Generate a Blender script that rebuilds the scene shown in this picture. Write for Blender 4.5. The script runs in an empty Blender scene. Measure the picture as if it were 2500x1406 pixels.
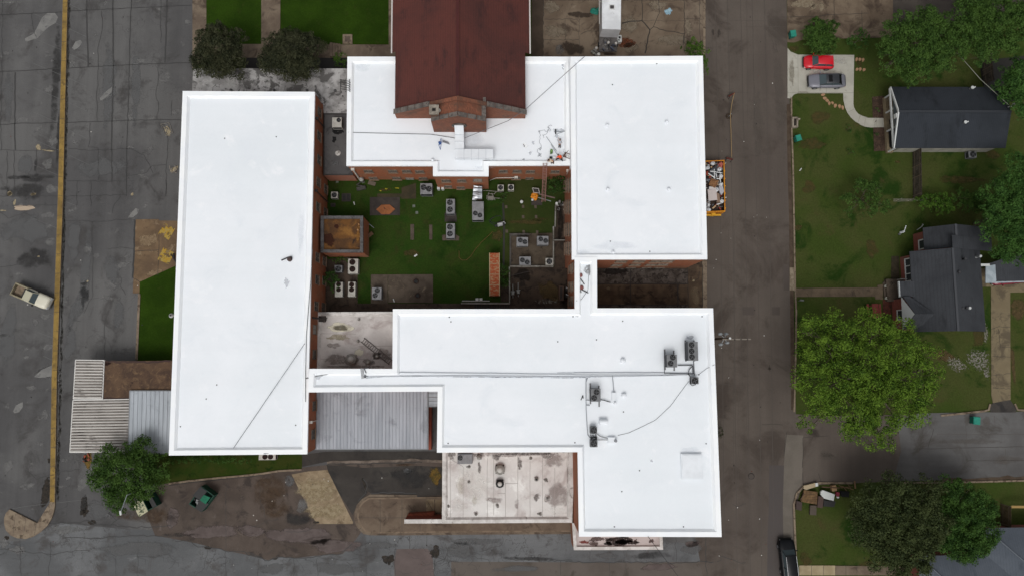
import bpy, bmesh, math, random
import numpy as np
from mathutils import Vector, Matrix, Euler
random.seed(7); RNG = np.random.default_rng(11)
S = bpy.context.scene
COL = S.collection
R = math.radians
# ------------------------------------------------------------------ camera
CAMH = 88.0
FPX = 1670.0                                   # focal length in photo pixels (photo 2500 wide)
CAM_ROT = Euler((0.095, -0.023, -0.007), 'XYZ')
cam_d = bpy.data.cameras.new('camera'); cam = bpy.data.objects.new('camera', cam_d); COL.objects.link(cam)
cam.location = (0, 0, CAMH); cam.rotation_euler = CAM_ROT
cam_d.sensor_width = 36; cam_d.lens = FPX / 2500 * 36; cam_d.clip_start = 1; cam_d.clip_end = 3000
S.camera = cam
# ------------------------------------------------------------------ light
SUN_EL, SUN_AZ = R(60), R(195)                 # azimuth clockwise from north
w = bpy.data.worlds.new('World'); S.world = w; w.use_nodes = True
nt = w.node_tree; bg = nt.nodes['Background']
sky = nt.nodes.new('ShaderNodeTexSky'); sky.sky_type = 'NISHITA'; sky.sun_disc = False
sky.sun_elevation = SUN_EL; sky.sun_rotation = SUN_AZ
sky.air_density = 1.0; sky.dust_density = 4.0; sky.ozone_density = 1.0
hs = nt.nodes.new('ShaderNodeHueSaturation'); hs.inputs['Saturation'].default_value = 0.12   # overcast: cloud takes the blue out
nt.links.new(sky.outputs[0], hs.inputs['Color']); nt.links.new(hs.outputs[0], bg.inputs[0])
bg.inputs[1].default_value = 0.13
sd = bpy.data.lights.new('sun', 'SUN'); sd.energy = 0.9; sd.angle = R(28); sd.color = (1.0, 0.975, 0.94)
sun = bpy.data.objects.new('sun', sd); COL.objects.link(sun)
sdir = Vector((math.sin(SUN_AZ)*math.cos(SUN_EL), math.cos(SUN_AZ)*math.cos(SUN_EL), math.sin(SUN_EL)))
sun.rotation_euler = sdir.to_track_quat('Z', 'Y').to_euler(); sun.location = (0, 0, 60)
S.view_settings.view_transform = 'Standard'; S.view_settings.look = 'None'
S.view_settings.gamma = 1; S.view_settings.use_curve_mapping = False
S.view_settings.exposure = -0.1
# ------------------------------------------------------------------ photo pixel -> world
CM = CAM_ROT.to_matrix()
def ray(px, py):
    return CM @ Vector(((px-1250)/FPX, -(py-703)/FPX, -1.0))
def W(px, py, z=0.0):
    d = ray(px, py); t = (z-CAMH)/d.z
    return Vector((d.x*t, d.y*t, z))
def Wp(px, py, p0, n):                         # hit a vertical wall plane
    d = ray(px, py); o = Vector((0, 0, CAMH)); t = (p0-o).dot(n)/d.dot(n)
    return o + d*t
Z = dict(z1=(0,0,2.929), z2=(440,0,2.929), z3=(840,0,2.929), z4=(1250,0,2.928), z5=(1700,0,3.348), z6=(2080,0,3.348),
         z7=(0,440,2.929), z8=(1900,400,3.057), A=(740,380,3.7), B=(1060,380,3.7), C=(1360,560,3.515), D=(700,740,3.195),
         E=(120,850,2.529), F=(600,1060,4.063), G=(1040,1060,4.064), H=(1400,860,4.136), I=(1380,1160,4.31), J=(1860,760,3.7),
         K=(1860,1060,3.906), L=(0,880,2.673), M=(1240,280,10.04), N=(1700,360,7.81), O=(1920,100,5.86), P=(1430,0,9.377), o=(0,0,1))
def q(k, *pts):                                # crop coordinates -> photo pixels
    ox, oy, s = Z[k]
    return [(ox+a[0]/s, oy+a[1]/s) for a in pts]
def QW(k, x, y, z=0.0):
    ox, oy, s = Z[k]; return W(ox+x/s, oy+y/s, z)
def SC(z=0.0): return FPX/(CAMH-z)             # photo pixels per metre at height z
# ------------------------------------------------------------------ colours and materials
def c(r, g, b, k=1.0):
    def f(v):
        v = v/255.0
        return (v/12.92 if v <= 0.04045 else ((v+0.055)/1.055)**2.4)*k
    return (min(f(r), .95), min(f(g), .95), min(f(b), .95), 1)
class NB:
    def __init__(s, name):
        s.m = bpy.data.materials.new(name); s.m.use_nodes = True; s.t = s.m.node_tree
        s.b = s.t.nodes['Principled BSDF']; s.out = s.t.nodes['Material Output']
        s.co = s.n('ShaderNodeTexCoord').outputs['Object']
    def n(s, t): return s.t.nodes.new(t)
    def l(s, a, b): s.t.links.new(a, b)
    def noise(s, scale, detail=5, rough=.6, stretch=None, dist=0, co=None):
        n = s.n('ShaderNodeTexNoise'); n.inputs['Scale'].default_value = scale; n.inputs['Detail'].default_value = detail
        n.inputs['Roughness'].default_value = rough; n.inputs['Distortion'].default_value = dist
        co = co or s.co
        if stretch:
            mp = s.n('ShaderNodeMapping'); mp.inputs['Scale'].default_value = stretch; s.l(co, mp.inputs[0]); co = mp.outputs[0]
        s.l(co, n.inputs['Vector']); return n.outputs['Fac']
    def ramp(s, v, a, b):
        m = s.n('ShaderNodeMapRange'); m.interpolation_type = 'SMOOTHSTEP'
        m.inputs['From Min'].default_value = a; m.inputs['From Max'].default_value = b; s.l(v, m.inputs['Value']); return m.outputs['Result']
    def math(s, op, a, b=None):
        m = s.n('ShaderNodeMath'); m.operation = op
        for i, v in enumerate((a, b)):
            if v is None: continue
            if isinstance(v, (int, float)): m.inputs[i].default_value = v
            else: s.l(v, m.inputs[i])
        return m.outputs[0]
    def mix(s, f, a, b, mode='MIX'):
        m = s.n('ShaderNodeMix'); m.data_type = 'RGBA'; m.blend_type = mode
        if isinstance(f, (int, float)): m.inputs[0].default_value = f
        else: s.l(f, m.inputs[0])
        for i, v in ((6, a), (7, b)):
            if isinstance(v, tuple): m.inputs[i].default_value = v
            else: s.l(v, m.inputs[i])
        return m.outputs[2]
    def bump(s, h, strength=.3, dist=.02):
        b = s.n('ShaderNodeBump'); b.inputs['Strength'].default_value = strength; b.inputs['Distance'].default_value = dist
        s.l(h, b.inputs['Height']); s.l(b.outputs[0], s.b.inputs['Normal'])
MATS = {}
def surf(name, c1, c2=None, s1=.12, lo=.38, hi=.62, c3=None, s3=.6, t3=(.56, .66), c4=None, s4=1.6, t4=(.62, .7), grain=.12, gs=9,
         streak=None, cr=None, rough=.9, spec=.25, metal=0, bump=0, isl=0, off=0):
    if name in MATS: return MATS[name]
    s = NB(name); co = s.co
    if off:
        mp = s.n('ShaderNodeMapping'); mp.inputs['Location'].default_value = (off*13.7, off*7.1, 0); s.l(co, mp.inputs[0]); s.co = mp.outputs[0]
    col = c1
    if c2 is not None: col = s.mix(s.ramp(s.noise(s1, 7, .62, dist=.3), lo, hi), c1, c2)
    if c3 is not None: col = s.mix(s.ramp(s.noise(s3, 8, .68, dist=.6), *t3), col, c3)
    if c4 is not None: col = s.mix(s.ramp(s.noise(s4, 8, .7, dist=.4), *t4), col, c4)
    if streak:                                   # (strength, (sx,sy))
        f = s.ramp(s.noise(1.0, 4, .6, stretch=(streak[1][0], streak[1][1], 1)), .3, .7)
        v = s.math('MULTIPLY_ADD', f, streak[0]*2); v.node.inputs[2].default_value = 1-streak[0]
        g = s.n('ShaderNodeCombineColor')
        for i in range(3): s.l(v, g.inputs[i])
        col = s.mix(1.0, col, g.outputs[0], 'MULTIPLY')
    if cr:                                       # (scale, width, strength, colour)
        vo = s.n('ShaderNodeTexVoronoi'); vo.feature = 'DISTANCE_TO_EDGE'; vo.inputs['Scale'].default_value = cr[0]
        nn = s.n('ShaderNodeTexNoise'); nn.inputs['Scale'].default_value = cr[0]*2.5; nn.inputs['Detail'].default_value = 6; s.l(s.co, nn.inputs['Vector'])
        ad = s.n('ShaderNodeVectorMath'); ad.operation = 'MULTIPLY_ADD'
        s.l(nn.outputs['Color'], ad.inputs[0]); ad.inputs[1].default_value = (.9/cr[0],)*3; s.l(s.co, ad.inputs[2]); s.l(ad.outputs[0], vo.inputs['Vector'])
        e = s.ramp(vo.outputs['Distance'], cr[1]*cr[0], 0)
        msk = s.ramp(s.noise(.09, 3, .5), .42, .6)
        col = s.mix(s.math('MULTIPLY', s.math('MULTIPLY', e, msk), cr[2]), col, cr[3])
    if grain:
        f = s.noise(gs, 4, .75)
        v = s.math('MULTIPLY_ADD', f, grain*4); v.node.inputs[2].default_value = 1-grain*2
        g = s.n('ShaderNodeCombineColor')
        for i in range(3): s.l(v, g.inputs[i])
        col = s.mix(1.0, col, g.outputs[0], 'MULTIPLY')
    if isl:
        ge = s.n('ShaderNodeNewGeometry'); h = s.n('ShaderNodeHueSaturation')
        v = s.math('MULTIPLY_ADD', ge.outputs['Random Per Island'], isl*2); v.node.inputs[2].default_value = 1-isl
        s.l(v, h.inputs['Value'])
        if isinstance(col, tuple): h.inputs['Color'].default_value = col
        else: s.l(col, h.inputs['Color'])
        col = h.outputs[0]
    if isinstance(col, tuple): s.b.inputs['Base Color'].default_value = col
    else: s.l(col, s.b.inputs['Base Color'])
    s.b.inputs['Roughness'].default_value = rough; s.b.inputs['Specular IOR Level'].default_value = spec; s.b.inputs['Metallic'].default_value = metal
    if bump: s.bump(s.noise(gs*1.5, 4, .7), bump, .03)
    MATS[name] = s.m; return s.m
def blot_mat(name, col, col2=None, sc=1.2, soft=(.35, .75), strength=.85):
    """a worn patch whose ragged edge fades: vertex attribute 'a' runs 1 inside to 0 at the rim"""
    if name in MATS: return MATS[name]
    s = NB(name)
    at = s.n('ShaderNodeAttribute'); at.attribute_name = 'a'
    nz = s.noise(sc, 6, .62, dist=.4)
    v = s.math('ADD', at.outputs['Fac'], s.math('MULTIPLY_ADD', nz, 2.2)); v.node.inputs[0]
    v.node.inputs[1].links[0].from_node.inputs[2].default_value = -1.1-.05
    al = s.math('MULTIPLY', s.ramp(v, *soft), strength)
    cc = col if col2 is None else s.mix(s.ramp(s.noise(sc*1.7, 6, .7), .4, .6), col, col2)
    if isinstance(cc, tuple): s.b.inputs['Base Color'].default_value = cc
    else: s.l(cc, s.b.inputs['Base Color'])
    s.b.inputs['Roughness'].default_value = .9; s.b.inputs['Specular IOR Level'].default_value = .2
    tr = s.n('ShaderNodeBsdfTransparent'); mx = s.n('ShaderNodeMixShader')
    s.l(al, mx.inputs[0]); s.l(tr.outputs[0], mx.inputs[1]); s.l(s.b.outputs[0], mx.inputs[2]); s.l(mx.outputs[0], s.out.inputs['Surface'])
    MATS[name] = s.m; return s.m
def flat(name, col, rough=.6, spec=.4, metal=0, grain=0.0, gs=6, isl=0):
    return surf(name, col, grain=grain, gs=gs, rough=rough, spec=spec, metal=metal, isl=isl)
# ------------------------------------------------------------------ mesh builder
class MB:
    def __init__(s): s.v = []; s.f = []; s.mi = []; s.sm = []; s.a = {}
    def add(s, vs, fs, m=0, smooth=False):
        o = len(s.v); s.v += [tuple(p) for p in vs]
        for f in fs: s.f.append([i+o for i in f]); s.mi.append(m); s.sm.append(smooth)
        return o
    def poly(s, pts, z=None, m=0):
        pts = [Vector(p) for p in pts]
        if z is not None: pts = [Vector((p.x, p.y, z)) for p in pts]
        if area(pts) < 0: pts = pts[::-1]
        s.add(pts, [list(range(len(pts)))], m)
    def prism(s, pts, z0, z1, m=0, mtop=None, bottom=True):
        pts = [Vector((p[0], p[1], 0)) for p in pts]
        if area(pts) < 0: pts = pts[::-1]
        n = len(pts); vs = [(p.x, p.y, z0) for p in pts]+[(p.x, p.y, z1) for p in pts]
        o = s.add(vs, [[i, (i+1) % n, (i+1) % n+n, i+n] for i in range(n)], m)
        s.add([vs[i+n] for i in range(n)], [list(range(n))], m if mtop is None else mtop)
        if bottom: s.add([vs[i] for i in range(n)], [list(range(n))[::-1]], m)
    def hexa(s, b, t, m=0):                     # bottom quad, top quad (ccw)
        s.add(list(b)+list(t), [[3,2,1,0],[4,5,6,7],[0,1,5,4],[1,2,6,5],[2,3,7,6],[3,0,4,7]], m)
    def box(s, cx, cy, z0, sx, sy, sz, rot=0, m=0, bev=0):
        ca, sa = math.cos(rot), math.sin(rot)
        def T(x, y, z): return (cx+x*ca-y*sa, cy+x*sa+y*ca, z)
        hx, hy = sx/2, sy/2
        if bev <= 0:
            s.hexa([T(-hx,-hy,z0),T(hx,-hy,z0),T(hx,hy,z0),T(-hx,hy,z0)], [T(-hx,-hy,z0+sz),T(hx,-hy,z0+sz),T(hx,hy,z0+sz),T(-hx,hy,z0+sz)], m)
            return
        b = bev
        def ring(i, z):
            x, y = hx-i, hy-i
            k = b
            return [T(-x+k,-y,z),T(x-k,-y,z),T(x,-y+k,z),T(x,y-k,z),T(x-k,y,z),T(-x+k,y,z),T(-x,y-k,z),T(-x,-y+k,z)]
        rs = [ring(0, z0), ring(0, z0+sz-b), ring(b, z0+sz)]
        o = s.add(sum(rs, []), [[r*8+i, r*8+(i+1) % 8, (r+1)*8+(i+1) % 8, (r+1)*8+i] for r in range(2) for i in range(8)]+[[16+i for i in range(8)], [7-i for i in range(8)]], m)
    def cyl(s, p0, p1, r0, r1=None, n=12, m=0, cap=True, smooth=True):
        r1 = r0 if r1 is None else r1
        p0, p1 = Vector(p0), Vector(p1); d = (p1-p0)
        if d.length < 1e-6: return
        d.normalize(); a = d.orthogonal().normalized(); b = d.cross(a)
        vs = []
        for p, r in ((p0, r0), (p1, r1)):
            for i in range(n):
                t = 2*math.pi*i/n; vs.append(p+a*(r*math.cos(t))+b*(r*math.sin(t)))
        s.add(vs, [[i, (i+1) % n, (i+1) % n+n, i+n] for i in range(n)], m, smooth)
        if cap:
            s.add(vs[:n], [list(range(n))[::-1]], m); s.add(vs[n:], [list(range(n))], m)
    def tube(s, pts, r, n=6, m=0):
        for a, b in zip(pts[:-1], pts[1:]): s.cyl(a, b, r if not callable(r) else r(a), r if not callable(r) else r(b), n, m)
    def lathe(s, cx, cy, prof, n=20, m=0, capt=True):   # prof [(r,z)]
        vs = [(cx+r*math.cos(2*math.pi*i/n), cy+r*math.sin(2*math.pi*i/n), z) for r, z in prof for i in range(n)]
        k = len(prof)
        s.add(vs, [[j*n+i, j*n+(i+1) % n, (j+1)*n+(i+1) % n, (j+1)*n+i] for j in range(k-1) for i in range(n)], m, True)
        if capt: s.add(vs[-n:], [list(range(n))], m)
    def disc(s, cx, cy, z, r, n=20, m=0):
        s.add([(cx+r*math.cos(2*math.pi*i/n), cy+r*math.sin(2*math.pi*i/n), z) for i in range(n)], [list(range(n))], m)
    def ribbon(s, pts, w, z, m=0, w1=None):
        pts = [Vector((p[0], p[1], 0)) for p in pts]; n = len(pts); L = []; Rr = []
        for i in range(n):
            d = (pts[min(i+1, n-1)]-pts[max(i-1, 0)]); d.normalize(); k = Vector((-d.y, d.x, 0))
            ww = w if w1 is None else w+(w1-w)*i/(n-1)
            L.append(pts[i]+k*ww/2); Rr.append(pts[i]-k*ww/2)
        s.add([(p.x, p.y, z) for p in Rr]+[(p.x, p.y, z) for p in L], [[i, i+1, n+i+1, n+i] for i in range(n-1)], m)
    def build(s, name, mats, parent=None, smooth=False):
        me = bpy.data.meshes.new(name)
        off = parent.location if parent is not None else None
        if parent is not None:
            p = parent; off = Vector((0, 0, 0))
            while p is not None: off = off+p.location; p = p.parent
            vs = [(v[0]-off.x, v[1]-off.y, v[2]-off.z) for v in s.v]
        else: vs = s.v
        me.from_pydata(vs, [], s.f)
        if not isinstance(mats, (list, tuple)): mats = [mats]
        for m in mats: me.materials.append(m)
        me.polygons.foreach_set('material_index', s.mi); me.polygons.foreach_set('use_smooth', [x or smooth for x in s.sm])
        if s.a:
            at = me.attributes.new('a', 'FLOAT', 'POINT'); arr = np.zeros(len(s.v), dtype=np.float32)
            for k, v in s.a.items(): arr[k] = v
            at.data.foreach_set('value', arr)
        me.update()
        o = bpy.data.objects.new(name, me); COL.objects.link(o)
        if parent is not None:
            o.parent = parent
            if name in ('crack','stain','roof_stain_shade','joint','debris','roof_seam'): o['kind'] = 'stuff'
        return o
def area(pts): return sum(pts[i][0]*pts[(i+1) % len(pts)][1]-pts[(i+1) % len(pts)][0]*pts[i][1] for i in range(len(pts)))/2
def offset(pts, d):
    """inset a simple polygon by d (d>0 shrinks)"""
    pts = [Vector((p[0], p[1], 0)) for p in pts]
    if area(pts) < 0: pts = pts[::-1]
    n = len(pts); out = []
    for i in range(n):
        a = (pts[i]-pts[i-1]).normalized(); b = (pts[(i+1) % n]-pts[i]).normalized()
        na = Vector((-a.y, a.x, 0)); nb = Vector((-b.y, b.x, 0)); k = 1+na.dot(nb)
        out.append(pts[i]+(na+nb)*(d/max(k, .2)))
    return pts, out
def thing(name, label, cat, loc, group=None):
    o = bpy.data.objects.new(name, None); COL.objects.link(o); o.location = loc; o.empty_display_size = .3
    o['label'] = label; o['category'] = cat
    if group: o['group'] = group
    return o
def tag(o, label, cat, group=None):
    o['label'] = label; o['category'] = cat
    if group: o['group'] = group
    return o
def struct(o): o['kind'] = 'structure'; return o
def center(o):                                 # put a one-mesh thing's origin at its base centre
    me = o.data; n = len(me.vertices); a = np.empty(n*3, dtype=np.float32); me.vertices.foreach_get('co', a); a = a.reshape(-1, 3)
    cc = np.array([(a[:,0].min()+a[:,0].max())/2, (a[:,1].min()+a[:,1].max())/2, a[:,2].min()])
    a = a-cc; me.vertices.foreach_set('co', a.astype(np.float32).ravel()); o.location = Vector(cc)+o.location; me.update(); return o
def one(mb, name, mats, label, cat, group=None):
    return center(tag(mb.build(name, mats), label, cat, group))
def jag(pts, step=.6, amp=.08):
    """subdivide a world polyline and shake it: a crack"""
    out = [Vector((pts[0][0], pts[0][1], 0))]
    for a, b in zip(pts[:-1], pts[1:]):
        a = Vector((a[0], a[1], 0)); b = Vector((b[0], b[1], 0)); n = max(1, int((b-a).length/step))
        d = (b-a).normalized(); k = Vector((-d.y, d.x, 0))
        for i in range(1, n+1):
            p = a.lerp(b, i/n)
            if i < n: p = p+k*random.uniform(-amp, amp)
            out.append(p)
    return out
def blob(mb, cx, cy, rx, ry, z, rot=0, m=0, n=26, rag=.22):
    rings = [0, .35, .65, .85, 1.0, 1.2]; al = [1, 1, .85, .55, .25, 0]; ca, sa = math.cos(rot), math.sin(rot)
    ph = [random.uniform(0, 6.28) for _ in range(4)]
    def rr(t): return 1+rag*(math.sin(2*t+ph[0])*.5+math.sin(3*t+ph[1])*.4+math.sin(5*t+ph[2])*.3)
    vs = [(cx, cy, z)]
    for k in rings[1:]:
        for i in range(n):
            t = 2*math.pi*i/n; x = rx*k*rr(t)*math.cos(t); y = ry*k*rr(t)*math.sin(t); vs.append((cx+x*ca-y*sa, cy+x*sa+y*ca, z))
    fs = [[0, 1+i, 1+(i+1) % n] for i in range(n)]
    for j in range(len(rings)-2):
        for i in range(n): a = 1+j*n; b = a+n; fs.append([a+i, b+i, b+(i+1) % n, a+(i+1) % n])
    o = mb.add(vs, fs, m); mb.a[o] = 1
    for j in range(len(rings)-1):
        for i in range(n): mb.a[o+1+j*n+i] = al[j+1]
def bl(mb, k, x, y, rx, ry, z, rot=0, m=0, zz=0):     # blob given in crop pixels
    p = QW(k, x, y, zz); s = SC(zz)*Z[k][2]; blob(mb, p.x, p.y, rx/s, ry/s, z, -R(rot), m)
def pw(k, *pts, z=0.0): return [W(a, b, z) for a, b in q(k, *pts)]
# ------------------------------------------------------------------ ground materials
DK = c(34,32,30)
m_lot = surf('lot_asphalt', c(79,78,78), c(94,93,92), .05, .4, .6, c3=c(67,65,64), s3=.3, t3=(.5,.7), c4=c(108,107,105), s4=.6, t4=(.60,.74), streak=(.12,(.45,.015)), grain=.14, gs=7, cr=(.22,.05,.5,c(44,43,42)))
m_serv = surf('service_asphalt', c(86,87,88), c(104,105,106), .09, .4, .6, c3=c(76,74,73), s3=.35, t3=(.5,.66), c4=c(118,118,118), s4=.6, t4=(.60,.74), streak=(.10,(.03,.5)), grain=.13, gs=7, cr=(.5,.035,.8,c(46,44,43)), off=2)
m_road = surf('road_asphalt', c(82,74,68), c(91,83,76), .08, .35, .65, c3=c(71,63,57), s3=.13, t3=(.5,.66), streak=(.07,(.6,.02)), grain=.08, gs=5, off=1)
m_side = surf('side_street_asphalt', c(80,78,77), c(96,95,94), .1, .35, .65, c3=c(70,66,62), s3=.2, t3=(.5,.66), c4=c(108,108,107), s4=.5, t4=(.66,.76), streak=(.08,(.05,.6)), grain=.09, off=3)
m_brn = surf('brown_asphalt', c(72,63,57), c(86,76,69), .25, .35, .62, c3=c(60,53,49), s3=.5, t3=(.5,.66), c4=c(98,88,82), s4=.9, t4=(.58,.72), grain=.14, gs=7, off=4, cr=(.35,.03,.5,c(48,44,42)))
m_drk = surf('dark_asphalt', c(56,52,49), c(66,62,58), .3, .35, .65, c3=c(46,44,43), s3=.4, t3=(.5,.66), grain=.1, off=5)
m_tan = surf('tan_concrete', c(128,112,90), c(146,130,106), .5, .4, .6, c3=c(104,89,70), s3=.8, t3=(.5,.66), c4=c(156,142,118), s4=.9, t4=(.56,.72), grain=.12, off=6)
m_bcon = surf('brown_concrete', c(98,85,73), c(118,105,90), .35, .38, .62, c3=c(78,66,56), s3=.5, t3=(.5,.64), c4=c(128,114,98), s4=1.2, t4=(.62,.74), grain=.1, off=7)
m_dcon = surf('damp_concrete', c(64,54,46), c(78,66,56), .5, .38, .62, c3=c(50,42,36), s3=.7, t3=(.5,.64), c4=c(94,82,70), s4=1.4, t4=(.64,.76), grain=.12, off=8)
m_lcon = surf('pale_concrete', c(160,157,146), c(174,171,160), .4, .38, .62, c3=c(140,136,125), s3=.8, t3=(.54,.68), grain=.06, off=9)
m_kerb = surf('kerb_concrete', c(112,98,84), c(132,118,100), 1.2, .38, .62, c3=c(84,72,60), s3=1.5, t3=(.52,.62), grain=.12, off=10)
m_yel = surf('yellow_kerb_paint', c(146,120,64), c(122,100,56), .7, .38, .62, c3=c(104,84,50), s3=1.3, t3=(.54,.64), c4=c(170,142,80), s4=2.2, t4=(.6,.7), grain=.14, off=11)
m_grassL = surf('grass_green', c(43,64,15), c(35,54,12), .3, .35, .65, c3=c(46,58,20), s3=1.0, t3=(.56,.7), grain=.28, gs=5, rough=1, spec=.05, off=12)
m_grassR = surf('grass_olive', c(55,68,28), c(66,70,37), .14, .35, .65, c3=c(34,54,18), s3=.22, t3=(.5,.66), c4=c(72,62,40), s4=.28, t4=(.58,.76), grain=.28, gs=5, rough=1, spec=.05, off=13)
m_grassC = surf('grass_court', c(44,56,24), c(54,60,30), .3, .35, .65, c3=c(56,66,30), s3=.5, t3=(.54,.68), c4=c(62,52,32), s4=.35, t4=(.64,.76), grain=.24, gs=10, rough=1, spec=.05, off=14)
m_crack = flat('crack_dark', c(50,49,48), grain=.1)
m_crackb = flat('crack_brown', c(48,42,36), grain=.1)
m_joint = flat('joint_soft', c(58,57,56), grain=.2)
m_jointb = flat('joint_brown', c(66,58,50), grain=.2)
m_line = flat('faded_white_line', c(98,98,97), grain=.3, gs=5)
m_dirt = surf('brown_dirt', c(96,78,58), c(76,60,44), .8, .4, .6, grain=.2, off=15)
b_light = blot_mat('blot_light', c(124,123,121), c(106,105,104), 1.2, (.3,.95), .62)
b_mid = blot_mat('blot_mid', c(98,98,98), None, .6, (.3,.9), .7)
b_dark = blot_mat('blot_dark', c(50,49,49), c(60,59,58), .8, (.3,1.1), .6)
b_tan = blot_mat('blot_tan', c(170,158,132), c(140,126,100), 2.5)
b_brown = blot_mat('blot_brown', c(86,66,46), c(70,54,38), 1.2, (.2,1.2), .5)
b_hole = blot_mat('blot_hole', c(40,37,34), c(56,50,44), 1.5, (.4,.6), 1)
b_mauve = blot_mat('blot_mauve', c(100,90,87), c(90,80,77), .5, (.35,.7), .9)
b_gravel = blot_mat('blot_gravel', c(132,130,122), c(96,92,78), 4, (.8,1.05), .9)
b_rust = blot_mat('blot_rust', c(112,62,38), c(80,48,34), 2.0)
b_white = blot_mat('blot_white', c(186,184,178), None, 1.5, (.45,.62), .9)
# ------------------------------------------------------------------ ground
g = MB(); s_ = 900
g.poly([(-s_,-s_,0),(s_,-s_,0),(s_,s_,0),(-s_,s_,0)], -0.03)
ground = struct(g.build('ground', m_grassR))
# parking lot
g = MB()
g.poly([W(*p) for p in [(-1500,-900),(468,-900),(470,168),(470,300),(760,300),(760,760),(1240,760),(1400,900),(1718,900),(1720,1410),(1720,2300),(-1500,2300)]], 0)
lot = struct(g.build('parking_lot', m_lot))
LOTM = [m_crack, m_joint, m_line]
g = MB()
def crack(k, pts, w=.05, m=0, amp=.1, step=.5, z=.018, mb=None):
    (mb or g).ribbon(jag(pw(k, *pts), step, amp), w*.78, z, m)
# long joints of the lot (crop z1)
for pts in ([(0,108),(230,98),(450,88)], [(490,82),(935,60),(1370,40)], [(490,490),(930,465),(1380,450)], [(480,880),(920,862),(1300,858)],
            [(940,0),(932,200),(925,465),(915,862),(908,1060),(905,1406)], [(0,515),(120,510),(445,490)], [(0,895),(120,885),(440,880)]):
    crack('z1', pts, .11, 0, .04)
for pts in ([(725,80),(733,190),(700,340),(707,480),(695,640),(688,700),(697,865)], [(645,880),(645,1000),(630,1055),(700,1060),(705,1290)],
            [(1150,0),(1148,200),(1152,310)], [(1130,470),(1130,600),(1115,680),(1135,760),(1122,858)], [(1195,950),(1200,1100),(1190,1200),(1185,1406)],
            [(915,1062),(1030,1110),(1070,1180),(1095,1240)], [(905,1262),(1050,1235),(1090,1185),(1185,1180)], [(490,1065),(630,1078),(915,1062)],
            [(480,1296),(905,1298)], [(0,1075),(200,1080),(440,1072)], [(50,1080),(55,1406)], [(100,1075),(100,1406)], [(262,1060),(258,1406)], [(228,95),(235,190),(262,270)],
            [(18,0),(15,500),(5,900),(10,1075)], [(1230,720),(1228,830)]):
    crack('z1', pts, .07, 0, .09)
for pts in ([(808,0),(812,480),(800,880),(800,1300)], [(110,520),(105,890),(110,1075)], [(620,0),(630,480)], [(1195,0),(1180,450)]): crack('z1', pts, .22, 1, .05)
for y0 in (30, 205, 385, 560, 735, 930, 1110):
    crack('z1', [(500,y0+5),(620,y0+62)], .06, 2, .01); crack('z1', [(240,y0+70),(440,y0+155)], .05, 2, .01)
for pts in ([(0,115),(420,115),(905,108)], [(470,290),(700,296),(860,283),(965,285)], [(90,185),(420,182)], [(0,230),(60,275),(170,235),(260,275)], [(650,5),(650,190)], [(555,10),(548,190)],
            [(805,235),(820,170),(865,115)], [(770,495),(860,480),(950,490)], [(750,1020),(748,1270)], [(1185,0),(1190,100)], [(660,300),(665,820),(600,950)],
            [(545,890),(520,930),(535,990),(490,1040),(505,1075)], [(520,990),(575,1010)], [(0,620),(150,605),(280,615)], [(830,660),(870,700),(860,760),(900,820)], [(560,850),(610,842)]):
    crack('z7', pts, .07, 0, .1)
for pts in ([(240,275),(410,345)], [(270,920),(385,968)], [(270,1085),(380,1125)], [(310,1255),(380,1285)], [(470,155),(560,190)]): crack('z7', pts, .06, 2, .01)
for pts in ([(175,715),(240,775),(320,745),(330,740)], [(400,720),(520,710)], [(380,1062),(510,1058),(600,1070),(695,1074)], [(590,1165),(695,1152)], [(570,940),(640,940)], [(130,1170),(140,1400)], [(330,1180),(320,1400)], [(0,1230),(300,1260),(600,1230)], [(20,1190),(110,1200),(150,1250)]):
    crack('L', pts, .07, 0, .14)
crack('L', [(70,965),(200,945),(330,930),(560,905)], .05, 2, .01)
cr1 = g.build('crack', LOTM, lot)
g = MB(); g.poly(pw('z1',(178,278),(240,245),(265,200),(300,130),(340,95),(390,92),(415,125),(400,165),(350,195),(310,230),(270,275),(185,302)),.013); g.poly(pw('z1',(715,705),(760,655),(800,625),(808,635),(795,665),(745,710),(718,722)),.013); g.poly(pw('z1',(515,345),(540,300),(575,288),(588,305),(565,340),(530,360)),.0131); g.poly(pw('L',(222,105),(270,60),(340,30),(345,100),(260,112)),.013); g.poly(pw('z7',(915,270),(935,240),(970,202),(995,210),(985,240),(950,268)),.013); g.poly(pw('L',(85,330),(105,290),(150,268),(150,300),(125,335),(95,342)),.013)
g.build('worn_patch', surf('lot_patch', c(122,121,118), c(110,109,107), 1.0, c3=c(96,95,94), s3=1.6, grain=.12), lot)
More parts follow.
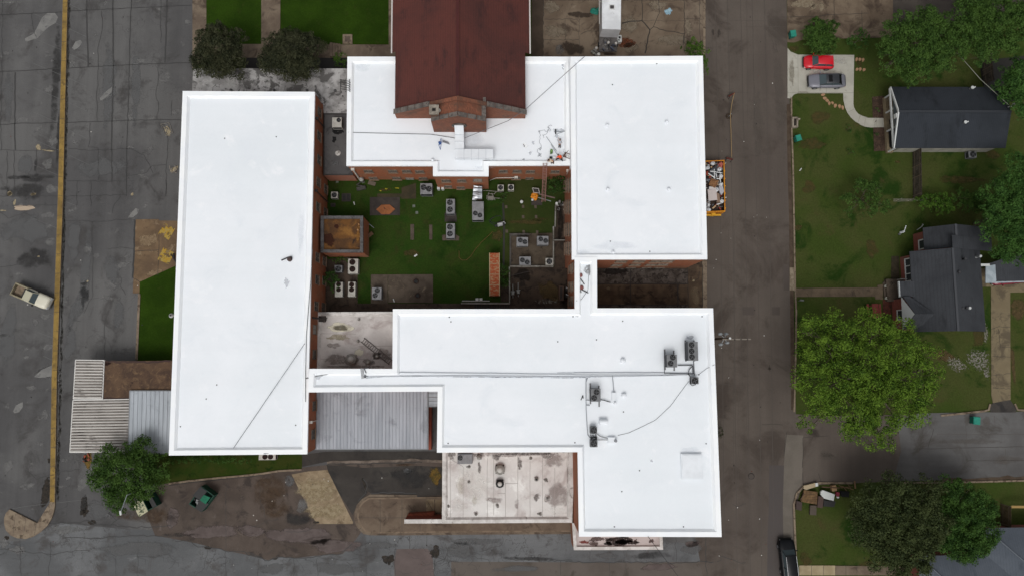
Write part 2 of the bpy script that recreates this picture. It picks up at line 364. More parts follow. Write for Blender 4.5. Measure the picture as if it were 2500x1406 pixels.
# worn blotches, stains and scaled patches on the lot
g = MB()
L_ = [(345,150,75,50,-35),(240,262,62,24,-20),(552,330,38,22,-55),(518,455,22,32,25),(770,672,22,62,40),(338,374,18,12,0),(374,434,12,12,0),(910,218,12,14,0),(1005,437,42,22,0),(135,858,34,16,-40),
      (275,925,44,20,-40),(525,965,16,24,0),(1072,1062,24,12,-10),(1185,560,50,45,0),(1340,160,24,24,0),(755,22,16,16,0),(680,252,14,14,0),(930,845,22,26,0),(375,1015,46,40,0),(340,1170,50,40,0),(375,1350,50,45,0),(1270,800,46,24,-20),(50,380,30,20,0),(540,1020,26,14,0),(345,640,40,30,0),(940,1055,40,10,0),(60,20,90,8,0)]
for x,y,rx,ry,ro in L_: bl(g,'z1',x,y,rx*1.0,ry*1.0,.012,ro,0)
for x,y,rx,ry,ro in [(505,220,30,14,-8),(960,235,42,26,-40),(1040,185,20,16,-50),(630,500,34,30,20),(690,540,30,20,0),(920,543,36,18,-15),(880,605,50,26,-15),(250,1010,26,40,-30),(190,1262,30,14,0),(180,1210,22,16,0),(340,250,50,30,0),(365,440,46,40,0),(350,330,30,16,-40),(330,975,40,30,0),(350,1190,46,30,0),(370,1370,60,50,0),(790,760,46,40,0),(760,840,50,24,0),(420,1400,30,40,0),(300,1380,60,30,-15)]:
    bl(g,'z7',x,y,rx,ry,.012,ro,0)
for x,y,rx,ry,ro in [(210,178,34,22,-10),(118,305,24,42,35),(290,80,60,34,-15),(290,355,26,40,0),(265,540,24,14,0),(50,690,34,50,20),(180,820,60,24,0),(445,765,16,12,0),(420,650,30,12,0),(120,1230,60,30,0),(30,1190,30,40,0),(545,800,40,60,20)]:
    bl(g,'L',x,y,rx,ry,.012,ro,0)
for x,y,rx,ry,ro in [(615,640,38,330,0),(560,900,50,180,20),(500,1180,50,110,12),(180,350,190,120,-10),(60,1100,60,260,0),(530,420,60,160,0),(800,640,60,120,0),(850,960,40,120,0)]:
    bl(g,'z7',x,y,rx,ry,.009,ro,1)
for x,y,rx,ry,ro in [(780,620,60,330,0),(970,620,40,300,0),(720,1200,220,70,0),(180,1180,70,70,0),(60,700,40,200,0)]: bl(g,'z1',x,y,rx,ry,.009,ro,1)
for x,y,rx,ry,ro in [(250,1275,150,34,0),(400,560,40,400,0),(420,1000,26,200,0),(130,1270,90,20,0),(255,1180,12,50,0)]: bl(g,'z1',x,y,rx,ry,.010,ro,2)
for x,y,rx,ry,ro in [(180,80,190,60,0),(250,560,130,90,0),(30,1105,40,12,0),(600,740,30,16,0)]: bl(g,'z7',x,y,rx,ry,.010,ro,2)
for x,y,rx,ry,ro in [(300,860,34,90,5),(550,940,22,70,0),(605,1052,24,14,0),(45,1155,20,12,0),(320,650,10,20,0)]: bl(g,'L',x,y,rx,ry,.014,ro,3)
for x,y,rx,ry,ro in [(275,1055,26,20,40),(340,1078,50,8,8),(70,1388,20,14,0),(240,1390,20,14,-20),(1200,940,46,22,60),(1245,1215,34,22,-40),(945,1392,12,12,0)]: bl(g,'z1',x,y,rx,ry,.015,ro,4)
for x,y,rx,ry,ro in [(105,160,10,26,5),(70,98,22,18,0),(238,100,18,12,-20),(20,218,30,5,0),(626,722,8,9,0),(275,546,10,6,0)]: bl(g,'z7',x,y,rx,ry,.015,ro,4)
bl(g,'z7',172,200,84,17,.0145,0,5)
st1 = g.build('stain', [b_light,b_mid,b_dark,b_hole,b_tan,blot_mat('blot_pinkish',c(176,158,138),None,.8,(.25,.35),.95)], lot)
# grit on the lot: scattered tiny stones, as one stuff part
# service road and patched yard
g = MB()
sr = [(-1500,1345),(60,1320),(140,1275),(300,1290),(520,1300),(700,1310),(860,1290),(1090,1296),(1400,1296),(1720,1330),(1720,2300),(-1500,2300)]
g.poly([W(*p) for p in sr], .004)
serv = struct(g.build('service_road', m_serv))
g = MB()
g.poly(pw('F',(-480,380),(0,400),(180,370),(810,300),(830,250),(1960,255),(1960,620),(1230,590),(1160,650),(1080,830),(1150,960),(1100,1030),(1040,1100),(960,1185),(700,1200),(480,1225),(320,1210),(220,1245),(0,1190),(-200,1150),(-480,1080),(-900,1000),(-980,800),(-900,500)), .006, 0)   # brown yard
g.poly(pw('F',(800,300),(1125,320),(1150,420),(1210,580),(1110,690),(1060,800),(1000,700),(900,540),(820,370)), .010, 1)
g.poly(pw('F',(1120,330),(1700,310),(1960,320),(1960,600),(1690,610),(1240,580),(1200,560),(1130,420)), .012, 1)
g.poly(pw('F',(800,170),(1960,165),(1960,262),(800,270),(560,320),(540,200)), .014, 1)
g.poly(pw('F',(455,395),(620,365),(810,350),(1065,870),(1060,885),(700,885)), .020, 2)     # tan slab
g.poly(pw('F',(1500,1135),(1800,1130),(1850,1180),(1880,1500),(1480,1500),(1470,1250)), .012, 3)   # pinkish patch in the road
g.poly(pw('I',(1330/2.3,915),(1480,905),(1800,905),(2130,1100),(2130,1900),(-1200,1900),(-1200,905)), .007, 4) # brown band at the bottom
yard = struct(g.build('yard', [m_brn, m_drk, m_tan, surf('mauve_patch', c(99,88,85), c(90,80,77), .4, grain=.06), surf('road_band', c(86,79,73), c(95,88,82), .2, c3=c(76,69,63), s3=.3, grain=.08)]))
g = MB()
for k, pts, w_ in [('F',[(0,1180),(100,1210),(230,1250),(320,1215),(480,1225),(700,1205),(940,1185),(1010,1120),(1060,1080)],.12),('F',[(130,1230),(120,1406)],.06),('F',[(475,1230),(475,1406)],.06),('F',[(710,1215),(715,1406)],.06),
        ('F',[(1000,1260),(1060,1330),(1075,1406)],.07),('F',[(1195,1250),(1198,1406)],.06),('F',[(1480,1140),(1475,1300),(1485,1406)],.06),('F',[(1870,1200),(1872,1406)],.06),('F',[(1625,1010),(1625,1130)],.08),('F',[(1795,1010),(1800,1110)],.05),
        ('F',[(1040,1120),(1050,1160),(1110,1190),(1190,1210),(1290,1200)],.05),('F',[(720,1215),(990,1240),(1110,1230)],.05),('F',[(1880,1210),(1960,1240),(2000,1250),(2113,1265)],.06),('F',[(140,640),(175,720),(195,825)],.06),('F',[(135,470),(140,640)],.05),
        ('F',[(1870,1120),(1960,1140),(2113,1110)],.05),('F',[(1990,1180),(2040,1230),(2000,1300)],.05),('F',[(690,890),(640,940),(560,960),(400,960)],.07),('F',[(1440,1080),(1425,1130)],.05),('F',[(30,930),(200,860),(330,840)],.05),
        ('F',[(1115,660),(1150,620),(1190,580),(1200,480),(1165,440)],.12),('F',[(1240,585),(1340,575),(1690,580)],.12),
        ('G',[(80,1406),(82,1280),(190,1230),(215,1140)],.06),('G',[(190,1080),(210,1140),(330,1110),(350,1050)],.05),('G',[(760,1010),(760,1080),(730,1110),(560,1150)],.05),('G',[(450,1210),(620,1240),(640,1290)],.05),('G',[(830,1240),(1340,1250),(1450,1245)],.09),('G',[(1335,1250),(1335,1390)],.06),('G',[(130,1150),(240,1150),(350,1170)],.04),('G',[(215,1170),(225,1280),(260,1350)],.04),
        ('I',[(0,905),(260,915),(620,910),(1170,915),(1480,905),(1490,905),(1560,908)],.1),('I',[(1160,650),(1165,910)],.06),('I',[(1480,650),(1482,905),(1490,1060)],.09),('I',[(1640,850),(1740,880),(1850,920),(1900,915)],.07),('I',[(1635,850),(1640,890),(1600,905)],.06),('I',[(1760,300),(1800,325),(1900,295)],.05),('I',[(260,800),(262,900)],.05),('I',[(615,790),(612,905)],.05),('I',[(465,915),(465,1060)],.05),('I',[(640,915),(640,1060)],.04),
        ('E',[(80,1170),(300,1170),(520,1155),(760,1160)],.08),('E',[(0,1080),(190,1075),(240,1060),(290,1085),(380,1090),(400,1070),(450,1035)],.10),('E',[(380,1090),(520,1105),(640,1100),(750,1090)],.09),('E',[(780,1190),(870,1185),(920,1225),(1000,1230),(1060,1235),(1110,1255),(1200,1250),(1315,1290)],.09),
        ('E',[(550,1180),(545,1406)],.05),('E',[(410,1160),(415,1406)],.04),('E',[(1090,1250),(1095,1406)],.05),('E',[(540,1280),(640,1290),(740,1270),(780,1310),(740,1360)],.04),('E',[(900,1406),(960,1350),(975,1230)],.04),('E',[(1095,830),(1090,1060),(1090,1240)],.05),('E',[(240,960),(340,965)],.05),('E',[(340,1000),(420,1060)],.05),('E',[(750,1010),(755,1110)],.05)]:
    crack(k, pts, w_, 0 if k != 'I' else 0, .12, .4, .024)
for _ in range(70):                             # crazing in the service road
    px, py = random.choice([(random.uniform(860,1180), random.uniform(1330,1400)), (random.uniform(0,860), random.uniform(1330,1400)), (random.uniform(1060,1150), random.uniform(1330,1390))])
    a = random.uniform(0, 3.14); L = random.uniform(8, 30)
    crack('o', [(px,py),(px+L*math.cos(a),py+L*.6*math.sin(a)),(px+L*1.5*math.cos(a+.5),py+L*math.sin(a+.5))], .035, 0, .12, .3, .022)
g.build('crack', LOTM, yard)
g = MB()
for x,y,rx,ry,ro,m in [(1410,1240,75,50,10,3),(1880,1160,50,60,20,3),(290,1230,34,14,-10,3),(520,840,180,60,0,2),(560,1000,420,90,0,6),(880,1100,250,80,0,6),(60,960,160,60,0,6),(1640,430,200,120,0,2),(560,700,50,90,20,0),
        (700,560,190,150,0,7),(800,760,200,90,0,7),(300,740,190,80,0,5),(240,560,200,160,0,5),(1880,420,60,110,0,8),(1600,360,50,30,0,1),(430,460,60,60,0,1),(700,870,30,14,0,3),(1180,500,16,70,-20,3),(1580,300,120,14,0,5),(900,1330,260,60,0,1),(250,1330,120,60,0,1),(1300,1100,200,40,0,1)]:
    bl(g,'F',x,y,rx,ry,.0215 if m in (3,) else .0205,ro,m)
for x,y,rx,ry,ro,m in [(600,690,130,16,-3,2),(215,960,20,60,0,2),(265,1075,30,10,10,3),(215,1010,30,20,0,3),(310,1000,90,60,0,1),(800,1150,120,14,0,2),(980,1230,26,10,0,3),(560,1240,300,40,0,1),(100,1120,100,30,0,0),(760,1050,40,70,0,6),(1000,1130,200,40,0,6),(600,1030,180,50,0,5),(240,690,30,50,0,8)]:
    bl(g,'E',x,y,rx,ry,.0205,ro,m)
for x,y,rx,ry,ro,m in [(100,1180,40,50,20,3),(1050,1230,300,20,3,2),(500,1060,300,30,0,1),(1420,940,40,26,0,3),(900,1330,260,30,0,1),(340,1150,160,80,0,1)]: bl(g,'G',x,y,rx,ry,.0205,ro,m)
for x,y,rx,ry,ro,m in [(1330,760,110,80,0,1),(1330,720,90,30,0,6),(440,840,140,30,0,1),(900,840,240,40,0,2),(1000,960,200,40,0,6)]: bl(g,'I',x,y,rx,ry,.0205,ro,m)
g.build('stain', [b_light,b_mid,b_dark,b_hole,b_tan,b_brown,b_mauve,blot_mat('blot_pale_tan',c(170,156,128),c(140,124,96),1.2,(.3,.9),.6),blot_mat('blot_ochre',c(118,92,44),c(84,74,40),1.0)], yard)
# broken ledge of pale concrete in front of the metal canopy
g = MB()
pts = pw('F',(808,285),(870,270),(1000,272),(1180,270),(1400,262),(1560,262),(1640,248),(1760,262),(1960,265))
g.ribbon(jag(pts,.5,.05), .34, .06, 0); g.ribbon(jag(pw('F',(810,292),(1100,288),(1400,280),(1750,275)),.4,.08), .13, .065, 1)
struct(g.build('kerb_ledge', [surf('ledge_concrete', c(120,108,98), c(90,80,72), 1.0, grain=.15), m_crackb]))
# road
g = MB()
g.poly([W(*p) for p in [(1705,-900),(1712,-60),(1718,60),(1718,140),(1640,140),(1640,1150),(1700,1320),(1716,1406),(1730,2300),(1960,2300),(1944,1406),(1940,1245),(1958,1185),(2100,1178),(2500,1160),(3800,1120),(3800,960),(2500,1004),(2440,1010),(2390,1008),(2000,1015),(1943,1010),(1936,700),(1928,240),(1922,118),(1920,-60),(1912,-900)]], .008)
road = struct(g.build('road', m_road))
g = MB()
g.poly([W(*p) for p in [(2190,1022),(2240,1008),(2500,1004),(3800,960),(3800,1120),(2500,1163),(2180,1176),(2200,1100)]], .012, 0)
g.poly([W(*p) for p in [(1878,1135),(1914,1135),(1911,1240),(1913,1330),(1908,1500),(1872,1500),(1874,1300),(1877,1240)]], .013, 1)
g.poly([W(*p) for p in [(1918,1060),(1961,1062),(1958,1180),(1940,1205),(1934,1240),(1939,1400),(1909,1400),(1911,1240),(1914,1135)]], .012, 2)
g.poly([W(*p) for p in [(1813,749),(1842,749),(1842,769),(1813,769)]], .012, 3); g.poly([W(*p) for p in [(1884,749),(1904,749),(1904,769),(1884,769)]], .012, 3)
g.poly(pw('z8',(38,752),(78,752),(82,945),(40,945)), .0125, 3)
g.build('patch', [m_side, flat('dark_patch', c(66,59,56), grain=.06), surf('gutter_concrete', c(96,90,82), c(106,99,91), .3, grain=.08), flat('square_patch', c(70,61,55), grain=.06)], road)
g = MB()
RC = [('z5',[(65,240),(250,170),(540,175),(735,170)],1),('z5',[(400,220),(735,222)],1),('z5',[(410,0),(415,400),(418,800),(425,1406)],1),('z5',[(420,450),(560,455),(735,400)],1),('z5',[(60,745),(330,760),(740,770)],1),('z5',[(330,920),(740,930)],1),('z5',[(340,1000),(560,1005)],1),('z5',[(300,1290),(740,1250)],1),('z5',[(130,0),(128,600)],1),('z5',[(190,150),(195,420)],1),
      ('C',[(1290,330),(1687,340)],1),('C',[(1350,680),(1687,682)],1),('C',[(1470,0),(1475,1406)],1),('C',[(1520,0),(1530,1406)],1),('C',[(1585,0),(1590,1406)],1),('C',[(1350,1180),(1687,1190)],1),
      ('H',[(1450,320),(1820,330)],1),('H',[(1620,0),(1615,1406)],1),('H',[(1690,0),(1660,700),(1665,1406)],1),('H',[(1755,0),(1750,1406)],1),
      ('J',[(0,1020),(90,1015),(190,1022)],0),('J',[(200,1300),(225,1090)],0),('J',[(370,1140),(375,1300),(365,1406)],0),('J',[(370,1140),(600,1120)],0),('J',[(1370,1240),(1800,1230),(2368,1220)],0),('J',[(1410,1240),(1415,1406)],1),('J',[(1550,1060),(1500,1230)],0),('J',[(1840,1020),(1850,1220)],1),('J',[(2100,940),(2110,1050)],1),('J',[(1580,1105),(1900,1110),(2368,1105)],1),('J',[(710,1150),(715,1406)],1),('J',[(2200,1240),(2210,1406)],1),
      ('K',[(1230,200),(1250,340),(1290,380)],1),('K',[(1490,130),(1520,390)],1),('K',[(1960,250),(2500,245)],0),('K',[(755,100),(755,440)],1),('K',[(390,360),(395,470)],0),('K',[(540,370),(560,440),(600,460)],0)]
for k, pts, m in RC: crack(k, pts, .05 if m else .07, m, .05, .6, .017)
for x in (1760, 1790, 1822, 1850, 1880): crack('o', [(x-14,0),(x,600),(x+10,1406)], .09, 1, .03, 2, .0165)
g.build('crack', [m_crackb, flat('road_joint', c(70,63,57), grain=.1)], road)
g = MB()
for k,x,y,rx,ry,m in [('z5',135,265,12,36,0),('z5',185,275,16,50,0),('J',70,515,26,14,0),('J',70,510,5,46,0),('J',470,1095,60,46,0),('J',590,1300,90,46,1),('K',610,195,70,26,1),('J',2030,990,40,60,1),('J',1850,980,34,50,1),('J',165,822,10,7,0),('z5',110,395,46,8,1),('z5',640,260,70,200,1),('z5',680,800,60,400,1),('z5',500,1000,60,300,1),('J',2200,1340,200,40,1),('J',1900,1170,300,30,1),]:
    bl(g,k,x,y,rx,ry,.0155,0,m)
g.build('stain', [b_hole if 0 else blot_mat('blot_road_dark',c(54,48,44),None,.8,(.3,1.0),.4), blot_mat('blot_road_light',c(98,91,84),None,.7,(.2,1.3),.35)], road)
g = MB()                                          # litter specks on paving
for _ in range(150):
    px, py = random.choice([(random.uniform(1735,1915), random.uniform(0,1400)), (random.uniform(0,420), random.uniform(0,1400)), (random.uniform(560,1060), random.uniform(1160,1400))])
    if 170 < px < 420 and py > 870: continue
    p = W(px, py); r = random.uniform(.03,.09); g.lathe(p.x, p.y, [(r,.01),(r*.8,.05),(r*.3,.07)], 5, random.choice([0,0,0,1,1,2]))
o = g.build('litter', [flat('litter_dark', c(40,38,36)), flat('litter_white', c(200,198,192)), flat('litter_red', c(96,44,34))]); o['kind'] = 'stuff'
# manhole
p = QW('H',1795,1248); g = MB(); g.lathe(p.x,p.y,[(.42,.012),(.42,.025),(.3,.025)],24); g.disc(p.x,p.y,.03,.3,24,1)
one(g,'manhole_cover',[flat('iron',c(58,52,48),.7),flat('iron_inner',c(70,62,56),.7)],'round iron manhole cover flush in the brown road beside the building','manhole cover')
# ------------------------------------------------------------------ kerbs, walks, pads
def slab(name, poly, z, m, parent=None): g = MB(); g.prism(poly, -.02, z, 0); o = g.build(name, m, parent); return struct(o) if parent is None else o
g = MB()
kb = [W(*p) for p in [(155,-300),(155,0),(143,480),(144,440),(128,920),(123.5,1226),(92.5,1275.5),(25.5,1242),(17,1250),(12.5,1262),(12,1276),(16,1292),(28,1305),(44,1312),(64,1314),(82,1309),(100,1298),(118,1281),(128,1264),(134,1246),(136,1232),(141,920),(156,440),(156,480),(167,0),(170,-300)] if p not in ((144,440),(156,440))]
g.prism(kb, 0, .17, 0)
isl = struct(g.build('kerb_island', m_kerb))
g = MB(); g.prism([W(*p) for p in [(155.5,-299),(155.5,0),(143.5,480),(128.5,920),(124,1224),(135,1224),(140.5,920),(155.5,480),(166.5,0),(169.5,-299)]], .1, .178)
g.build('painted_top', m_yel, isl)
g = MB()
for i in range(26):
    y = i*47+10; x0 = 155-(y/1226)*32; g.ribbon([W(x0,y),W(x0+12,y-.6)], .05, .182)
for x in (40,66,92): g.ribbon([W(x,1252+ (x-40)*.3),W(x-6,1305)], .04, .174)
g.build('joint', m_jointb, isl)
# broken strip of bare soil and weeds beside the yellow kerb
g = MB()
for y in range(0, 1210, 13):
    x = 161+ -26*(y/1100.0)+8; p = W(x+random.uniform(-1,2), y); blob(g, p.x, p.y, .12+.12*random.random(), .8, .02, 0, 0)
o = g.build('kerb_dirt', blot_mat('blot_weed', c(44,44,34), c(38,36,32), 2, (.4,1.1), .6)); o['kind'] = 'stuff'
walk = struct(slab('sidewalk_strip', [W(*p) for p in [(470,-60),(504,-60),(504,80),(504,140),(470,168)]], .03, m_bcon))
slab('walk_path', [W(*p) for p in [(638,-60),(685,-60),(684,112),(638,112)]], .035, m_bcon)
slab('terrace', [W(*p) for p in [(504,108),(949,110),(949,142),(850,142),(700,142),(504,142)]], .028, m_bcon)
g = MB()
for i in range(4):
    a,b = q('z2',(1075+i*18,318),(1093+i*18,415)); g.prism([W(a[0],a[1]),W(b[0],a[1]),W(b[0],b[1]),W(a[0],b[1])], 0, .5-.12*i, 0)
struct(g.build('steps', m_bcon))
slab('lawn_north', [W(*p) for p in [(504,-80),(638,-80),(638,108),(504,108)]], .012, m_grassL)
slab('lawn_church', [W(*p) for p in [(685,-80),(949,-80),(949,109),(685,109)]], .014, m_grassL)
slab('church_walk', [W(*p) for p in [(949,-80),(1010,-80),(1010,150),(949,150)]], .04, m_bcon)
slab('planting_bed', [W(*p) for p in [(600,142),(850,142),(850,172),(600,172)]], .016, flat('bed_soil', c(26,22,18), grain=.2))
g = MB(); a = pw('z2',(1163,250),(1232,250),(1232,318),(1163,318)); g.prism(a, 0, .12, 0); b = offset(a, .28)[1]; g.prism(b, .1, .125, 1)
for i in range(5):
    t = (i+.5)/5; g.ribbon([b[0].lerp(b[1],t), b[3].lerp(b[2],t)], .05, .135, 0)
one(g,'drain_grate',[m_kerb, flat('grate_dark', c(52,36,34))],'square drain grate with a concrete rim in the lawn beside the red roof','grate')
# north yard of cracked concrete
slab('church_side_walk', [W(*p) for p in [(1292,-80),(1298,-80),(1298,145),(1292,145)]], .02, m_grassR)
slab('side_walk_east', [W(*p) for p in [(1298,-80),(1326,-80),(1326,145),(1298,145)]], .05, surf('walk_dark', c(80,68,58), c(70,60,50), .5, grain=.1))
g = MB(); g.poly([W(*p) for p in [(1326,-300),(1672,-300),(1672,160),(1326,160)]], .03, 0)
g.poly([W(*p) for p in [(1672,-300),(1712,-300),(1718,60),(1719,160),(1672,160)]], .034, 1)
ny = struct(g.build('north_yard', [surf('north_yard_concrete', c(100,86,72), c(122,108,92), .2, .38, .62, c3=c(76,64,54), s3=.35, t3=(.5,.64), c4=c(134,120,104), s4=.7, t4=(.64,.74), grain=.12, off=17), m_bcon]))
g = MB()
for pts, w_ in [([(230,140),(490,140)],.07),([(230,287),(480,287)],.07),([(225,0),(222,400)],.1),([(930,0),(930,150)],.12),([(785,170),(860,155),(925,150),(985,217),(960,330),(950,385)],.2),([(985,217),(1010,195),(1100,225),(1160,230),(1230,245)],.12),([(1050,0),(1052,100),(1025,160),(1010,195)],.09),([(1230,0),(1232,380)],.1),([(230,8),(600,8)],.05),([(790,8),(1230,8)],.06),([(930,150),(1230,152)],.05),([(490,250),(540,225),(620,225)],.08),([(1340,0),(1342,400)],.07),([(1235,136),(1370,140)],.06),([(1232,245),(1225,310)],.08),([(380,140),(382,290)],.05),([(480,140),(482,400)],.05),([(1370,0),(1372,400)],.07)]:
    crack('z4', pts, w_, 0, .08, .4, .042)
g.build('crack', m_crackb, ny)
g = MB()
for x,y,rx,ry,m in [(280,50,70,60,0),(300,230,90,60,0),(840,180,80,70,0),(850,340,60,50,0),(1150,290,120,60,0),(500,110,110,30,1),(430,350,100,60,1),(1040,40,90,40,0),(820,310,60,50,2),(340,360,40,46,3),(700,390,60,12,1),(1260,200,26,100,0)]:
    bl(g,'z4',x,y,rx,ry,.038,0,m)
bl(g,'z4',1118,85,34,28,.043,0,4)
g.build('stain', [blot_mat('blot_ylight',c(136,124,108),c(118,106,90),1.2,(.35,.85),.7), blot_mat('blot_ydark',c(64,54,46),None,1,(.35,.85),.7), b_rust, b_light, blot_mat('blot_blue',c(158,188,200),c(120,150,166),3,(.4,.6),.9)], ny)
# east court between the right building and the south building
g = MB()
g.poly(pw('C',(320,250),(1280,250),(1287,690),(320,690)), .03, 0)
g.poly(pw('C',(320,330),(1120,340),(1118,466),(320,470)), .045, 1)
g.poly(pw('C',(320,645),(1120,650),(1120,690),(320,690)), .045, 1)
g.poly(pw('C',(1245,270),(1285,270),(1288,690),(1250,690)), .04, 2)
ec = struct(g.build('east_court', [surf('court_drive', c(74,60,48), c(92,76,60), .6, .38, .62, c3=c(52,42,34), s3=.5, t3=(.5,.64), c4=c(104,88,70), s4=1, grain=.1, streak=(.15,(.06,1.2))), surf('court_weathered', c(92,84,78), c(66,58,52), 1.0, .4, .6, c3=c(44,38,34), s3=1.6, t3=(.5,.6), c4=c(130,122,116), s4=3, t4=(.6,.7), grain=.18), m_kerb]))
g = MB()
for pts, w_ in [([(630,340),(630,645)],.12),([(1035,470),(1038,645)],.16),([(1120,330),(1125,690)],.1),([(320,468),(1120,466)],.14),([(320,648),(1120,648)],.12),([(1240,280),(1250,330),(1245,400),(1248,500),(1250,660)],.1),([(1220,360),(1215,420),(1180,440)],.08)]: crack('C', pts, w_, 0, .03, .5, .052)
g.build('crack', flat('court_crack', c(34,28,24)), ec)
g = MB(); bl(g,'C',1180,560,50,90,.05,0,0); bl(g,'C',1170,440,14,12,.053,0,1); bl(g,'C',440,505,20,16,.05,0,0); bl(g,'C',500,360,150,30,.05,0,2)
g.build('stain', [blot_mat('blot_tanlight',c(120,104,84),None,1,(.3,.9),.6), b_tan, blot_mat('blot_grim',c(38,33,30),None,1.4,(.4,.7),.8)], ec)
# courtyard
g = MB(); g.poly(pw('A',(190,180),(2400,180),(2400,1400),(190,1400)), .010, 0)
g.poly(pw('B',(580,200),(1290,200),(1290,720),(640,720),(620,500)), .014, 1)
g.poly(pw('A',(190,940),(493,915),(493,1400),(190,1400)), .03, 2)
g.poly(pw('A',(190,1335),(2000,1335),(2000,1420),(190,1420)), .034, 2)
g.poly(pw('B',(635,430),(700,430),(700,1000),(640,1350),(600,1350)), .012, 1)
court = struct(g.build('courtyard_ground', [m_grassL if 0 else surf('court_lawn', c(39,61,20), c(48,64,24), .3, .35, .65, c3=c(50,56,26), s3=.5, t3=(.46,.7), c4=c(26,48,14), s4=.25, t4=(.48,.7), grain=.3, gs=5, rough=1, spec=.05), m_grassC, m_dcon]))
def pad(k, pts, m, z=.06, name='concrete_pad', lab='', cat='pad', z0=0.0):
    g = MB(); g.prism(pw(k,*pts), z0, z); return one(g, name, m, lab, cat)
m_pad = surf('pad_concrete', c(88,78,68), c(74,65,56), .7, .4, .6, c3=c(118,106,90), s3=.9, t3=(.58,.7), c4=c(58,50,44), s4=1.4, t4=(.6,.7), grain=.12)
m_padd = surf('pad_dark', c(66,60,56), c(54,49,46), .8, grain=.14)
pad('A',[(613,1075),(765,1075),(765,1335),(613,1335)], m_pad, .08, lab='narrow brown concrete pad under the grey two-fan unit at the courtyard edge')
pad('A',[(768,1075),(1173,1073),(1173,1328),(768,1328)], m_pad, .07, lab='wide brown concrete pad with two rusty round pipe stubs')
pad('A',[(603,378),(875,378),(875,540),(603,542)], m_padd, .05, lab='dark paved pad carrying the orange octagon')
pad('A',[(670,345),(890,345),(890,290),(1020,250),(1020,392),(890,392),(880,376),(670,376)], surf('mud_pad', c(66,58,42), c(54,50,36), .8, grain=.2), .02, 'soil_patch', 'muddy bare patch in the grass south of the north wing', 'soil')
pad('A',[(970,622),(1003,622),(1003,762),(970,762)], m_pad, .1, 'concrete_slab', 'left of the two narrow slabs lying in the courtyard lawn', 'slab')
pad('A',[(1140,627),(1168,627),(1168,760),(1140,760)], m_pad, .1, 'concrete_slab', 'right of the two narrow slabs lying in the courtyard lawn', 'slab')
pad('B',[(95,520),(200,520),(205,600),(95,600)], m_padd, .05, lab='small dark slab between the two tall two-fan units')
pad('B',[(72,720),(105,715),(105,745),(190,745),(195,712),(228,735),(225,768),(75,768)], m_pad, .06, lab='ragged concrete footing under the lower tall two-fan unit')
pad('B',[(878,405),(975,405),(975,450),(878,450)], m_padd, .05, lab='grey slab on the grass below the orange tarp')
for i,(x,y,l) in enumerate([(802,462,'by the white bucket in the grass'),(803,555,'alone in the worn grass'),(920,555,'with a pale edge in the worn grass'),(650,465,'beside the groove at the lawn edge'),(915,465,'close to the ladder foot slab'),(808,690,'touching the unit yard wall'),(930,692,'between the upper two wide units'),(655,685,'at the corner of the unit yard')]):
    pad('B',[(x-11,y-14),(x+11,y-13),(x+12,y+13),(x-10,y+14)], m_pad, .08, 'stepping_block', 'small grey concrete block '+l, 'block')
for x,y,l in [(1000,458,'upper'),(1027,517,'lower'),(308,238,'corner')]:
    pad('A',[(x-12,y-12),(x+12,y-13),(x+13,y+11),(x-11,y+13)], surf('stone_grey', c(104,110,100), c(84,90,80), 2, grain=.1), .05, 'paving_stone', {'upper':'pale square paving stone, upper of the two right of the octagon','lower':'pale square paving stone, lower of the two right of the octagon','corner':'pale square stone at the foot of the pink parapet wall'}[l], 'stone')
# octagon
pts = pw('A',(662,490),(710,448),(785,447),(832,488),(785,532),(710,534)); g = MB(); g.prism(pts, .05, .16, 0)
o = tag(g.build('octagon_cover', surf('orange_clay', c(146,92,58), c(128,80,50), 1.0, c3=c(100,62,42), s3=1.3, grain=.08)), 'orange clay coloured octagonal cover on the dark courtyard pad', 'cover'); 
g = MB(); p = QW('A',740,485); g.tube([(p.x,p.y,.2),(p.x-.15,p.y+.25,.18)], .04); g.lathe(p.x,p.y,[(.07,.16),(.07,.22),(.04,.24)],8); g.build('handle', flat('rust_dark', c(84,50,36)), o)
# grates
for x0,y0,x1,y1,l in [(350,345,432,417,'square drain grate with two dark openings near the west wall'),(250,432,293,465,'small pale drain frame at the west wall corner')]:
    a = pw('A',(x0,y0),(x1,y0),(x1,y1),(x0,y1)); g = MB(); g.prism(a, 0, .1, 0); b = offset(a, .12)[1]; g.prism(b, .09, .105, 1)
    g.ribbon([b[0].lerp(b[1],.5), b[3].lerp(b[2],.5)], .1, .11, 0); one(g,'drain_grate',[m_padd,flat('hole',c(22,22,20))],l,'grate')
# two pipe stubs
for x,y,l in [(1018,1135,'upper'),(1033,1262,'lower')]:
    p = QW('A',x,y,.3); g = MB(); g.lathe(p.x,p.y,[(.34,.06),(.34,.3),(.28,.32),(.26,.2)],20,0,False); g.disc(p.x,p.y,.2,.27,20,1)
    one(g,'pipe_stub',[surf('stub_rust',c(72,50,42),c(50,38,34),3,grain=.15),flat('hole',c(22,22,20))],l+' of the two round rusty pipe stubs on the wide pad','pipe')
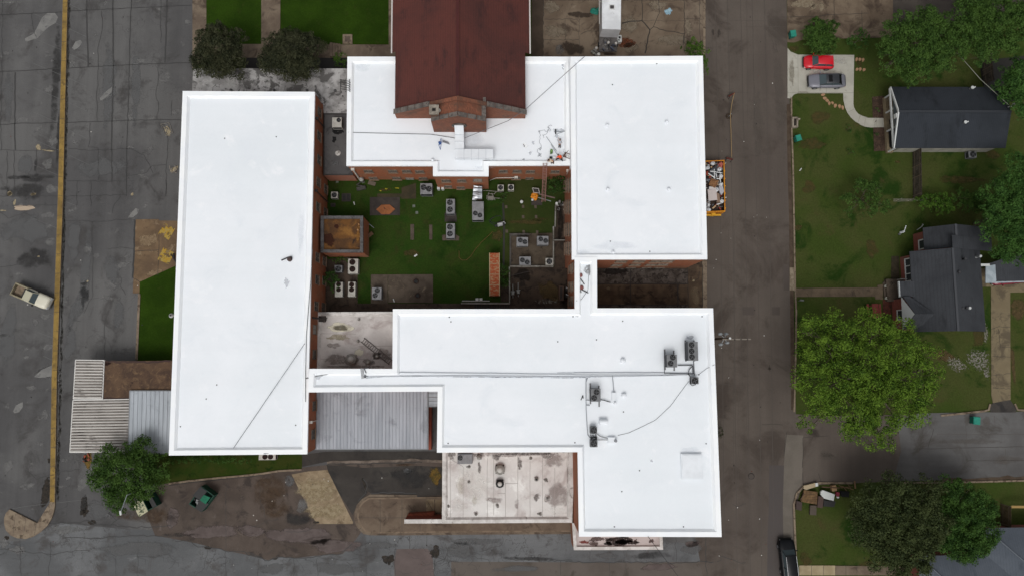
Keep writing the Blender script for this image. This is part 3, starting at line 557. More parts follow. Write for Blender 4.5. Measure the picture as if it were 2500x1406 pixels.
# unit yard
g = MB(); g.prism(pw('B',(685,710),(1080,700),(1080,1000),(685,1000)), 0, .10, 0)
uy = struct(g.build('unit_yard', surf('unit_yard_floor', c(70,60,50), c(84,74,62), .8, .4, .6, c3=c(50,44,38), s3=1.2, c4=c(104,94,82), s4=2, t4=(.62,.7), grain=.14)))
g = MB(); g.poly(pw('B',(690,1005),(1330,1005),(1330,1380),(690,1380)), .04, 0); g.poly(pw('B',(1105,445),(1330,445),(1330,1010),(1085,1010),(1085,640),(1105,640)), .036, 0); g.poly(pw('B',(600,1170),(680,1170),(680,1320),(600,1320)), .05, 0)
sk = struct(g.build('sunken_court', surf('sunken_floor', c(60,50,42), c(72,60,50), .6, .4, .6, c3=c(44,37,32), s3=.9, t3=(.5,.62), c4=c(90,76,60), s4=1.5, t4=(.62,.72), grain=.15)))
g = MB(); bl(g,'B',1050,1230,120,100,.05,30,0); bl(g,'B',1020,1320,150,30,.052,0,1); bl(g,'B',800,1080,100,60,.05,0,2); bl(g,'B',1140,620,30,200,.05,0,2)
g.build('stain', [blot_mat('blot_olive',c(96,80,52),c(80,66,44),1.4,(.3,.8),.7), b_gravel, blot_mat('blot_deep',c(34,29,25),None,1,(.35,.8),.7)], sk)
def wallrun(k, pts, w_, h, m, name, lab, cat='wall'):
    g = MB(); P = pw(k,*pts,z=h)
    for a,b in zip(P[:-1],P[1:]):
        d = (b-a); L = d.length; g.box((a.x+b.x)/2,(a.y+b.y)/2,0,L+w_*.98,w_,h,math.atan2(d.y,d.x))
        h -= .004
    return one(g,name,m,lab,cat)
m_wl = surf('low_wall', c(136,134,128), c(112,108,100), 1.0, c3=c(80,74,68), s3=1.4, t3=(.56,.66), grain=.12)
m_wd = surf('low_wall_dark', c(84,80,76), c(66,62,58), 1.0, grain=.15)
wallrun('B',[(690,714),(850,712)],.3,.35,m_wd,'low_wall','short dark low wall on the north side of the unit yard')
wallrun('B',[(689,730),(689,990)],.22,.35,m_wd,'low_wall','dark low wall on the west side of the unit yard')
wallrun('B',[(1078,645),(1078,985)],.16,.55,m_wl,'low_wall','pale low wall on the east side of the unit yard')
wallrun('B',[(690,999),(1070,999)],.2,.5,m_wl,'low_wall','pale low wall on the south side of the unit yard')
wallrun('B',[(1097,450),(1094,635)],.16,.5,m_wl,'low_wall','pale low wall at the upper east edge of the worn grass')
wallrun('B',[(680,1010),(682,1325)],.16,.6,m_wl,'low_wall','thin white wall beside the sunken court, right of the rusty tank')
wallrun('B',[(1090,762),(1190,762)],.1,.5,m_wl,'wall_rail','pale rail crossing the dark strip between yard and right building','rail')
wallrun('B',[(250,1332),(676,1334)],.22,.7,m_wl,'low_wall','long pale low wall along the south edge of the courtyard')
g = MB(); a,b = pw('B',(252,1312),(500,1312),z=.8); g.tube([a,b],.06,8); [g.cyl((a.x+(b.x-a.x)*t,a.y,0),(a.x+(b.x-a.x)*t,a.y,.8),.04,n=6) for t in (0.02,.35,.68,.98)]
one(g,'hand_rail',flat('rail_white',c(170,170,166)),'white pipe hand rail above the long low wall','rail')
g = MB()
for i in range(14):
    a = pw('B',(365+i*23,1345),(378+i*23,1345),(378+i*23,1385),(365+i*23,1385)); g.prism(a, .03, .10-.004*i)
one(g,'floor_vents',flat('vent_dark',c(30,28,26)),'row of dark slots at the foot of the south building','vent')
g = MB(); g.ribbon(pw('B',(622,430),(632,640),(628,900),(625,1000)),.25,.018,0); o = struct(g.build('groove', flat('groove_dark',c(34,32,26),grain=.2)))
# hose / cord on the grass
g = MB(); P = [QW('B',x,y,.04) for x,y in [(530,685),(490,725),(420,790),(370,850),(330,910),(290,945),(250,945),(225,920),(225,860)]]; g.tube(P,.03,5)
one(g,'loose_lead',flat('cord_orange',c(104,72,36)),'thin orange brown cord curving across the courtyard lawn','cord')
# ------------------------------------------------------------------ west slab and grass strip
g = MB(); g.prism(pw('z7',(971,282),(1135,280),(1138,290),(1290,292),(1290,600),(1262,610),(1000,727),(998,810),(950,808),(955,700)), 0, .03, 0)
ws = struct(g.build('west_slab', surf('west_slab_concrete', c(112,92,70), c(94,77,60), .4, .38, .62, c3=c(132,114,92), s3=.7, t3=(.56,.68), c4=c(76,60,46), s4=.9, t4=(.6,.72), grain=.1, streak=(.1,(.3,.8)))))
g = MB()
for pts in ([(965,510),(1135,500)],[(1135,510),(1130,680)],[(1138,395),(1135,510)],[(955,700),(1000,727)]): crack('z7', pts, .08, 0, .05, .4, .038)
bl(g,'z7',1000,525,26,16,.036,0,1); bl(g,'z7',1115,515,16,12,.036,0,1); bl(g,'z7',1030,405,14,10,.036,0,1); bl(g,'z7',1100,660,60,24,.036,-20,1); bl(g,'z7',1060,430,80,60,.035,0,1)
g.build('crack', [m_crackb, blot_mat('blot_wtan',c(150,130,104),c(128,108,84),2,(.4,.8),.7)], ws)
m_flake = blot_mat('flaked_yellow', c(168,134,50), c(160,140,80), 1.6, (.22,.42), .95)
for k,(cx,cy,rt,l) in enumerate([(1192,368,-28,'upper'),(1188,543,-24,'lower')]):
    g = MB(); p = QW('z7',cx,cy); s0 = SC()*2.929; 
    a = R(rt); o4 = g.add([(p.x+(dx*math.cos(a)+dy*math.sin(a))/s0,p.y-(dy*math.cos(a)-dx*math.sin(a))/s0,.04) for dx,dy in ((-44,46),(44,46),(44,-46),(-44,-46))],[[0,1,2,3]])
    for i4 in range(4): g.a[o4+i4] = .45
    tag(g.build('painted_marking', m_flake), 'flaking yellow painted parking square, '+l+' of the two on the brown slab', 'marking')
slab('west_lawn', pw('z7',(1000,727),(1262,610),(1300,600),(1300,1290),(978,1290),(985,1000)), .02, m_grassL)
g = MB(); P = pw('z7',(998,812),(990,1000),(978,1285)); g.ribbon(P,.3,.09,0); g.ribbon(jag(pw('z7',(966,290),(958,560),(950,700)),.4,.05),.2,.035,1)
struct(g.build('west_kerb', [m_kerb, m_crack]))
# south-west lawn below the left building
g = MB(); g.poly(pw('E',(620,640),(1560,640),(1563,700),(1560,745),(1300,770),(1030,795),(860,812),(620,850),(560,760)), .022, 0)
struct(g.build('south_lawn', surf('south_grass', c(40,56,18), c(52,58,24), .5, .4, .6, c3=c(28,44,14), s3=.7, grain=.25, gs=10, rough=1, spec=.05)))
g = MB(); P = pw('E',(740,835),(860,818),(1030,800),(1200,785),(1315,772),(1420,755),(1560,748)); g.ribbon(P,.22,.12,0); g.ribbon(pw('E',(740,842),(860,826),(1040,808),(1315,780)),.2,.05,1)
struct(g.build('south_kerb', [m_kerb, m_drk]))
# rounded entrance slab with kerb
pts = [(1945,625),(1850,628),(1225,635),(1175,665),(1140,705),(1120,755),(1117,810),(1128,860),(1150,905),(1185,945),(1225,962),(1300,968),(2113,958),(3230,955),(3230,625)]
slab('entrance_slab', [W(*p) for p in q('F',*pts)], .12, surf('entrance_concrete', c(94,80,68), c(108,94,80), .4, .4, .6, c3=c(74,62,53), s3=.6, t3=(.52,.66), grain=.1))
pts = [(1700,600),(1235,592),(1150,640),(1100,700),(1080,770),(1077,840),(1095,900),(1130,950),(1170,985),(1240,998),(1550,998),(2113,992),(3230,985),(3230,950),(1300,960),(1190,940),(1135,860),(1120,790),(1150,700),(1230,640),(1700,630)]
slab('entrance_gutter', [W(*p) for p in q('F',*pts)], .06, m_bcon)
g = MB(); g.ribbon(pw('F',(1945,622),(1225,632),(1172,664),(1136,706),(1118,756),(1114,810),(1126,865),(1150,908),(1185,948),(1225,965),(1300,970),(2113,960),(3230,955)), .2, .128, 0)
for a,b in [((1335,640),(1335,962)),((1550,640),(1552,960)),((1120,822),(1700,822)),((1730,880),(1730,958)),((1790,640),(1870,770)),((1115,840),(1080,850)),((1150,920),(1110,950)),((1250,960),(1240,998)),((1325,962),(1325,998)),((1540,962),(1540,998))]: crack('F', [a,b], .06, 1, .02, 1, .133)
g.ribbon(pw('F',(1830,640),(1830,770)), 1.0, .1285, 2); g.ribbon(pw('F',(1915,640),(1915,770)), .9, .1287, 2)
struct(g.build('entrance_kerb', [surf('edge_kerb', c(122,106,90), c(100,86,72), 1, grain=.12), m_jointb, m_tan]))
# ------------------------------------------------------------------ right side: kerb, drive, walks
g = MB()
g.ribbon([W(*p) for p in [(1931,240),(1932,320),(1935,400),(1938,560),(1940,700),(1943,760),(1941,900),(1938,1005)]], .22, .14, 0)
g.ribbon([W(*p) for p in [(1925,255),(1927,400),(1931,540),(1933,700),(1936,1000)]], .5, .03, 1)
g.ribbon([W(*p) for p in [(1926,262),(1927,400)]], .3, .05, 1)
for a,b in [((84,775),(125,775)),]: g.poly(pw('z8',(84,775),(122,775),(126,945),(84,945)), .06, 3)
g.ribbon([W(*p) for p in [(2296,1014),(2400,1003),(2412,1000),(2416,985)]], .25, .14, 0); g.ribbon([W(*p) for p in [(2476,985),(2483,1000),(2500,1001),(2700,998)]], .25, .14, 0)
g.ribbon([W(*p) for p in [(2150,1178),(2350,1176),(2500,1172),(2700,1168)]], .22, .14, 0); g.ribbon(jag([W(*p) for p in [(2300,1172),(2500,1166),(2700,1162)]],1,.2), .5, .03, 1)
g.ribbon([W(*p) for p in [(2080,1178),(2000,1178),(1962,1186),(1945,1203),(1937,1230),(1941,1330),(1948,1500)]], .25, .14, 0)
g.ribbon([W(*p) for p in [(1719,-100),(1719,140)]], .3, .12, 0)
struct(g.build('kerb', [m_kerb, surf('gutter_brown', c(66,54,44), c(80,68,56), 1, grain=.15), m_lcon, surf('pale_apron', c(140,128,110), c(110,98,82), 1.5, grain=.12)]))
g = MB(); g.poly([W(*p) for p in [(1921,-300),(2480,-300),(2480,60),(2180,92),(2060,95),(1965,97),(1952,100),(1938,105),(1922,104)]], .015, 0)
g.poly([W(*p) for p in [(2180,-300),(2700,-300),(2700,40),(2440,60),(2180,88)]], .02, 1)
nd = struct(g.build('north_drive', [surf('ndrive', c(96,82,68), c(114,100,84), .3, c3=c(70,58,48), s3=.35, t3=(.46,.62), c4=c(134,120,100), s4=.6, t4=(.64,.74), grain=.1, off=21), surf('ndrive2', c(62,56,52), c(74,68,62), .3, c3=c(52,46,42), s3=.5, grain=.1)]))
g = MB()
for pts in ([(740,142),(960,140),(1120,122),(1406,112)],[(1125,0),(1130,190)],[(1353,90),(1355,240)]): crack('z5', pts, .08, 0, .05, .5, .026)
bl(g,'z5',960,60,60,26,.024,-45,1); bl(g,'z5',880,30,110,60,.024,0,1); bl(g,'z5',1020,60,30,50,.024,0,1)
g.build('crack', [m_crackb, blot_mat('blot_ndr',c(142,130,110),c(124,110,92),1.5,(.35,.85),.75)], nd)
g = MB()
pd = q('z5',(745,395),(770,425),(830,450),(1290,452),(1283,850),(1288,880),(1303,910),(1325,935),(1360,952),(1400,963))+q('z6',(80,960),(130,967),(272,968),(270,1043),(150,1045),(105,1038),(60,1020))+q('z5',(1345,1020),(1300,998),(1262,962),(1235,925),(1215,880),(1202,820),(1200,765),(830,765),(800,775),(785,790),(778,810),(745,805))
g.prism([W(*p) for p in pd], -.01, .03)
drv = struct(g.build('driveway', m_lcon))
g = MB()
for k,pts in [('z5',[(745,760),(1280,762)]),('z5',[(1240,920),(1290,895)]),('z5',[(1320,1005),(1340,945)]),('z6',[(100,1040),(110,965)]),('z6',[(185,1045),(185,968)]),('z5',[(830,452),(832,765)]),('z5',[(1060,452),(1062,765)])]: crack(k, pts, .045, 0, .01, 1, .036)
bl(g,'z5',870,757,60,8,.034,0,1); bl(g,'z5',1180,500,70,36,.033,0,2); bl(g,'z5',780,600,24,150,.033,0,1); bl(g,'z5',1000,590,60,20,.033,0,2)
g.build('joint', [flat('djoint', c(120,116,106)), blot_mat('blot_d1',c(138,132,118),None,1.5,(.4,.9),.5), blot_mat('blot_d2',c(182,180,172),None,1.5,(.4,.9),.5)], drv)
# stepping stones
m_step = surf('terracotta_stone', c(158,126,96), c(140,108,82), 2, grain=.06, isl=0)
def stone(k,x,y,rx,ry,rot,lab,grp):
    p = QW(k,x,y); s0 = SC()*Z[k][2]; g = MB(); n = 9; ph = random.random()*6; a = -R(rot)
    pts = []
    for i in range(n):
        t = 2*math.pi*i/n; r_ = 1+.14*math.sin(2*t+ph)+.1*math.sin(3*t); X = rx*r_*math.cos(t)/s0; Y = ry*r_*math.sin(t)/s0
        pts.append((p.x+X*math.cos(a)-Y*math.sin(a), p.y+X*math.sin(a)+Y*math.cos(a)))
    g.prism(pts, 0, .05); one(g,'stepping_stone',m_step,lab,'stepping stone',grp)
G1 = 'stepping stones curving from the driveway to the path'
ord8 = ['first','second','third','fourth','fifth','sixth','seventh','eighth']
for i,(x,y,rx,ry,ro) in enumerate([(522,775,33,20,0),(547,826,32,24,-10),(581,858,27,28,-30),(612,896,20,32,15),(658,892,19,24,0),(697,931,21,36,10),(758,940,19,36,-8),(803,958,22,32,0)]):
    stone('O',x,y,rx,ry,ro,'irregular tan stepping stone, '+ord8[i]+' from the driveway in the curved row below the sedan',G1)
G2 = 'stepping stones in two short rows beside the driveway'
for i,(x,y) in enumerate([(1002,268),(1050,270),(1095,276)]): stone('O',x,y,20,30,25,'tan stone in the upper short row right of the driveway, '+['nearest the driveway','the middle one','farthest out'][i],G2)
for i,(x,y) in enumerate([(1008,412),(1055,410),(1108,418)]): stone('O',x,y,20,30,25,'tan stone in the lower short row right of the driveway, '+['nearest the driveway','the middle one','farthest out'][i],G2)
# house walks and drive
g = MB(); g.prism(pw('z8',(125,928),(740,922),(740,905),(780,900),(780,1012),(725,1010),(720,990),(128,992)), -.01, .04)
hw = struct(g.build('garden_path', surf('path_concrete', c(88,76,62), c(102,88,72), .8, c3=c(70,60,50), s3=1, c4=c(120,104,80), s4=1.3, t4=(.64,.74), grain=.12)))
g = MB(); [crack('z8',[(x,925),(x,990)],.05,0,.02,.5,.046) for x in (250,355,550,632)]; g.build('joint', m_jointb, hw)
g = MB(); g.prism([W(*p) for p in [(2395,655),(2500,660),(2640,660),(2640,712),(2466,714),(2467,975),(2424,983),(2420,965),(2419,700),(2395,700)]], -.01, .035, 0)
g.poly([W(*p) for p in [(2424,983),(2465,975),(2482,998),(2480,1006),(2418,1006),(2415,990)]], .03, 1)
hd = struct(g.build('house_driveway', [surf('hdrive', c(112,100,78), c(124,112,88), .4, c3=c(90,80,64), s3=.4, t3=(.45,.6), grain=.1), m_drk]))
g = MB(); [crack('J',p,.06,0,.06,.3,.042) for p in ([(2070,160),(2140,135),(2240,142)],[(2130,150),(2155,330)],[(2080,405),(2245,412)],[(2085,572),(2160,570),(2245,560)],[(2085,690),(2160,695),(2245,698)],[(2150,200),(2135,160)],[(2165,320),(2245,325)])]
g.build('crack', m_crackb, hd)
g = MB(); bl(g,'J',1960,440,150,150,.004,0,0); bl(g,'J',2030,560,40,80,.0045,-15,0); bl(g,'J',2020,200,30,150,.005,0,0); bl(g,'J',1760,480,150,80,.005,20,0); bl(g,'J',2270,480,20,220,.004,0,1); bl(g,'J',1640,400,120,60,.003,20,1); bl(g,'J',2310,40,40,50,.004,0,1); bl(g,'z8',1790,1080,60,100,.0035,0,1)
o = g.build('gravel', [b_gravel, blot_mat('blot_soil',c(92,76,50),c(74,62,40),1.4,(.35,.8),.7)]); o['kind'] = 'stuff'
g = MB(); g.prism(pw('K',(355,1247),(698,1247),(698,1340),(355,1340)), -.01, .04, 0); g.prism(pw('K',(700,1250),(1480,1255),(1480,1342),(700,1340)), -.01, .035, 1)
fp = struct(g.build('front_path', [surf('pale_tan_concrete', c(160,146,118), c(146,132,104), 1, grain=.08), m_bcon]))
g = MB(); [g.ribbon(pw('K',(x,1248),(x,1340)),.05,.046) for x in (472,586,800,905,1040)]; g.build('joint', m_jointb, fp)
# worn soil spots on the lawns
g = MB()
for k,x,y,rx,ry in [('z5',1010,960,100,60),('z5',950,1180,140,60),('z6',375,1325,26,16),('z6',1150,1270,90,40),('z8',230,180,60,60),('z8',150,480,40,26),('z8',1350,120,200,40),('z8',700,640,60,80),('A',740,310,80,20),('B',850,600,180,30),('B',960,575,90,20),('A',980,880,80,40),('B',570,730,60,60),('K',420,1180,60,80),('K',1050,1230,200,20),('z5',800,400,60,30),('z8',1500,1280,60,100),('z5',1330,500,40,70)]:
    bl(g,k,x,y,rx,ry,.017 if k in 'AB' else .003,0,0)
bl(g,'A',700,320,12,8,.018,0,1); bl(g,'A',750,302,12,8,.018,0,1); bl(g,'A',850,296,24,8,.018,0,1)
o = g.build('bare_soil', [blot_mat('blot_worn',c(84,70,40),c(66,62,34),1.0,(.35,.95),.6), blot_mat('blot_ygr',c(150,140,40),None,2)]); o['kind'] = 'stuff'
slab('mulch_bed', pw('z6',(165,795),(262,785),(275,1235),(180,1238)), .02, surf('mulch', c(72,56,46), c(54,42,34), 2, c3=c(96,78,64), s3=5, t3=(.56,.66), grain=.3, gs=9))
slab('side_bed', pw('z8',(845,690),(900,690),(905,900),(840,900)), .02, surf('mulch2', c(56,48,36), c(44,40,28), 2, grain=.3))
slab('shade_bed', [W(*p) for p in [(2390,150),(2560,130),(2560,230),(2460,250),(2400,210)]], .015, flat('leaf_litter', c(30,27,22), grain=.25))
slab('bed_edge_strip', pw('z8',(780,1012),(845,1010),(845,1120),(780,1120)), .02, surf('mulch3', c(84,46,36), c(60,36,30), 2, grain=.3))
# ================================================================== buildings
def bond(name, c1, c2, c3, grain=.12):
    """brick courses with worn patches; object z runs up the wall"""
    s = NB(name)
    g_ = s.n('ShaderNodeNewGeometry'); sp = s.n('ShaderNodeSeparateXYZ'); s.l(s.co, sp.inputs[0])
    ad = s.math('ADD', sp.outputs[0], sp.outputs[1]); cb = s.n('ShaderNodeCombineXYZ'); s.l(ad, cb.inputs[0]); s.l(sp.outputs[2], cb.inputs[1])
    b = s.n('ShaderNodeTexBrick'); s.l(cb.outputs[0], b.inputs['Vector']); b.inputs['Scale'].default_value = 1
    b.inputs['Brick Width'].default_value = .24; b.inputs['Row Height'].default_value = .085; b.inputs['Mortar Size'].default_value = .008
    b.inputs['Color1'].default_value = c1; b.inputs['Color2'].default_value = c2; b.inputs['Mortar'].default_value = c3
    col = s.mix(s.ramp(s.noise(.5, 7, .65), .45, .7), b.outputs['Color'], c3)
    f = s.noise(3, 5, .7); v = s.math('MULTIPLY_ADD', f, grain*4); v.node.inputs[2].default_value = 1-grain*2
    g2 = s.n('ShaderNodeCombineColor'); [s.l(v, g2.inputs[i]) for i in range(3)]
    col = s.mix(1.0, col, g2.outputs[0], 'MULTIPLY'); s.l(col, s.b.inputs['Base Color']); s.b.inputs['Roughness'].default_value = .9
    return s.m
m_brick = bond('orange_brick', c(164,92,56), c(138,76,46), c(134,96,72))
m_brickd = bond('red_brick', c(146,70,50), c(126,58,42), c(110,66,52))
m_brickh = bond('house_brick', c(140,74,62), c(122,62,52), c(112,76,66))
m_white = surf('white_membrane', c(238,241,245), c(229,234,238), .06, .3, .7, c3=c(226,231,236), s3=.22, t3=(.5,.8), c4=c(243,245,248), s4=.35, t4=(.55,.75), streak=(.012,(.02,.35)), grain=.012, gs=3, rough=.55, spec=.3)
m_cap = surf('white_cap', c(247,249,251), c(241,244,247), .3, grain=.01, rough=.5, spec=.3)
m_capo = surf('old_cap', c(214,210,206), c(190,185,180), .8, .4, .6, c3=c(150,142,136), s3=1.6, t3=(.58,.68), grain=.06)
m_pink = surf('old_roof', c(203,197,193), c(185,179,175), .3, .35, .62, c3=c(164,152,148), s3=.35, t3=(.5,.68), c4=c(214,210,206), s4=.5, t4=(.56,.7), grain=.05, rough=.8, off=31)
m_win = flat('window_glass', c(54,58,62), .25, .6); m_frame = surf('window_frame', c(128,116,104), c(104,92,80), 3, grain=.1); m_blind = flat('window_blind', c(150,150,148), .7)
m_sill = flat('window_sill', c(120,96,78), .8); m_under = flat('soffit', c(90,84,78))
def ringmesh(g, out, inn, z, m=0):
    n = len(out)
    g.add([(p.x,p.y,z) for p in out]+[(p.x,p.y,z) for p in inn], [[i,(i+1)%n,(i+1)%n+n,i+n] for i in range(n)], m)
def sidemesh(g, poly, z0, z1, m=0, flip=False):
    n = len(poly); f = [[i,(i+1)%n,(i+1)%n+n,i+n] for i in range(n)]
    if flip: f = [x[::-1] for x in f]
    g.add([(p.x,p.y,z0) for p in poly]+[(p.x,p.y,z1) for p in poly], f, m)
def building(name, label, cat, px, z, deck=.35, pwid=.55, wall=m_brick, roof=m_white, cap=m_cap, group=None, z0=0.0, lip=.08, drip=.32):
    P = [W(a,b,z) for a,b in px]; P, inn = offset(P, pwid); wl = offset(P, lip)[1]
    cx = sum(p.x for p in P)/len(P); cy = sum(p.y for p in P)/len(P)
    t = thing(name, label, cat, (cx,cy,0), group)
    g = MB(); sidemesh(g, wl, z0, z-drip+.03); g.build('wall', wall, t)
    g = MB(); sidemesh(g, P, z-drip, z); ringmesh(g, P, inn, z); n_ = len(inn); cant = offset(inn, .24)[1] if deck >= .3 else inn
    g.add([(p.x,p.y,z-deck) for p in cant]+[(p.x,p.y,z) for p in inn], [[i,(i+1)%n_,(i+1)%n_+n_,i+n_][::-1] for i in range(n_)], 0); ringmesh(g, wl, P, z-drip)
    g.build('parapet', cap, t)
    g = MB(); g.poly(inn, z-deck); rf = g.build('roof', roof, t)
    t['deck'] = z-deck
    return t, P, inn, wl, rf
SEAM = flat('seam', c(214,219,225), .6)
PATCHMAT = None
NWP = [(848,139),(1393,139),(1394,404.5),(1193,405),(1193,430.5),(1057,430),(1057,405.5),(845.5,405.5)]
LBP = [(446,223),(768.5,225),(750,1108),(412,1111)]
RBP = [(1393,139),(1716,137),(1727,633.5),(1396,634)]
SBP = [(959,754),(1403,754),(1403,627.5),(1457.6,627.5),(1458,752),(1741,752),(1762,1310),(1413.5,1309),(1410.3,1103),(1066.5,1104),(1068.5,955),(752,957),(755,899.6),(958,899.6)]
left_b, lbP, _, lbW, lbR = building('west_wing', 'long white roofed brick wing nearest the parking lot', 'building', LBP, 7.4)
north_b, nbP, _, nbW, nbR = building('north_wing', 'white roofed brick wing wrapping the end of the dark red roof', 'building', NWP, 6.9)
right_b, rbP, _, rbW, rbR = building('east_wing', 'tallest white roofed brick block beside the brown street', 'building', RBP, 8.8)
south_b, sbP, _, sbW, sbR = building('south_wing', 'large white roofed south building carrying most of the rooftop units', 'building', SBP, 8.9)
# roof seams and faint repairs, as thin laid strips on the membrane
def laid(rf, par, z, items, name='roof_seam', mat=SEAM):
    g = MB()
    for k, pts, w_ in items: g.ribbon(pw(k,*pts,z=z), w_, z+.006)
    g.build(name, mat, par)
DL, DN, DR_, DS = 7.05, 6.55, 8.45, 8.55
g = MB()
for k,x,y,rx,ry,m in [('o',735,560,8,60,0),('o',700,690,8,14,1)]: bl(g,k,x,y,rx,ry,DL+.005,0,m,DL)
g.build('roof_stain_shade', [blot_mat('blot_roofgrey',c(214,219,226),None,.3,(.1,1.5),.35), blot_mat('blot_scuff',c(200,203,208),None,3,(.4,.9),.5)], left_b)
g = MB()
for k,x,y,rx,ry,m in [('z3',1580,460,40,50,1),('z3',1590,700,24,120,0),('z3',930,990,90,60,0),('z3',130,480,60,40,0),('M',1300,400,240,80,1),('M',420,760,60,70,2),('M',620,690,40,60,1),('M',550,950,40,60,1),('M',1420,900,100,100,1),('M',1190,540,60,60,1),('z3',1000,1200,80,10,0),('z3',60,1150,10,20,1)]: bl(g,k,x,y,rx,ry,DN+.005,0,m,DN)
g.build('roof_stain_shade', [MATS['blot_roofgrey'], blot_mat('blot_scuff2',c(190,194,200),None,4,(.5,.9),.5), blot_mat('blot_wet',c(246,248,250),None,3,(.3,.5),.9)], north_b)
g = MB()
for k,x,y,rx,ry,m in [('C',220,200,70,24,0),('o',1500,600,60,12,0)]: bl(g,k,x,y,rx,ry,DR_+.005,0,m,DR_)
g.build('roof_stain_shade', [MATS['blot_roofgrey']], right_b)
g = MB()
for k,x,y,rx,ry,m in [('C',270,330,30,30,1),('C',1140,925,40,18,1),('C',980,1100,60,70,0),('C',1170,1300,70,50,0),('H',1180,980,120,30,0),('H',790,1090,20,16,1),('C',170,740,16,12,1),('I',520,540,10,4,1),('D',620,560,24,24,1),('D',240,560,60,40,1),('I',420,580,160,12,0)]: bl(g,k,x,y,rx,ry,DS+.005,0,m,DS)  # blobs north of the three-fan unit and the hatch are painted soft shadows
g.build('roof_stain_shade', [MATS['blot_roofgrey'], blot_mat('blot_scuff_shade',c(200,203,208),None,3,(.45,.95),.5)], south_b)
# windows
def plane_of(P, i): a, b = P[i], P[(i+1) % len(P)]; d = (b-a).normalized(); return a, Vector((d.y, -d.x, 0)), d
def window(par, p, n, d, w_, h, kind=0, zoff=0):
    """p centre on wall; frame > panes, sill; n outward"""
    g = MB(); ang = math.atan2(d.y, d.x)
    def bx(g, u, v, su, sv, th, off, m=0):
        cx = p.x+d.x*u+n.x*off; cy = p.y+d.y*u+n.y*off; g.box(cx, cy, p.z+v-sv/2, su, th, sv, ang, m)
    t = .055
    for u in (-w_/2+t/2, w_/2-t/2): bx(g, u, 0, t, h, .1, .04)
    for v in (-h/2+t/2, h/2-t/2): bx(g, 0, v, w_-2*t, t, .096, .04)
    k = 1
    for j in range(1, k+1):
        if k > 1 or w_ > 1.0: bx(g, -w_/2+w_*j/(k+1), 0, .05, h-2*t, .08, .038)
    bx(g, 0, 0, w_-2*t, .05, .07, .036)
    fr = g.build('window', m_frame, par)
    g = MB(); bx(g, 0, 0, w_-2*t-.01, h-2*t-.01, .03, .02)
    g.build('pane', m_win if kind == 0 else m_blind, fr)
    g = MB(); bx(g, 0, -h/2-.05, w_+.16, .09, .22, .08); g.build('sill', m_sill, fr)
def wpx(par, P, i, k, pts, w_, h, kind=0):
    a, n, d = plane_of(P, i)
    for j,(x,y) in enumerate(q(k,*pts)):
        p = Wp(x, y, a, n); window(par, p, n, d, w_, h, kind if not isinstance(kind,(list,tuple)) else kind[j])
# find edges by outward normal
def edge(P, nx, ny, near=None):
    best = None
    for i in range(len(P)):
        a, n, d = plane_of(P, i)
        if n.x*nx+n.y*ny > .9:
            m = (a+P[(i+1)%len(P)])/2; s0 = (m-near).length if near is not None else 0
            if best is None or s0 < best[0]: best = (s0, i)
    return best[1]
e = edge(lbW,1,0)
wpx(left_b,lbW,e,'z2',[(993,805),(990,975),(990,1145),(985,1305)],1.15,1.5)
wpx(left_b,lbW,e,'A',[(130,465),(125,920),(124,1122),(115,1360)],1.15,1.5)
wpx(left_b,lbW,e,'A',[(200,305),(198,515),(188,955),(184,1130),(180,1370)],1.15,1.4)
wpx(left_b,lbW,e,'D',[(215,205),(213,400),(212,800),(203,1022)],1.15,1.4,[1,0,0,0])
e1 = edge(nbW,0,-1,W(950,440)); e2 = edge(nbW,0,-1,W(1125,450)); e3 = edge(nbW,0,-1,W(1290,440))
wpx(north_b,nbW,e1,'A',[(590,142),(810,142),(935,142),(1053,145)],1.1,1.1)
wpx(north_b,nbW,e1,'A',[(635,205),(845,205),(965,210),(1085,207)],1.1,1.1,[0,0,1,0])
wpx(north_b,nbW,e2,'B',[(107,228),(248,226),(393,222)],1.1,1.1,[0,0,1])
wpx(north_b,nbW,e2,'B',[(125,280),(240,290)],1.0,1.1)
wpx(north_b,nbW,e3,'B',[(623,142),(750,142),(868,145),(1093,145)],1.1,1.1)
wpx(north_b,nbW,e3,'B',[(740,203),(862,207)],1.1,1.0)
e = edge(rbW,-1,0); a,n,d = plane_of(rbW,e)
for y in (452,505,560,606):
    for zz in (6.6,3.8,1.4):
        p0 = W(1385,y,zz); t_ = (p0-a).dot(d); p = a+d*t_; p.z = zz; window(right_b,p,n,d,1.5,1.5)
e = edge(rbW,0,-1)
wpx(right_b,rbW,e,'C',[(550,275),(705,273),(850,273),(950,271)],1.35,1.2,[0,0,0,1]); wpx(right_b,rbW,e,'C',[(515,305),(670,302),(808,302),(908,300)],1.35,1.1,[1,0,1,1]); wpx(right_b,rbW,e,'C',[(475,333),(630,330),(765,330),(870,330)],1.35,1.0)
g = MB(); a,b = W(1393,139,8.8),W(1394,406,8.8); g.box(a.x+.03,(a.y+b.y)/2,6.6,.2,abs(a.y-b.y)-.1,1.87); g.build('flashing', m_cap, right_b)
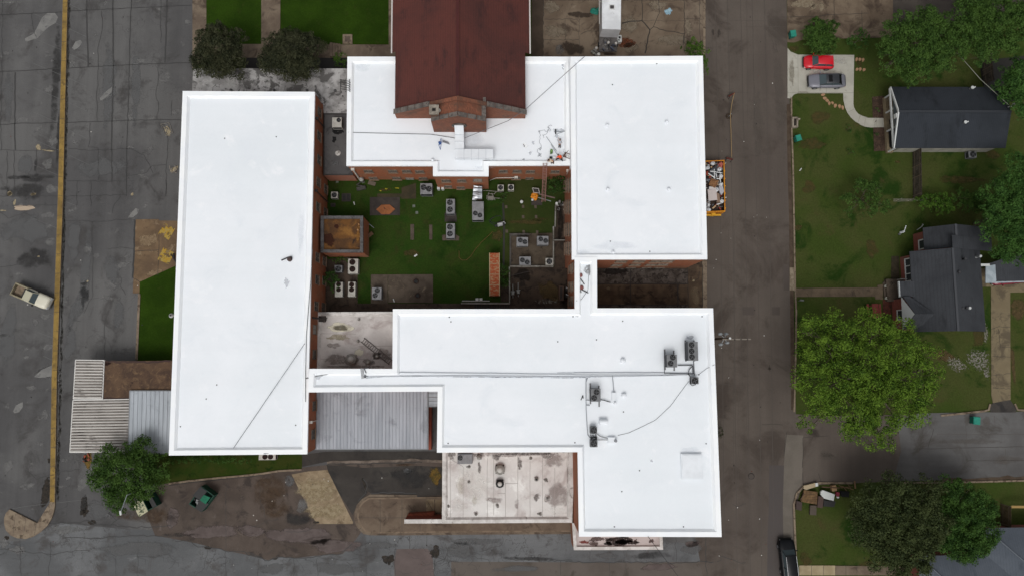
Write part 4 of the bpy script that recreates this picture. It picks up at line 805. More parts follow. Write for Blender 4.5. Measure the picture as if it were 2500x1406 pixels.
# east connector west wall windows
i = edge(sbW,-1,0,W(1403,690,8.9)); a,n,d = plane_of(sbW,i)
for y in (655,700,735):
    for zz in (6.2,3.0): p0 = W(1395,y,zz); t_ = (p0-a).dot(d); p = a+d*t_; p.z = zz; window(south_b,p,n,d,1.2,1.3)
for par,PP,nx,ny,near,n_,zs in ((left_b,lbW,-1,0,None,11,(5.2,2.0)),(left_b,lbW,0,-1,None,3,(5.2,2.0)),(south_b,sbW,0,-1,W(1590,1310,0),5,(6.2,)),(south_b,sbW,1,0,W(1740,1000,0),8,(6.2,2.6)),(right_b,rbW,1,0,None,7,(7.0,4.2,1.5))):
    i_ = edge(PP,nx,ny,near); a,n,d = plane_of(PP,i_); L_ = (PP[(i_+1)%len(PP)]-a).length
    for j in range(n_):
        for zz in zs: p = a+d*(L_*(j+.5)/n_); p.z = zz; window(par,p,n,d,1.2,1.5)
# downspouts and wall pipes
def spout(par, k, pts, wallP, e, r=.07, m=None, name='downspout'):
    a, n, d = plane_of(wallP, e); P = [Wp(x,y,a,n)+n*.12 for x,y in q(k,*pts)]
    g = MB(); g.tube(P, r, 8); g.box(P[0].x, P[0].y, P[0].z-.1, .4, .3, .35); g.build(name, m or flat('spout_dark', c(50,44,40)), par)
e = edge(lbW,1,0); spout(left_b,'A',[(108,318),(243,447)],lbW,e); spout(left_b,'z2',[(970,850),(1025,915)],lbW,e); spout(left_b,'D',[(180,925),(228,912)],lbW,e,.05,flat('spout_white',c(200,196,188)))
spout(north_b,'B',[(1208,130),(1190,235)],nbW,e3,.09,MATS['spout_white'])
spout(north_b,'A',[(450,118),(520,222)],nbW,e1,.1,MATS['spout_white'])
a,n,d = plane_of(nbW,e3); P = [Wp(x,y,a,n)+n*.15 for x,y in q('B',(505,215),(560,193),(740,190))]; g = MB(); g.tube(P,.05,6); g.box(P[-1].x,P[-1].y,P[-1].z-.15,.45,.25,.4); g.build('conduit', MATS['spout_white'], north_b)
# stone sill band of the ladder side, metal ladder cage on the north wing
pp = QW('z2',1195,610,6.9); g = MB()
for i in range(5):
    y0 = pp.y+.55-.28*i; g.tube([(pp.x-.75,y0,7.2-.02*i),(pp.x+.3,y0-.25,7.25),(pp.x+.35,y0-.3,6.9)], .035, 5)
for dx in (-.75,-.2,.3): g.tube([(pp.x+dx,pp.y+.6,7.22),(pp.x+dx,pp.y-.8,7.22)], .035, 5)
for dx in (-.75,.3): [g.tube([(pp.x+dx,pp.y+y0,7.22),(pp.x+dx,pp.y+y0,6.5)], .03, 5) for y0 in (.6,-.8)]
one(g,'ladder_cage',flat('black_metal',c(44,44,44)),'black metal ladder cage hooked over the west edge of the north wing','ladder')
# ------------------------------------------------------------------ church (red gable roof)
def shingle(name, c1, c2, c3, row=.28, grain=.14, off=0, streak=.1):
    s = NB(name); u = s.co
    w_ = s.n('ShaderNodeTexWave'); w_.wave_type = 'BANDS'; w_.bands_direction = 'X'; w_.inputs['Scale'].default_value = .32/row; w_.inputs['Distortion'].default_value = .4; w_.inputs['Detail'].default_value = 2; w_.inputs['Detail Scale'].default_value = 3; s.l(u, w_.inputs['Vector'])
    col = s.mix(s.ramp(s.noise(.12,7,.65,dist=.4),.38,.62), c1, c2)
    col = s.mix(s.ramp(s.noise(.8,6,.7,stretch=(1,.35,1)),.5,.75), col, c3)
    col = s.mix(s.math('MULTIPLY', s.ramp(w_.outputs['Fac'],.75,1), .35), col, c3)
    f = s.noise(7,4,.8); v = s.math('MULTIPLY_ADD', f, grain*4); v.node.inputs[2].default_value = 1-grain*2
    g2 = s.n('ShaderNodeCombineColor'); [s.l(v, g2.inputs[i]) for i in range(3)]
    col = s.mix(1.0, col, g2.outputs[0], 'MULTIPLY'); s.l(col, s.b.inputs['Base Color']); s.b.inputs['Roughness'].default_value = .85; s.b.inputs['Specular IOR Level'].default_value = .25
    return s.m
m_red = shingle('red_shingle', c(90,50,44), c(76,45,41), c(60,38,37), .3, .2)
EZ, RZ = 8.0, 12.6
t = thing('church_hall', 'dark red gable roofed hall with brick gable end and stone coping', 'building', (W(1117,150,0).x, W(1117,150,0).y, 0))
eW = W(964,289,EZ); eE = W(1283.6,289,EZ); rg = W(1117,280,RZ); ys = W(1117,293,6.55).y+.15     # south wall line
xw, xe, xr = eW.x, eE.x, rg.x; yn = ys+75
xw2 = W(958.8,60,EZ).x-.05; xe2 = W(1291,60,EZ).x+.05; ym = W(960,138,6.9).y+.05
def zr(x): return EZ+(RZ-EZ)*(1-abs(x-xr)/((xe-xw)/2))
g = MB(); th = .12
for y0,y1,a_,b_ in ((ys+.25,ym,xw,xe),(ym,yn,xw2,xe2)):
    N_ = 1
    g.add([(a_,y0,zr(a_)),(xr,y0,RZ),(xr,y1,RZ),(a_,y1,zr(a_))],[[0,1,2,3]],0); g.add([(b_,y0,zr(b_)),(b_,y1,zr(b_)),(xr,y1,RZ),(xr,y0,RZ)],[[0,1,2,3]],0)
    g.add([(a_,y0,zr(a_)),(a_,y1,zr(a_)),(a_,y1,zr(a_)-.25),(a_,y0,zr(a_)-.25)],[[0,1,2,3]],0); g.add([(b_,y0,zr(b_)),(b_,y1,zr(b_)),(b_,y1,zr(b_)-.25),(b_,y0,zr(b_)-.25)],[[3,2,1,0]],0)
g.build('roof', m_red, t)
g = MB(); g.box(xr,(ys+yn)/2,RZ-.03,.34,yn-ys-1,.1); g.build('ridge_cap', shingle('ridge_sh', c(76,38,36), c(66,34,34), c(56,30,32)), t)
g = MB()
for x in (xw2-.1,xe2+.1): g.box(x,(ym+yn)/2,zr(xw2)-.2,.16,yn-ym,.16)
g.build('gutter', flat('gutter_white', c(196,190,186)), t)
g = MB(); ins = .35
g.add([(xw+ins,ys,0),(xe-ins,ys,0),(xe-ins,yn,0),(xw+ins,yn,0),(xw+ins,ys,zr(xw)-.2),(xe-ins,ys,zr(xe)-.2),(xe-ins,yn,zr(xe)-.2),(xw+ins,yn,zr(xw)-.2),(xr,yn,RZ-.15)],[[1,2,6,5],[3,0,4,7],[2,3,7,8,6]],0)
def gab(g, x0, x1, y0, y1, zb, lift):          # gable wall slab following the roof slope
    xs = sorted([x0,x1]+([xr] if x0 < xr < x1 else []))
    top = [(x, zr(x)+lift) for x in xs]
    fr = [(x0,y0,zb),(x1,y0,zb)]+[(x,y0,z) for x,z in top[::-1]]; bk = [(x,y1,z) for x,_,z in fr]
    n = len(fr); g.add(fr+bk, [list(range(n)), list(range(n,2*n))[::-1]]+[[i,i+n,(i+1)%n+n,(i+1)%n][::-1] for i in range(n)], 0)
gab(g, xw, xe, ys, ys+.45, 6.3, .25)
bw = (W(1188,323.5,6.55).x-W(1060,323.5,6.55).x)/2; by = W(1117,323.5,6.55).y
gab(g, xr-bw, xr+bw, by, ys-.003, 6.3, -.1)
g.build('wall', bond('church_brick', c(140,84,60), c(112,66,48), c(84,62,50)), t)
m_stone = surf('coping_stone', c(112,104,98), c(90,84,80), 1.2, .4, .6, c3=c(62,58,56), s3=2.5, t3=(.55,.65), grain=.15)
def cope(x0, x1, y0, y1, lift):
    g = MB(); N = max(1, int(abs(x1-x0)/.9))
    for i in range(N):
        a_ = x0+(x1-x0)*(i+.03)/N; b_ = x0+(x1-x0)*(i+.97)/N; za, zb_ = zr(a_)+lift, zr(b_)+lift
        if b_ < a_: a_, b_, za, zb_ = b_, a_, zb_, za
        g.hexa([(a_,y0,za),(b_,y0,zb_),(b_,y1,zb_),(a_,y1,za)],[(a_,y0,za+.16),(b_,y0,zb_+.16),(b_,y1,zb_+.16),(a_,y1,za+.16)])
    g.build('coping', m_stone, t)
cope(xw-.15, xr-bw-.1, ys-.08, ys+.5, .26); cope(xe+.15, xr+bw+.1, ys-.08, ys+.5, .26)
cope(xr-bw, xr, by-.08, by+.42, -.09); cope(xr, xr+bw, by-.08, by+.42, -.09)
g = MB()                                          # side parapets of the bay, running north
for x in (xr+bw-.25,): 
    z_ = zr(xr+bw)-.1
    g.box(x,(by+.44+ys+1.0)/2,z_-1.2,.5,(ys+1.0-by-.44),1.5)
g.build('coping', m_stone, t)
g = MB(); z_ = zr(xr+bw); g.poly([(xr-bw+.1,by+.42,z_-.2),(xr,by+.42,RZ-.25),(xr,ys+.3,RZ-.25),(xr-bw+.1,ys+.3,z_-.2)],None); g.add([(xr,by+.42,RZ-.25),(xr+bw-.5,by+.42,z_+.05),(xr+bw-.5,ys+.3,z_+.05),(xr,ys+.3,RZ-.25)],[[0,1,2,3]]); g.build('bay_roof', m_red, t)
cp = q('z3',(608,750),(677,750),(677,820),(608,820)); cz = 12.3; C4 = [W(a,b,cz) for a,b in cp]; g = MB()
ctr = sum(C4,Vector())/4; sx = (C4[1]-C4[0]).length; 
g.box(ctr.x,ctr.y,6.4,sx-.25,sx-.25,cz-6.4-.2,0,0); hw_ = sx/2
for dx,dy,a_,b_ in ((0,hw_-.17,sx,.34),(0,-hw_+.17,sx,.34),(-hw_+.17,0,.34,sx-.68),(hw_-.17,0,.34,sx-.68)): g.box(ctr.x+dx,ctr.y+dy,cz-.2,a_,b_,.25,0,1)
g.box(ctr.x,ctr.y,cz-.19,sx-.68,sx-.68,.02,0,2)
g.build('chimney', [bond('chim_brick', c(110,80,62), c(92,66,52), c(84,70,60)), surf('cap_stone', c(150,142,130), c(120,112,102), 2, grain=.12), flat('flue_dark', c(24,20,18))], t)
p = QW('z3',677,790,11.5); g = MB(); g.lathe(p.x,p.y,[(.18,10.2),(.18,11.3),(.26,11.35),(.2,11.55)],12); g.build('vent_pipe', flat('vent_pale', c(190,186,176)), t)
p = QW('z3',822,888,9.6); g = MB(); g.add([(p.x+.75*math.cos(a_)*1.0, by-.04-.0, 9.2+.6*math.sin(a_)) for a_ in [2*math.pi*i/20 for i in range(20)]],[list(range(20))],0)
for i in range(20):
    a0,a1 = 2*math.pi*i/20,2*math.pi*(i+1)/20; g.cyl((p.x+.8*math.cos(a0),by-.1,9.2+.65*math.sin(a0)),(p.x+.8*math.cos(a1),by-.1,9.2+.65*math.sin(a1)),.1,n=6,m=1)
g.build('round_window',[flat('dark_glass',c(30,30,32),.3),m_stone],t)
# ------------------------------------------------------------------ white sheet metal duct
m_duct = surf('duct_white', c(232,236,240), c(222,226,230), .5, grain=.02, rough=.45)
t = thing('roof_duct', 'white L shaped sheet metal duct rising from the church gable bay onto the roof', 'duct', tuple(QW('z3',828,1000,6.55)))
zD = 7.9; A0,A1,A2,A3,A4,A5 = [W(a,b,zD) for a,b in q('z3',(793,965),(857,965),(857,1068),(1066,1068),(1066,1130),(800,1130))]
g = MB(); g.prism([A0,A1,A2,A3,A4,Vector((A0.x,A5.y,0))],zD-.9,zD); g.build('duct_run', m_duct, t)
B0,B1 = [W(a,b,9.3) for a,b in q('z3',(793,908),(857,908))]; g = MB(); yb = by-.02
g.hexa([(A0.x,A0.y+.003,zD-.9),(A1.x,A0.y+.003,zD-.9),(A1.x,yb,8.2),(A0.x,yb,8.2)],[(A0.x,A0.y+.003,zD),(A1.x,A0.y+.003,zD),(A1.x,yb,9.2),(A0.x,yb,9.2)]); g.build('duct_rise', m_duct, t)
g = MB()
for k in range(1,4): x = A2.x+(A3.x-A2.x)*k/4; g.box(x,(A2.y+A4.y)/2,zD-.92,.06,abs(A2.y-A4.y)+.06,.96)
for f_ in (.0,.45,.98): y = A0.y+(A2.y-A0.y)*f_; g.box((A0.x+A1.x)/2,y-.05,zD-.92,abs(A1.x-A0.x)+.06,.06,.96)
g.box((A1.x),(A2.y+A4.y)/2,zD-.92,.06,abs(A2.y-A4.y)+.06,.96)
g.build('flange', flat('flange', c(200,205,210)), t)
g = MB()
for x,y in ((A0.x+.2,A2.y),(A0.x+.2,A4.y+.2),(A3.x-.3,A3.y-.3),(A3.x-.3,A4.y+.2),((A1.x+A3.x)/2,A4.y+.2),(A0.x+.3,A0.y-.3)): g.box(x,y,6.55,.15,.15,.47)
g.build('leg', m_duct, t)
# ------------------------------------------------------------------ low roofs
def lowroof(name, label, px, z, roof, cap=m_capo, pwid=.35, deck=.15, wall=m_brick, drip=.3, z0=0):
    return building(name, label, 'roof', px, z, deck, pwid, wall, roof, cap, None, z0, .04, drip)
m_canopy = surf('weathered_white_roof', c(176,174,172), c(138,136,134), .5, .4, .58, c3=c(92,90,88), s3=.6, t3=(.5,.58), c4=c(66,64,62), s4=1.5, t4=(.6,.66), grain=.12, rough=.9, off=41)
t1,_,_,_,_ = lowroof('entrance_canopy_roof', 'weathered white flat roof with black mildew under the two dark trees', [(470.7,167.5),(860,168),(860,277),(790,277),(788,252),(480,250),(469,250)], 3.0, m_canopy, m_canopy, .15, .02)
g = MB()
for x,y in ((365,648),(672,648),(908,650),(1108,653)): p = QW('z2',x,y,3.0); g.lathe(p.x,p.y,[(.18,2.98),(.16,3.2),(.05,3.3)],10)
g.build('vent_cap', flat('vcap', c(90,90,90)), t1)
m_gr = surf('grey_roll_roof', c(82,80,80), c(94,92,91), .4, .4, .6, c3=c(64,62,62), s3=.6, t3=(.52,.64), c4=c(110,106,102), s4=.8, t4=(.66,.74), grain=.08, off=42)
t2,_,_,_,_ = lowroof('link_roof', 'dark grey flat roof squeezed between the west and north wings', [(789.5,277.5),(862,277.5),(862,428.5),(789.5,428.5)], 3.0, m_gr, flat('edge_dark', c(52,48,46)), .14, .04, wall=bond('pink_brick', c(168,104,80), c(150,90,68), c(150,110,92)), drip=.1)
g = MB(); bl(g,'z2',1125,940,50,30,2.965,0,0,3); bl(g,'z2',1100,1000,20,30,2.966,0,0,3); bl(g,'z2',1110,1170,30,14,2.966,0,1,3); g.build('roof_stain_shade',[blot_mat('blot_blk',c(34,34,34),None,2.5,(.5,.65),.9), b_mid],t2)
# brick shed
m_moss = surf('rusty_debris', c(104,70,36), c(78,54,34), .7, .4, .6, c3=c(128,90,46), s3=.4, t3=(.54,.68), c4=c(50,38,30), s4=1.4, t4=(.58,.68), grain=.25, gs=7, off=43)
t3,sP,_,sW,_ = lowroof('brick_shed', 'square brick shed with rusty leaf covered roof against the west wing', q('A',(158,545),(541,545),(541,876),(158,876)), 4.3, m_moss, surf('shed_coping', c(96,94,94), c(78,76,76), 1.2, c3=c(60,58,58), s3=2, grain=.12), .36, .25, drip=.35)
g = MB(); bl(g,'A',300,640,24,24,4.06,0,0,4.1); bl(g,'A',495,700,16,120,4.06,0,1,4.1); bl(g,'A',230,760,60,70,4.06,0,0,4.1); g.build('debris',[blot_mat('blot_db',c(60,34,24),None,2,(.4,.7),.8), blot_mat('blot_do',c(146,102,50),None,2,(.4,1.0),.6)],t3)
g = MB()
for x,y,r_ in ((497,675,.12),(505,625,.1)): p = QW('A',x,y,4.05); g.lathe(p.x,p.y,[(r_,4.04),(r_,4.3)],10)
g.build('vent_pipe', flat('pv', c(150,110,70)), t3)
# low west roof
t4,_,_,_,_ = lowroof('patio_roof', 'dirty pinkish white low roof with a big round vent and a ladder lying on it', [(774,761.5),(975,760.5),(975,915),(769.5,915)], 3.6, m_pink, m_capo, .3, .3)
g = MB(); zz = 3.31
for k,x,y,rx,ry,m in [('D',420,190,110,40,0),('D',400,265,90,30,1),('D',370,330,60,26,2),('D',290,125,36,26,3),('D',430,190,60,26,4),('D',560,385,40,40,0),('D',500,440,60,40,2),('D',640,460,50,30,2),('D',700,410,36,36,3),('D',250,350,20,120,2),('D',530,495,260,14,2),('D',390,440,120,40,2),('D',760,400,60,60,2)]: bl(g,k,x,y,rx,ry,zz,0,m,3.3)
g.build('roof_stain_shade',[blot_mat('blot_cream',c(214,208,188),None,.8,(.4,.6),.9), blot_mat('blot_olv',c(146,136,112),c(176,168,150),2,(.4,.8),.7), blot_mat('blot_dp',c(152,143,137),None,1.2,(.3,.9),.6), blot_mat('blot_drk2',c(84,76,70),None,3,(.45,.75),.8), blot_mat('blot_crm2',c(226,222,208),None,1,(.4,.6),.8)],t4)
g = MB()
for pts in ([(240,150),(240,500)],[(240,235),(540,240)],[(260,435),(820,437)],[(240,95),(825,98)],[(560,335),(820,333)],[(415,170),(418,215)]): g.ribbon(jag(pw('D',*pts,z=3.3),.5,.02),.05,zz+.006)
g.build('roof_seam', flat('seam_old', c(150,142,136)), t4)
# low south roof with its thin fin wall
t5,_,_,_,_ = lowroof('kitchen_roof', 'stained whitish low roof with two big round vents below the south building', [(1080,1088),(1403,1088),(1403,1098),(1397,1275),(1079,1277)], 3.0, surf('old_roof2', c(219,216,212), c(206,201,197), .25, .35, .62, c3=c(184,174,170), s3=.35, t3=(.5,.7), c4=c(234,232,228), s4=.4, t4=(.54,.7), grain=.05, rough=.8, off=33), m_capo, .42, .3)
g = MB(); zz = 2.71
for k,x,y,rx,ry,m in [('G',250,200,60,50,3),('G',540,200,60,40,2),('G',700,210,60,50,3),('G',930,280,26,90,3),('G',1200,210,60,40,3),('G',1280,260,120,80,2),('G',1100,620,36,50,3),('G',1200,630,40,40,2),('G',1320,600,120,140,2),('G',340,500,50,100,1),('G',900,680,30,60,2),('G',480,660,30,60,1),('G',530,330,20,80,3),('G',680,650,90,40,2),('G',900,190,560,26,2),('G',1000,190,400,14,3),('G',480,500,200,200,0),('G',330,700,120,70,0),('G',1300,760,120,40,0),('G',420,320,30,20,3),('G',1190,450,26,26,3),('G',710,700,26,26,3),('G',1130,785,30,26,3),('G',495,775,30,20,2),('G',1040,235,20,16,3),('G',225,710,20,24,2),('G',1420,400,30,200,2)]: bl(g,k,x,y,rx,ry,zz,0,m,2.7)
g.build('roof_stain_shade',[blot_mat('blot_cr3',c(228,226,220),None,.8,(.2,1.3),.35), blot_mat('blot_yst',c(196,190,170),None,1,(.2,1.2),.35), blot_mat('blot_dp2',c(150,138,134),None,.9,(.3,1),.55), blot_mat('blot_dk3',c(110,100,96),c(80,72,68),2.6,(.45,1.0),.6)],t5)
g = MB()
for pts in ([(242,200),(242,820)],[(370,320),(368,820)],[(608,230),(608,820)],[(672,190),(672,800)],[(788,480),(788,820)],[(910,190),(910,820)],[(1032,260),(1032,820)],[(1155,190),(1155,820)],[(1278,330),(1278,820)],[(1400,190),(1400,820)],[(790,485),(910,485)],[(710,583),(788,583)],[(245,245),(370,320)]): g.ribbon(jag(pw('G',*pts,z=2.7),.6,.02),.045,zz+.006)
g.build('roof_seam', MATS['seam_old'], t5)
g = MB(); P = pw('F',(1572,842),(1962,840),(1962,880),(1572,882),z=3.0); P = [P[0],Vector((P[1].x-.2,P[1].y,3)),Vector((P[2].x-.2,P[2].y,3)),P[3]]
fin = thing('fin_wall', 'thin brick wall with a long white coping sticking out west of the kitchen roof', 'wall', (P[0].x,P[0].y,0))
iw = offset(P,.06)[1]; g.prism(iw,0,2.8); g.build('wall', m_brickd, fin); g = MB(); g.prism(P,2.75,3.0); g.build('coping', m_capo, fin)
g = MB(); b_ = pw('F',(1610,790),(1870,770),(1870,835),(1590,835),z=1.0); g.prism(b_,.12,1.0); 
one(g,'brick_planter',bond('planter_brick',c(150,76,50),c(120,58,40),c(96,60,46)),'low brick planter tucked behind the thin wall with white coping','planter')
# porch canopy at the south end
t6,_,_,_,_ = lowroof('porch_roof', 'pinkish porch roof with a black rotten patch sticking out at the south end', [(1397,1276),(1616,1279),(1619,1341),(1401,1342)], 3.0, surf('porch_membrane', c(192,180,176), c(176,164,160), .5, grain=.06, off=35), m_capo, .38, .22)
g = MB()
for k,x,y,rx,ry,m in [('I',560,690,190,46,0),('I',640,700,130,30,0),('I',300,715,60,30,1),('I',200,700,60,22,2),('I',740,700,30,30,1),('I',330,670,90,30,1),('I',450,715,40,24,0),('I',910,690,40,20,1)]: bl(g,k,x,y,rx,ry,2.79,0,m,2.8)
g.build('roof_stain_shade',[blot_mat('blot_rot',c(36,30,28),c(64,52,48),2,(.4,.55),.95), blot_mat('blot_rot2',c(96,80,76),None,4,(.5,.7),.8), blot_mat('blot_redrot',c(120,60,54),None,5,(.55,.7),.8)],t6)
# ------------------------------------------------------------------ ribbed metal roofs
def ribbed(name, label, px, z, col, along, pitch, rise=.09, dz=0, edge=None, parent=None, mats=None):
    """corrugated sheet over a quad px = nw, ne, se, sw; ribs run 'ns' or 'ew'; dz: drop of the far edge"""
    P = [W(a,b,z) for a,b in px]
    cx = sum(p.x for p in P)/4; cy = sum(p.y for p in P)/4
    t = thing(name, label, 'canopy', (cx,cy,0)) if parent is None else parent
    g = MB(); nw,ne,se,sw = P
    A,B,C_,D_ = (nw,ne,se,sw) if along == 'ns' else (nw,sw,se,ne)   # ribs run from AB edge to DC edge; step along AB
    L = (B-A).length; N = int(L/pitch)
    prof = [(0,0),(.38,0),(.48,rise),(.84,rise),(.94,0)] if mats else [(0,0),(.62,0),(.70,rise),(.86,rise),(.94,0)]
    vs = []; 
    for i in range(N):
        for f,h in prof:
            tt = (i+f)/N; p = A.lerp(B,tt); r_ = D_.lerp(C_,tt); zz = 0
            vs.append((p.x,p.y,z+h)); vs.append((r_.x,r_.y,z-dz+h))
    vs.append((B.x,B.y,z)); vs.append((C_.x,C_.y,z-dz)); k = len(vs)//2
    for i in range(k-1): g.add([vs[2*i],vs[2*i+1],vs[2*i+3],vs[2*i+2]],[[0,1,2,3]],1 if mats and i%5 in (0,4) else 0)
    g.build('sheet', [col,mats] if mats else col, t)
    g = MB(); low = offset(P,.0)[0]
    for i in range(4):
        a,b = P[i],P[(i+1)%4]; d = (b-a).normalized(); m_ = (a+b)/2; zz = z-.2-(dz if i == 2 and along=='ns' else 0)
        nn = Vector((-d.y,d.x,0))
        if (m_-Vector((cx,cy,0))).dot(nn) < 0: nn = -nn
        g.box(m_.x+nn.x*.05,m_.y+nn.y*.05,zz-.05,(b-a).length-.0+.1,.1,.27+.003*i,math.atan2(d.y,d.x))
    g.build('fascia', edge or m_capo, t)
    g = MB()
    for fx in (.04,.5,.96):
        for fy in (.06,.94): p = nw.lerp(ne,fx).lerp(sw.lerp(se,fx),fy); g.cyl((p.x,p.y,0),(p.x,p.y,z-dz-.02),.06,n=8)
    g.build('post', flat('post_grey', c(120,120,118)), t)
    return t
def sheetmat(name, c1, c2, c3, stretch, off):
    s = NB(name); mp = s.n('ShaderNodeMapping'); mp.inputs['Location'].default_value = (off*3.1,off*1.7,0); s.l(s.co,mp.inputs[0]); s.co = mp.outputs[0]
    col = s.mix(s.ramp(s.noise(1,5,.6,stretch=stretch),.38,.64), c1, c2)
    col = s.mix(s.ramp(s.noise(.35,7,.7,dist=.5),.52,.7), col, c3)
    col = s.mix(s.math('MULTIPLY',s.ramp(s.noise(4,5,.7),.6,.7),.5), col, c3)
    s.l(col, s.b.inputs['Base Color']); s.b.inputs['Roughness'].default_value = .55; s.b.inputs['Metallic'].default_value = .0; s.b.inputs['Specular IOR Level'].default_value = .5
    return s.m
m_sA = sheetmat('galv_ns', c(164,167,174), c(146,150,157), c(124,127,132), (1.6,.15,1), 1)
m_sB = sheetmat('white_ew', c(196,192,186), c(160,155,150), c(104,98,94), (.12,3.0,1), 2)
m_sC = sheetmat('galv_ns2', c(168,174,180), c(156,162,168), c(138,144,150), (2.0,.2,1), 3)
m_val = surf('rib_valley', c(112,106,100), c(140,134,128), .6, c3=c(70,64,60), s3=.8, t3=(.55,.66), grain=.15)
ribbed('metal_canopy','broad grey ribbed metal canopy between the west wing and the south building',q('D',(236,690),(1098,684),(1099,1134),(228,1136)),3.5,m_sA,'ns',.41,.07,.12,flat('galv_edge',c(128,130,132)))
ribbed('small_canopy','small strip of ribbed metal roofing right of the broad metal canopy',q('D',(1094,684),(1200,684),(1200,800),(1094,802)),3.3,m_sC,'ew',.4,.07,0,MATS['galv_edge'])
ribbed('carport_upper','upper stained white ribbed carport roof at the parking lot',q('E',(166,74),(337,76),(327,308),(152,308)),3.0,m_sB,'ew',.33,.12,0,flat('edge_w',c(214,212,208)),None,m_val)
ribbed('carport_lower','lower and wider stained white ribbed carport roof at the parking lot',q('E',(150,322),(497,316),(490,636),(131,638)),3.0,m_sB,'ew',.33,.12,0,MATS['edge_w'],None,m_val)
ribbed('carport_grey','clean grey ribbed carport roof against the west wing',q('E',(500,264),(790,264),(780,646),(490,648)),3.15,m_sC,'ns',.5,.06,0,MATS['galv_edge'])
g = MB(); P = pw('E',(338,80),(790,74),(790,258),(497,258),(495,311),(329,311),z=2.9); g.prism(P,2.6,2.9)
t7 = tag(g.build('leafy_flat_roof', surf('leaf_debris', c(92,72,56), c(74,58,48), .5, .4, .6, c3=c(112,90,68), s3=1.6, t3=(.5,.7), c4=c(52,40,34), s4=.9, t4=(.62,.72), grain=.3, gs=8, off=44)), 'flat roof buried under brown leaves beside the ribbed carports', 'roof')
g = MB(); g.ribbon(jag(pw('E',(340,84),(500,84),(620,88),(750,78),z=2.9),.3,.1),.22,2.91); bl(g,'E',362,95,20,14,2.912,0,1,2.9); g.ribbon(jag(pw('E',(334,200),(333,305),(495,308),z=2.9),.3,.06),.12,2.912)
g.build('leaf_edge',[flat('leaf_dk',c(56,34,26),grain=.2), blot_mat('blot_hl',c(40,24,20),None,3)],t7)
g = MB()
for x,y in ((350,95),(350,300),(560,240),(740,100)): p = QW('E',x,y,2.6); g.cyl((p.x,p.y,0),(p.x,p.y,2.59),.07,n=8)
g.build('post', MATS['post_grey'], t7)
g = MB(); P = pw('D',(1104,800),(1130,800),(1128,1140),(1104,1140),z=1.2); g.prism(P,0,1.2); one(g,'brick_side_wall',m_brickd,'low dark brick wall in the gap right of the broad metal canopy','wall')
# ------------------------------------------------------------------ houses
m_sh1 = shingle('charcoal_shingle', c(46,50,56), c(38,42,47), c(31,34,38), .25, .14)
m_sh2 = shingle('slate_shingle', c(60,62,66), c(50,52,56), c(42,44,47), .3, .16)
m_sh3 = shingle('blue_grey_shingle', c(88,94,102), c(76,82,90), c(64,70,78), .3, .16)
m_trim = flat('white_trim', c(196,198,196)); m_sid = surf('siding', c(150,148,138), c(132,130,120), 1, grain=.06)
def quadroof(g, a, b, c_, d, m=0, th=.1):
    vs = [Vector(v) for v in (a,b,c_,d)]; n = (vs[1]-vs[0]).cross(vs[2]-vs[0])
    if n.z < 0: vs = vs[::-1]
    g.hexa([v-Vector((0,0,th)) for v in vs], vs, m)
# house one
t = thing('cottage', 'cottage with charcoal gable roof, white gable trim and open front porch', 'house', tuple(W(2320,290)))
ez, rz = 3.0, 4.4
nwc,nec,rw,re_,swc,sec = QW('z6',318,712,ez),QW('z6',1120,705,ez),QW('z6',384,915,rz),QW('z6',1303,912,rz),QW('z6',345,1212,ez),QW('z6',1255,1203,ez)
g = MB(); yr = (rw.y+re_.y)/2
quadroof(g,(nwc.x,nwc.y,ez),(max(nec.x,sec.x)+.5,nwc.y,ez),(re_.x,yr,rz),(rw.x,yr,rz)); quadroof(g,(swc.x,swc.y,ez),(rw.x,yr,rz),(re_.x,yr,rz),(sec.x,swc.y,ez))
g.build('roof', m_sh1, t)
g = MB(); g.box((rw.x+re_.x)/2,yr,rz-.04,(re_.x-rw.x),.3,.09); g.build('ridge_cap', flat('ridge_ch', c(45,48,53)), t)
wx0 = rw.x+.35; g = MB()
g.prism([(wx0+1.0,swc.y+.35),(sec.x-.4,swc.y+.35),(sec.x-.4,nwc.y-.35),(wx0+1.0,nwc.y-.35)],0,ez-.12); g.build('wall', m_sid, t)
g = MB(); g.add([(rw.x+.25,swc.y+.3,ez-.15),(rw.x+.25,nwc.y-.3,ez-.15),(rw.x+.25,yr,rz-.2)],[[0,2,1]],0)
g.build('gable', flat('gable_grey', c(84,92,94)), t)
g = MB()
for y_,x_ in ((nwc.y,nwc.x),(swc.y,swc.x)):
    g.hexa([(x_-.08,y_,ez-.2),(x_+.06,y_,ez-.2),(rw.x+.06,yr,rz-.2),(rw.x-.08,yr,rz-.2)],[(x_-.08,y_,ez+.03),(x_+.06,y_,ez+.03),(rw.x+.06,yr,rz+.03),(rw.x-.08,yr,rz+.03)])
g.box(rw.x-.05,(swc.y+nwc.y)/2,ez-.3,.16,(nwc.y-swc.y)-.3,.25)
p = QW('z6',376,948,3.9); g.box(rw.x-.12,p.y,3.5,.1,.55,.6); g.build('trim', m_trim, t)
fx = QW('z6',262,800,.4).x; g = MB(); g.prism([(fx,swc.y+.2),(wx0+1,swc.y+.2),(wx0+1,nwc.y-.4),(fx,nwc.y-.4)],0,.45); pf = g.build('porch_floor', surf('porch_boards', c(136,122,98), c(116,104,84), 1, grain=.08), t)
for y_ in (nwc.y-.5,QW('z6',270,935,0).y,QW('z6',280,1085,0).y,swc.y+.3):
    g = MB(); g.box(fx+.12,y_,.45,.17,.17,ez-.75); g.build('porch_post', m_trim, t)
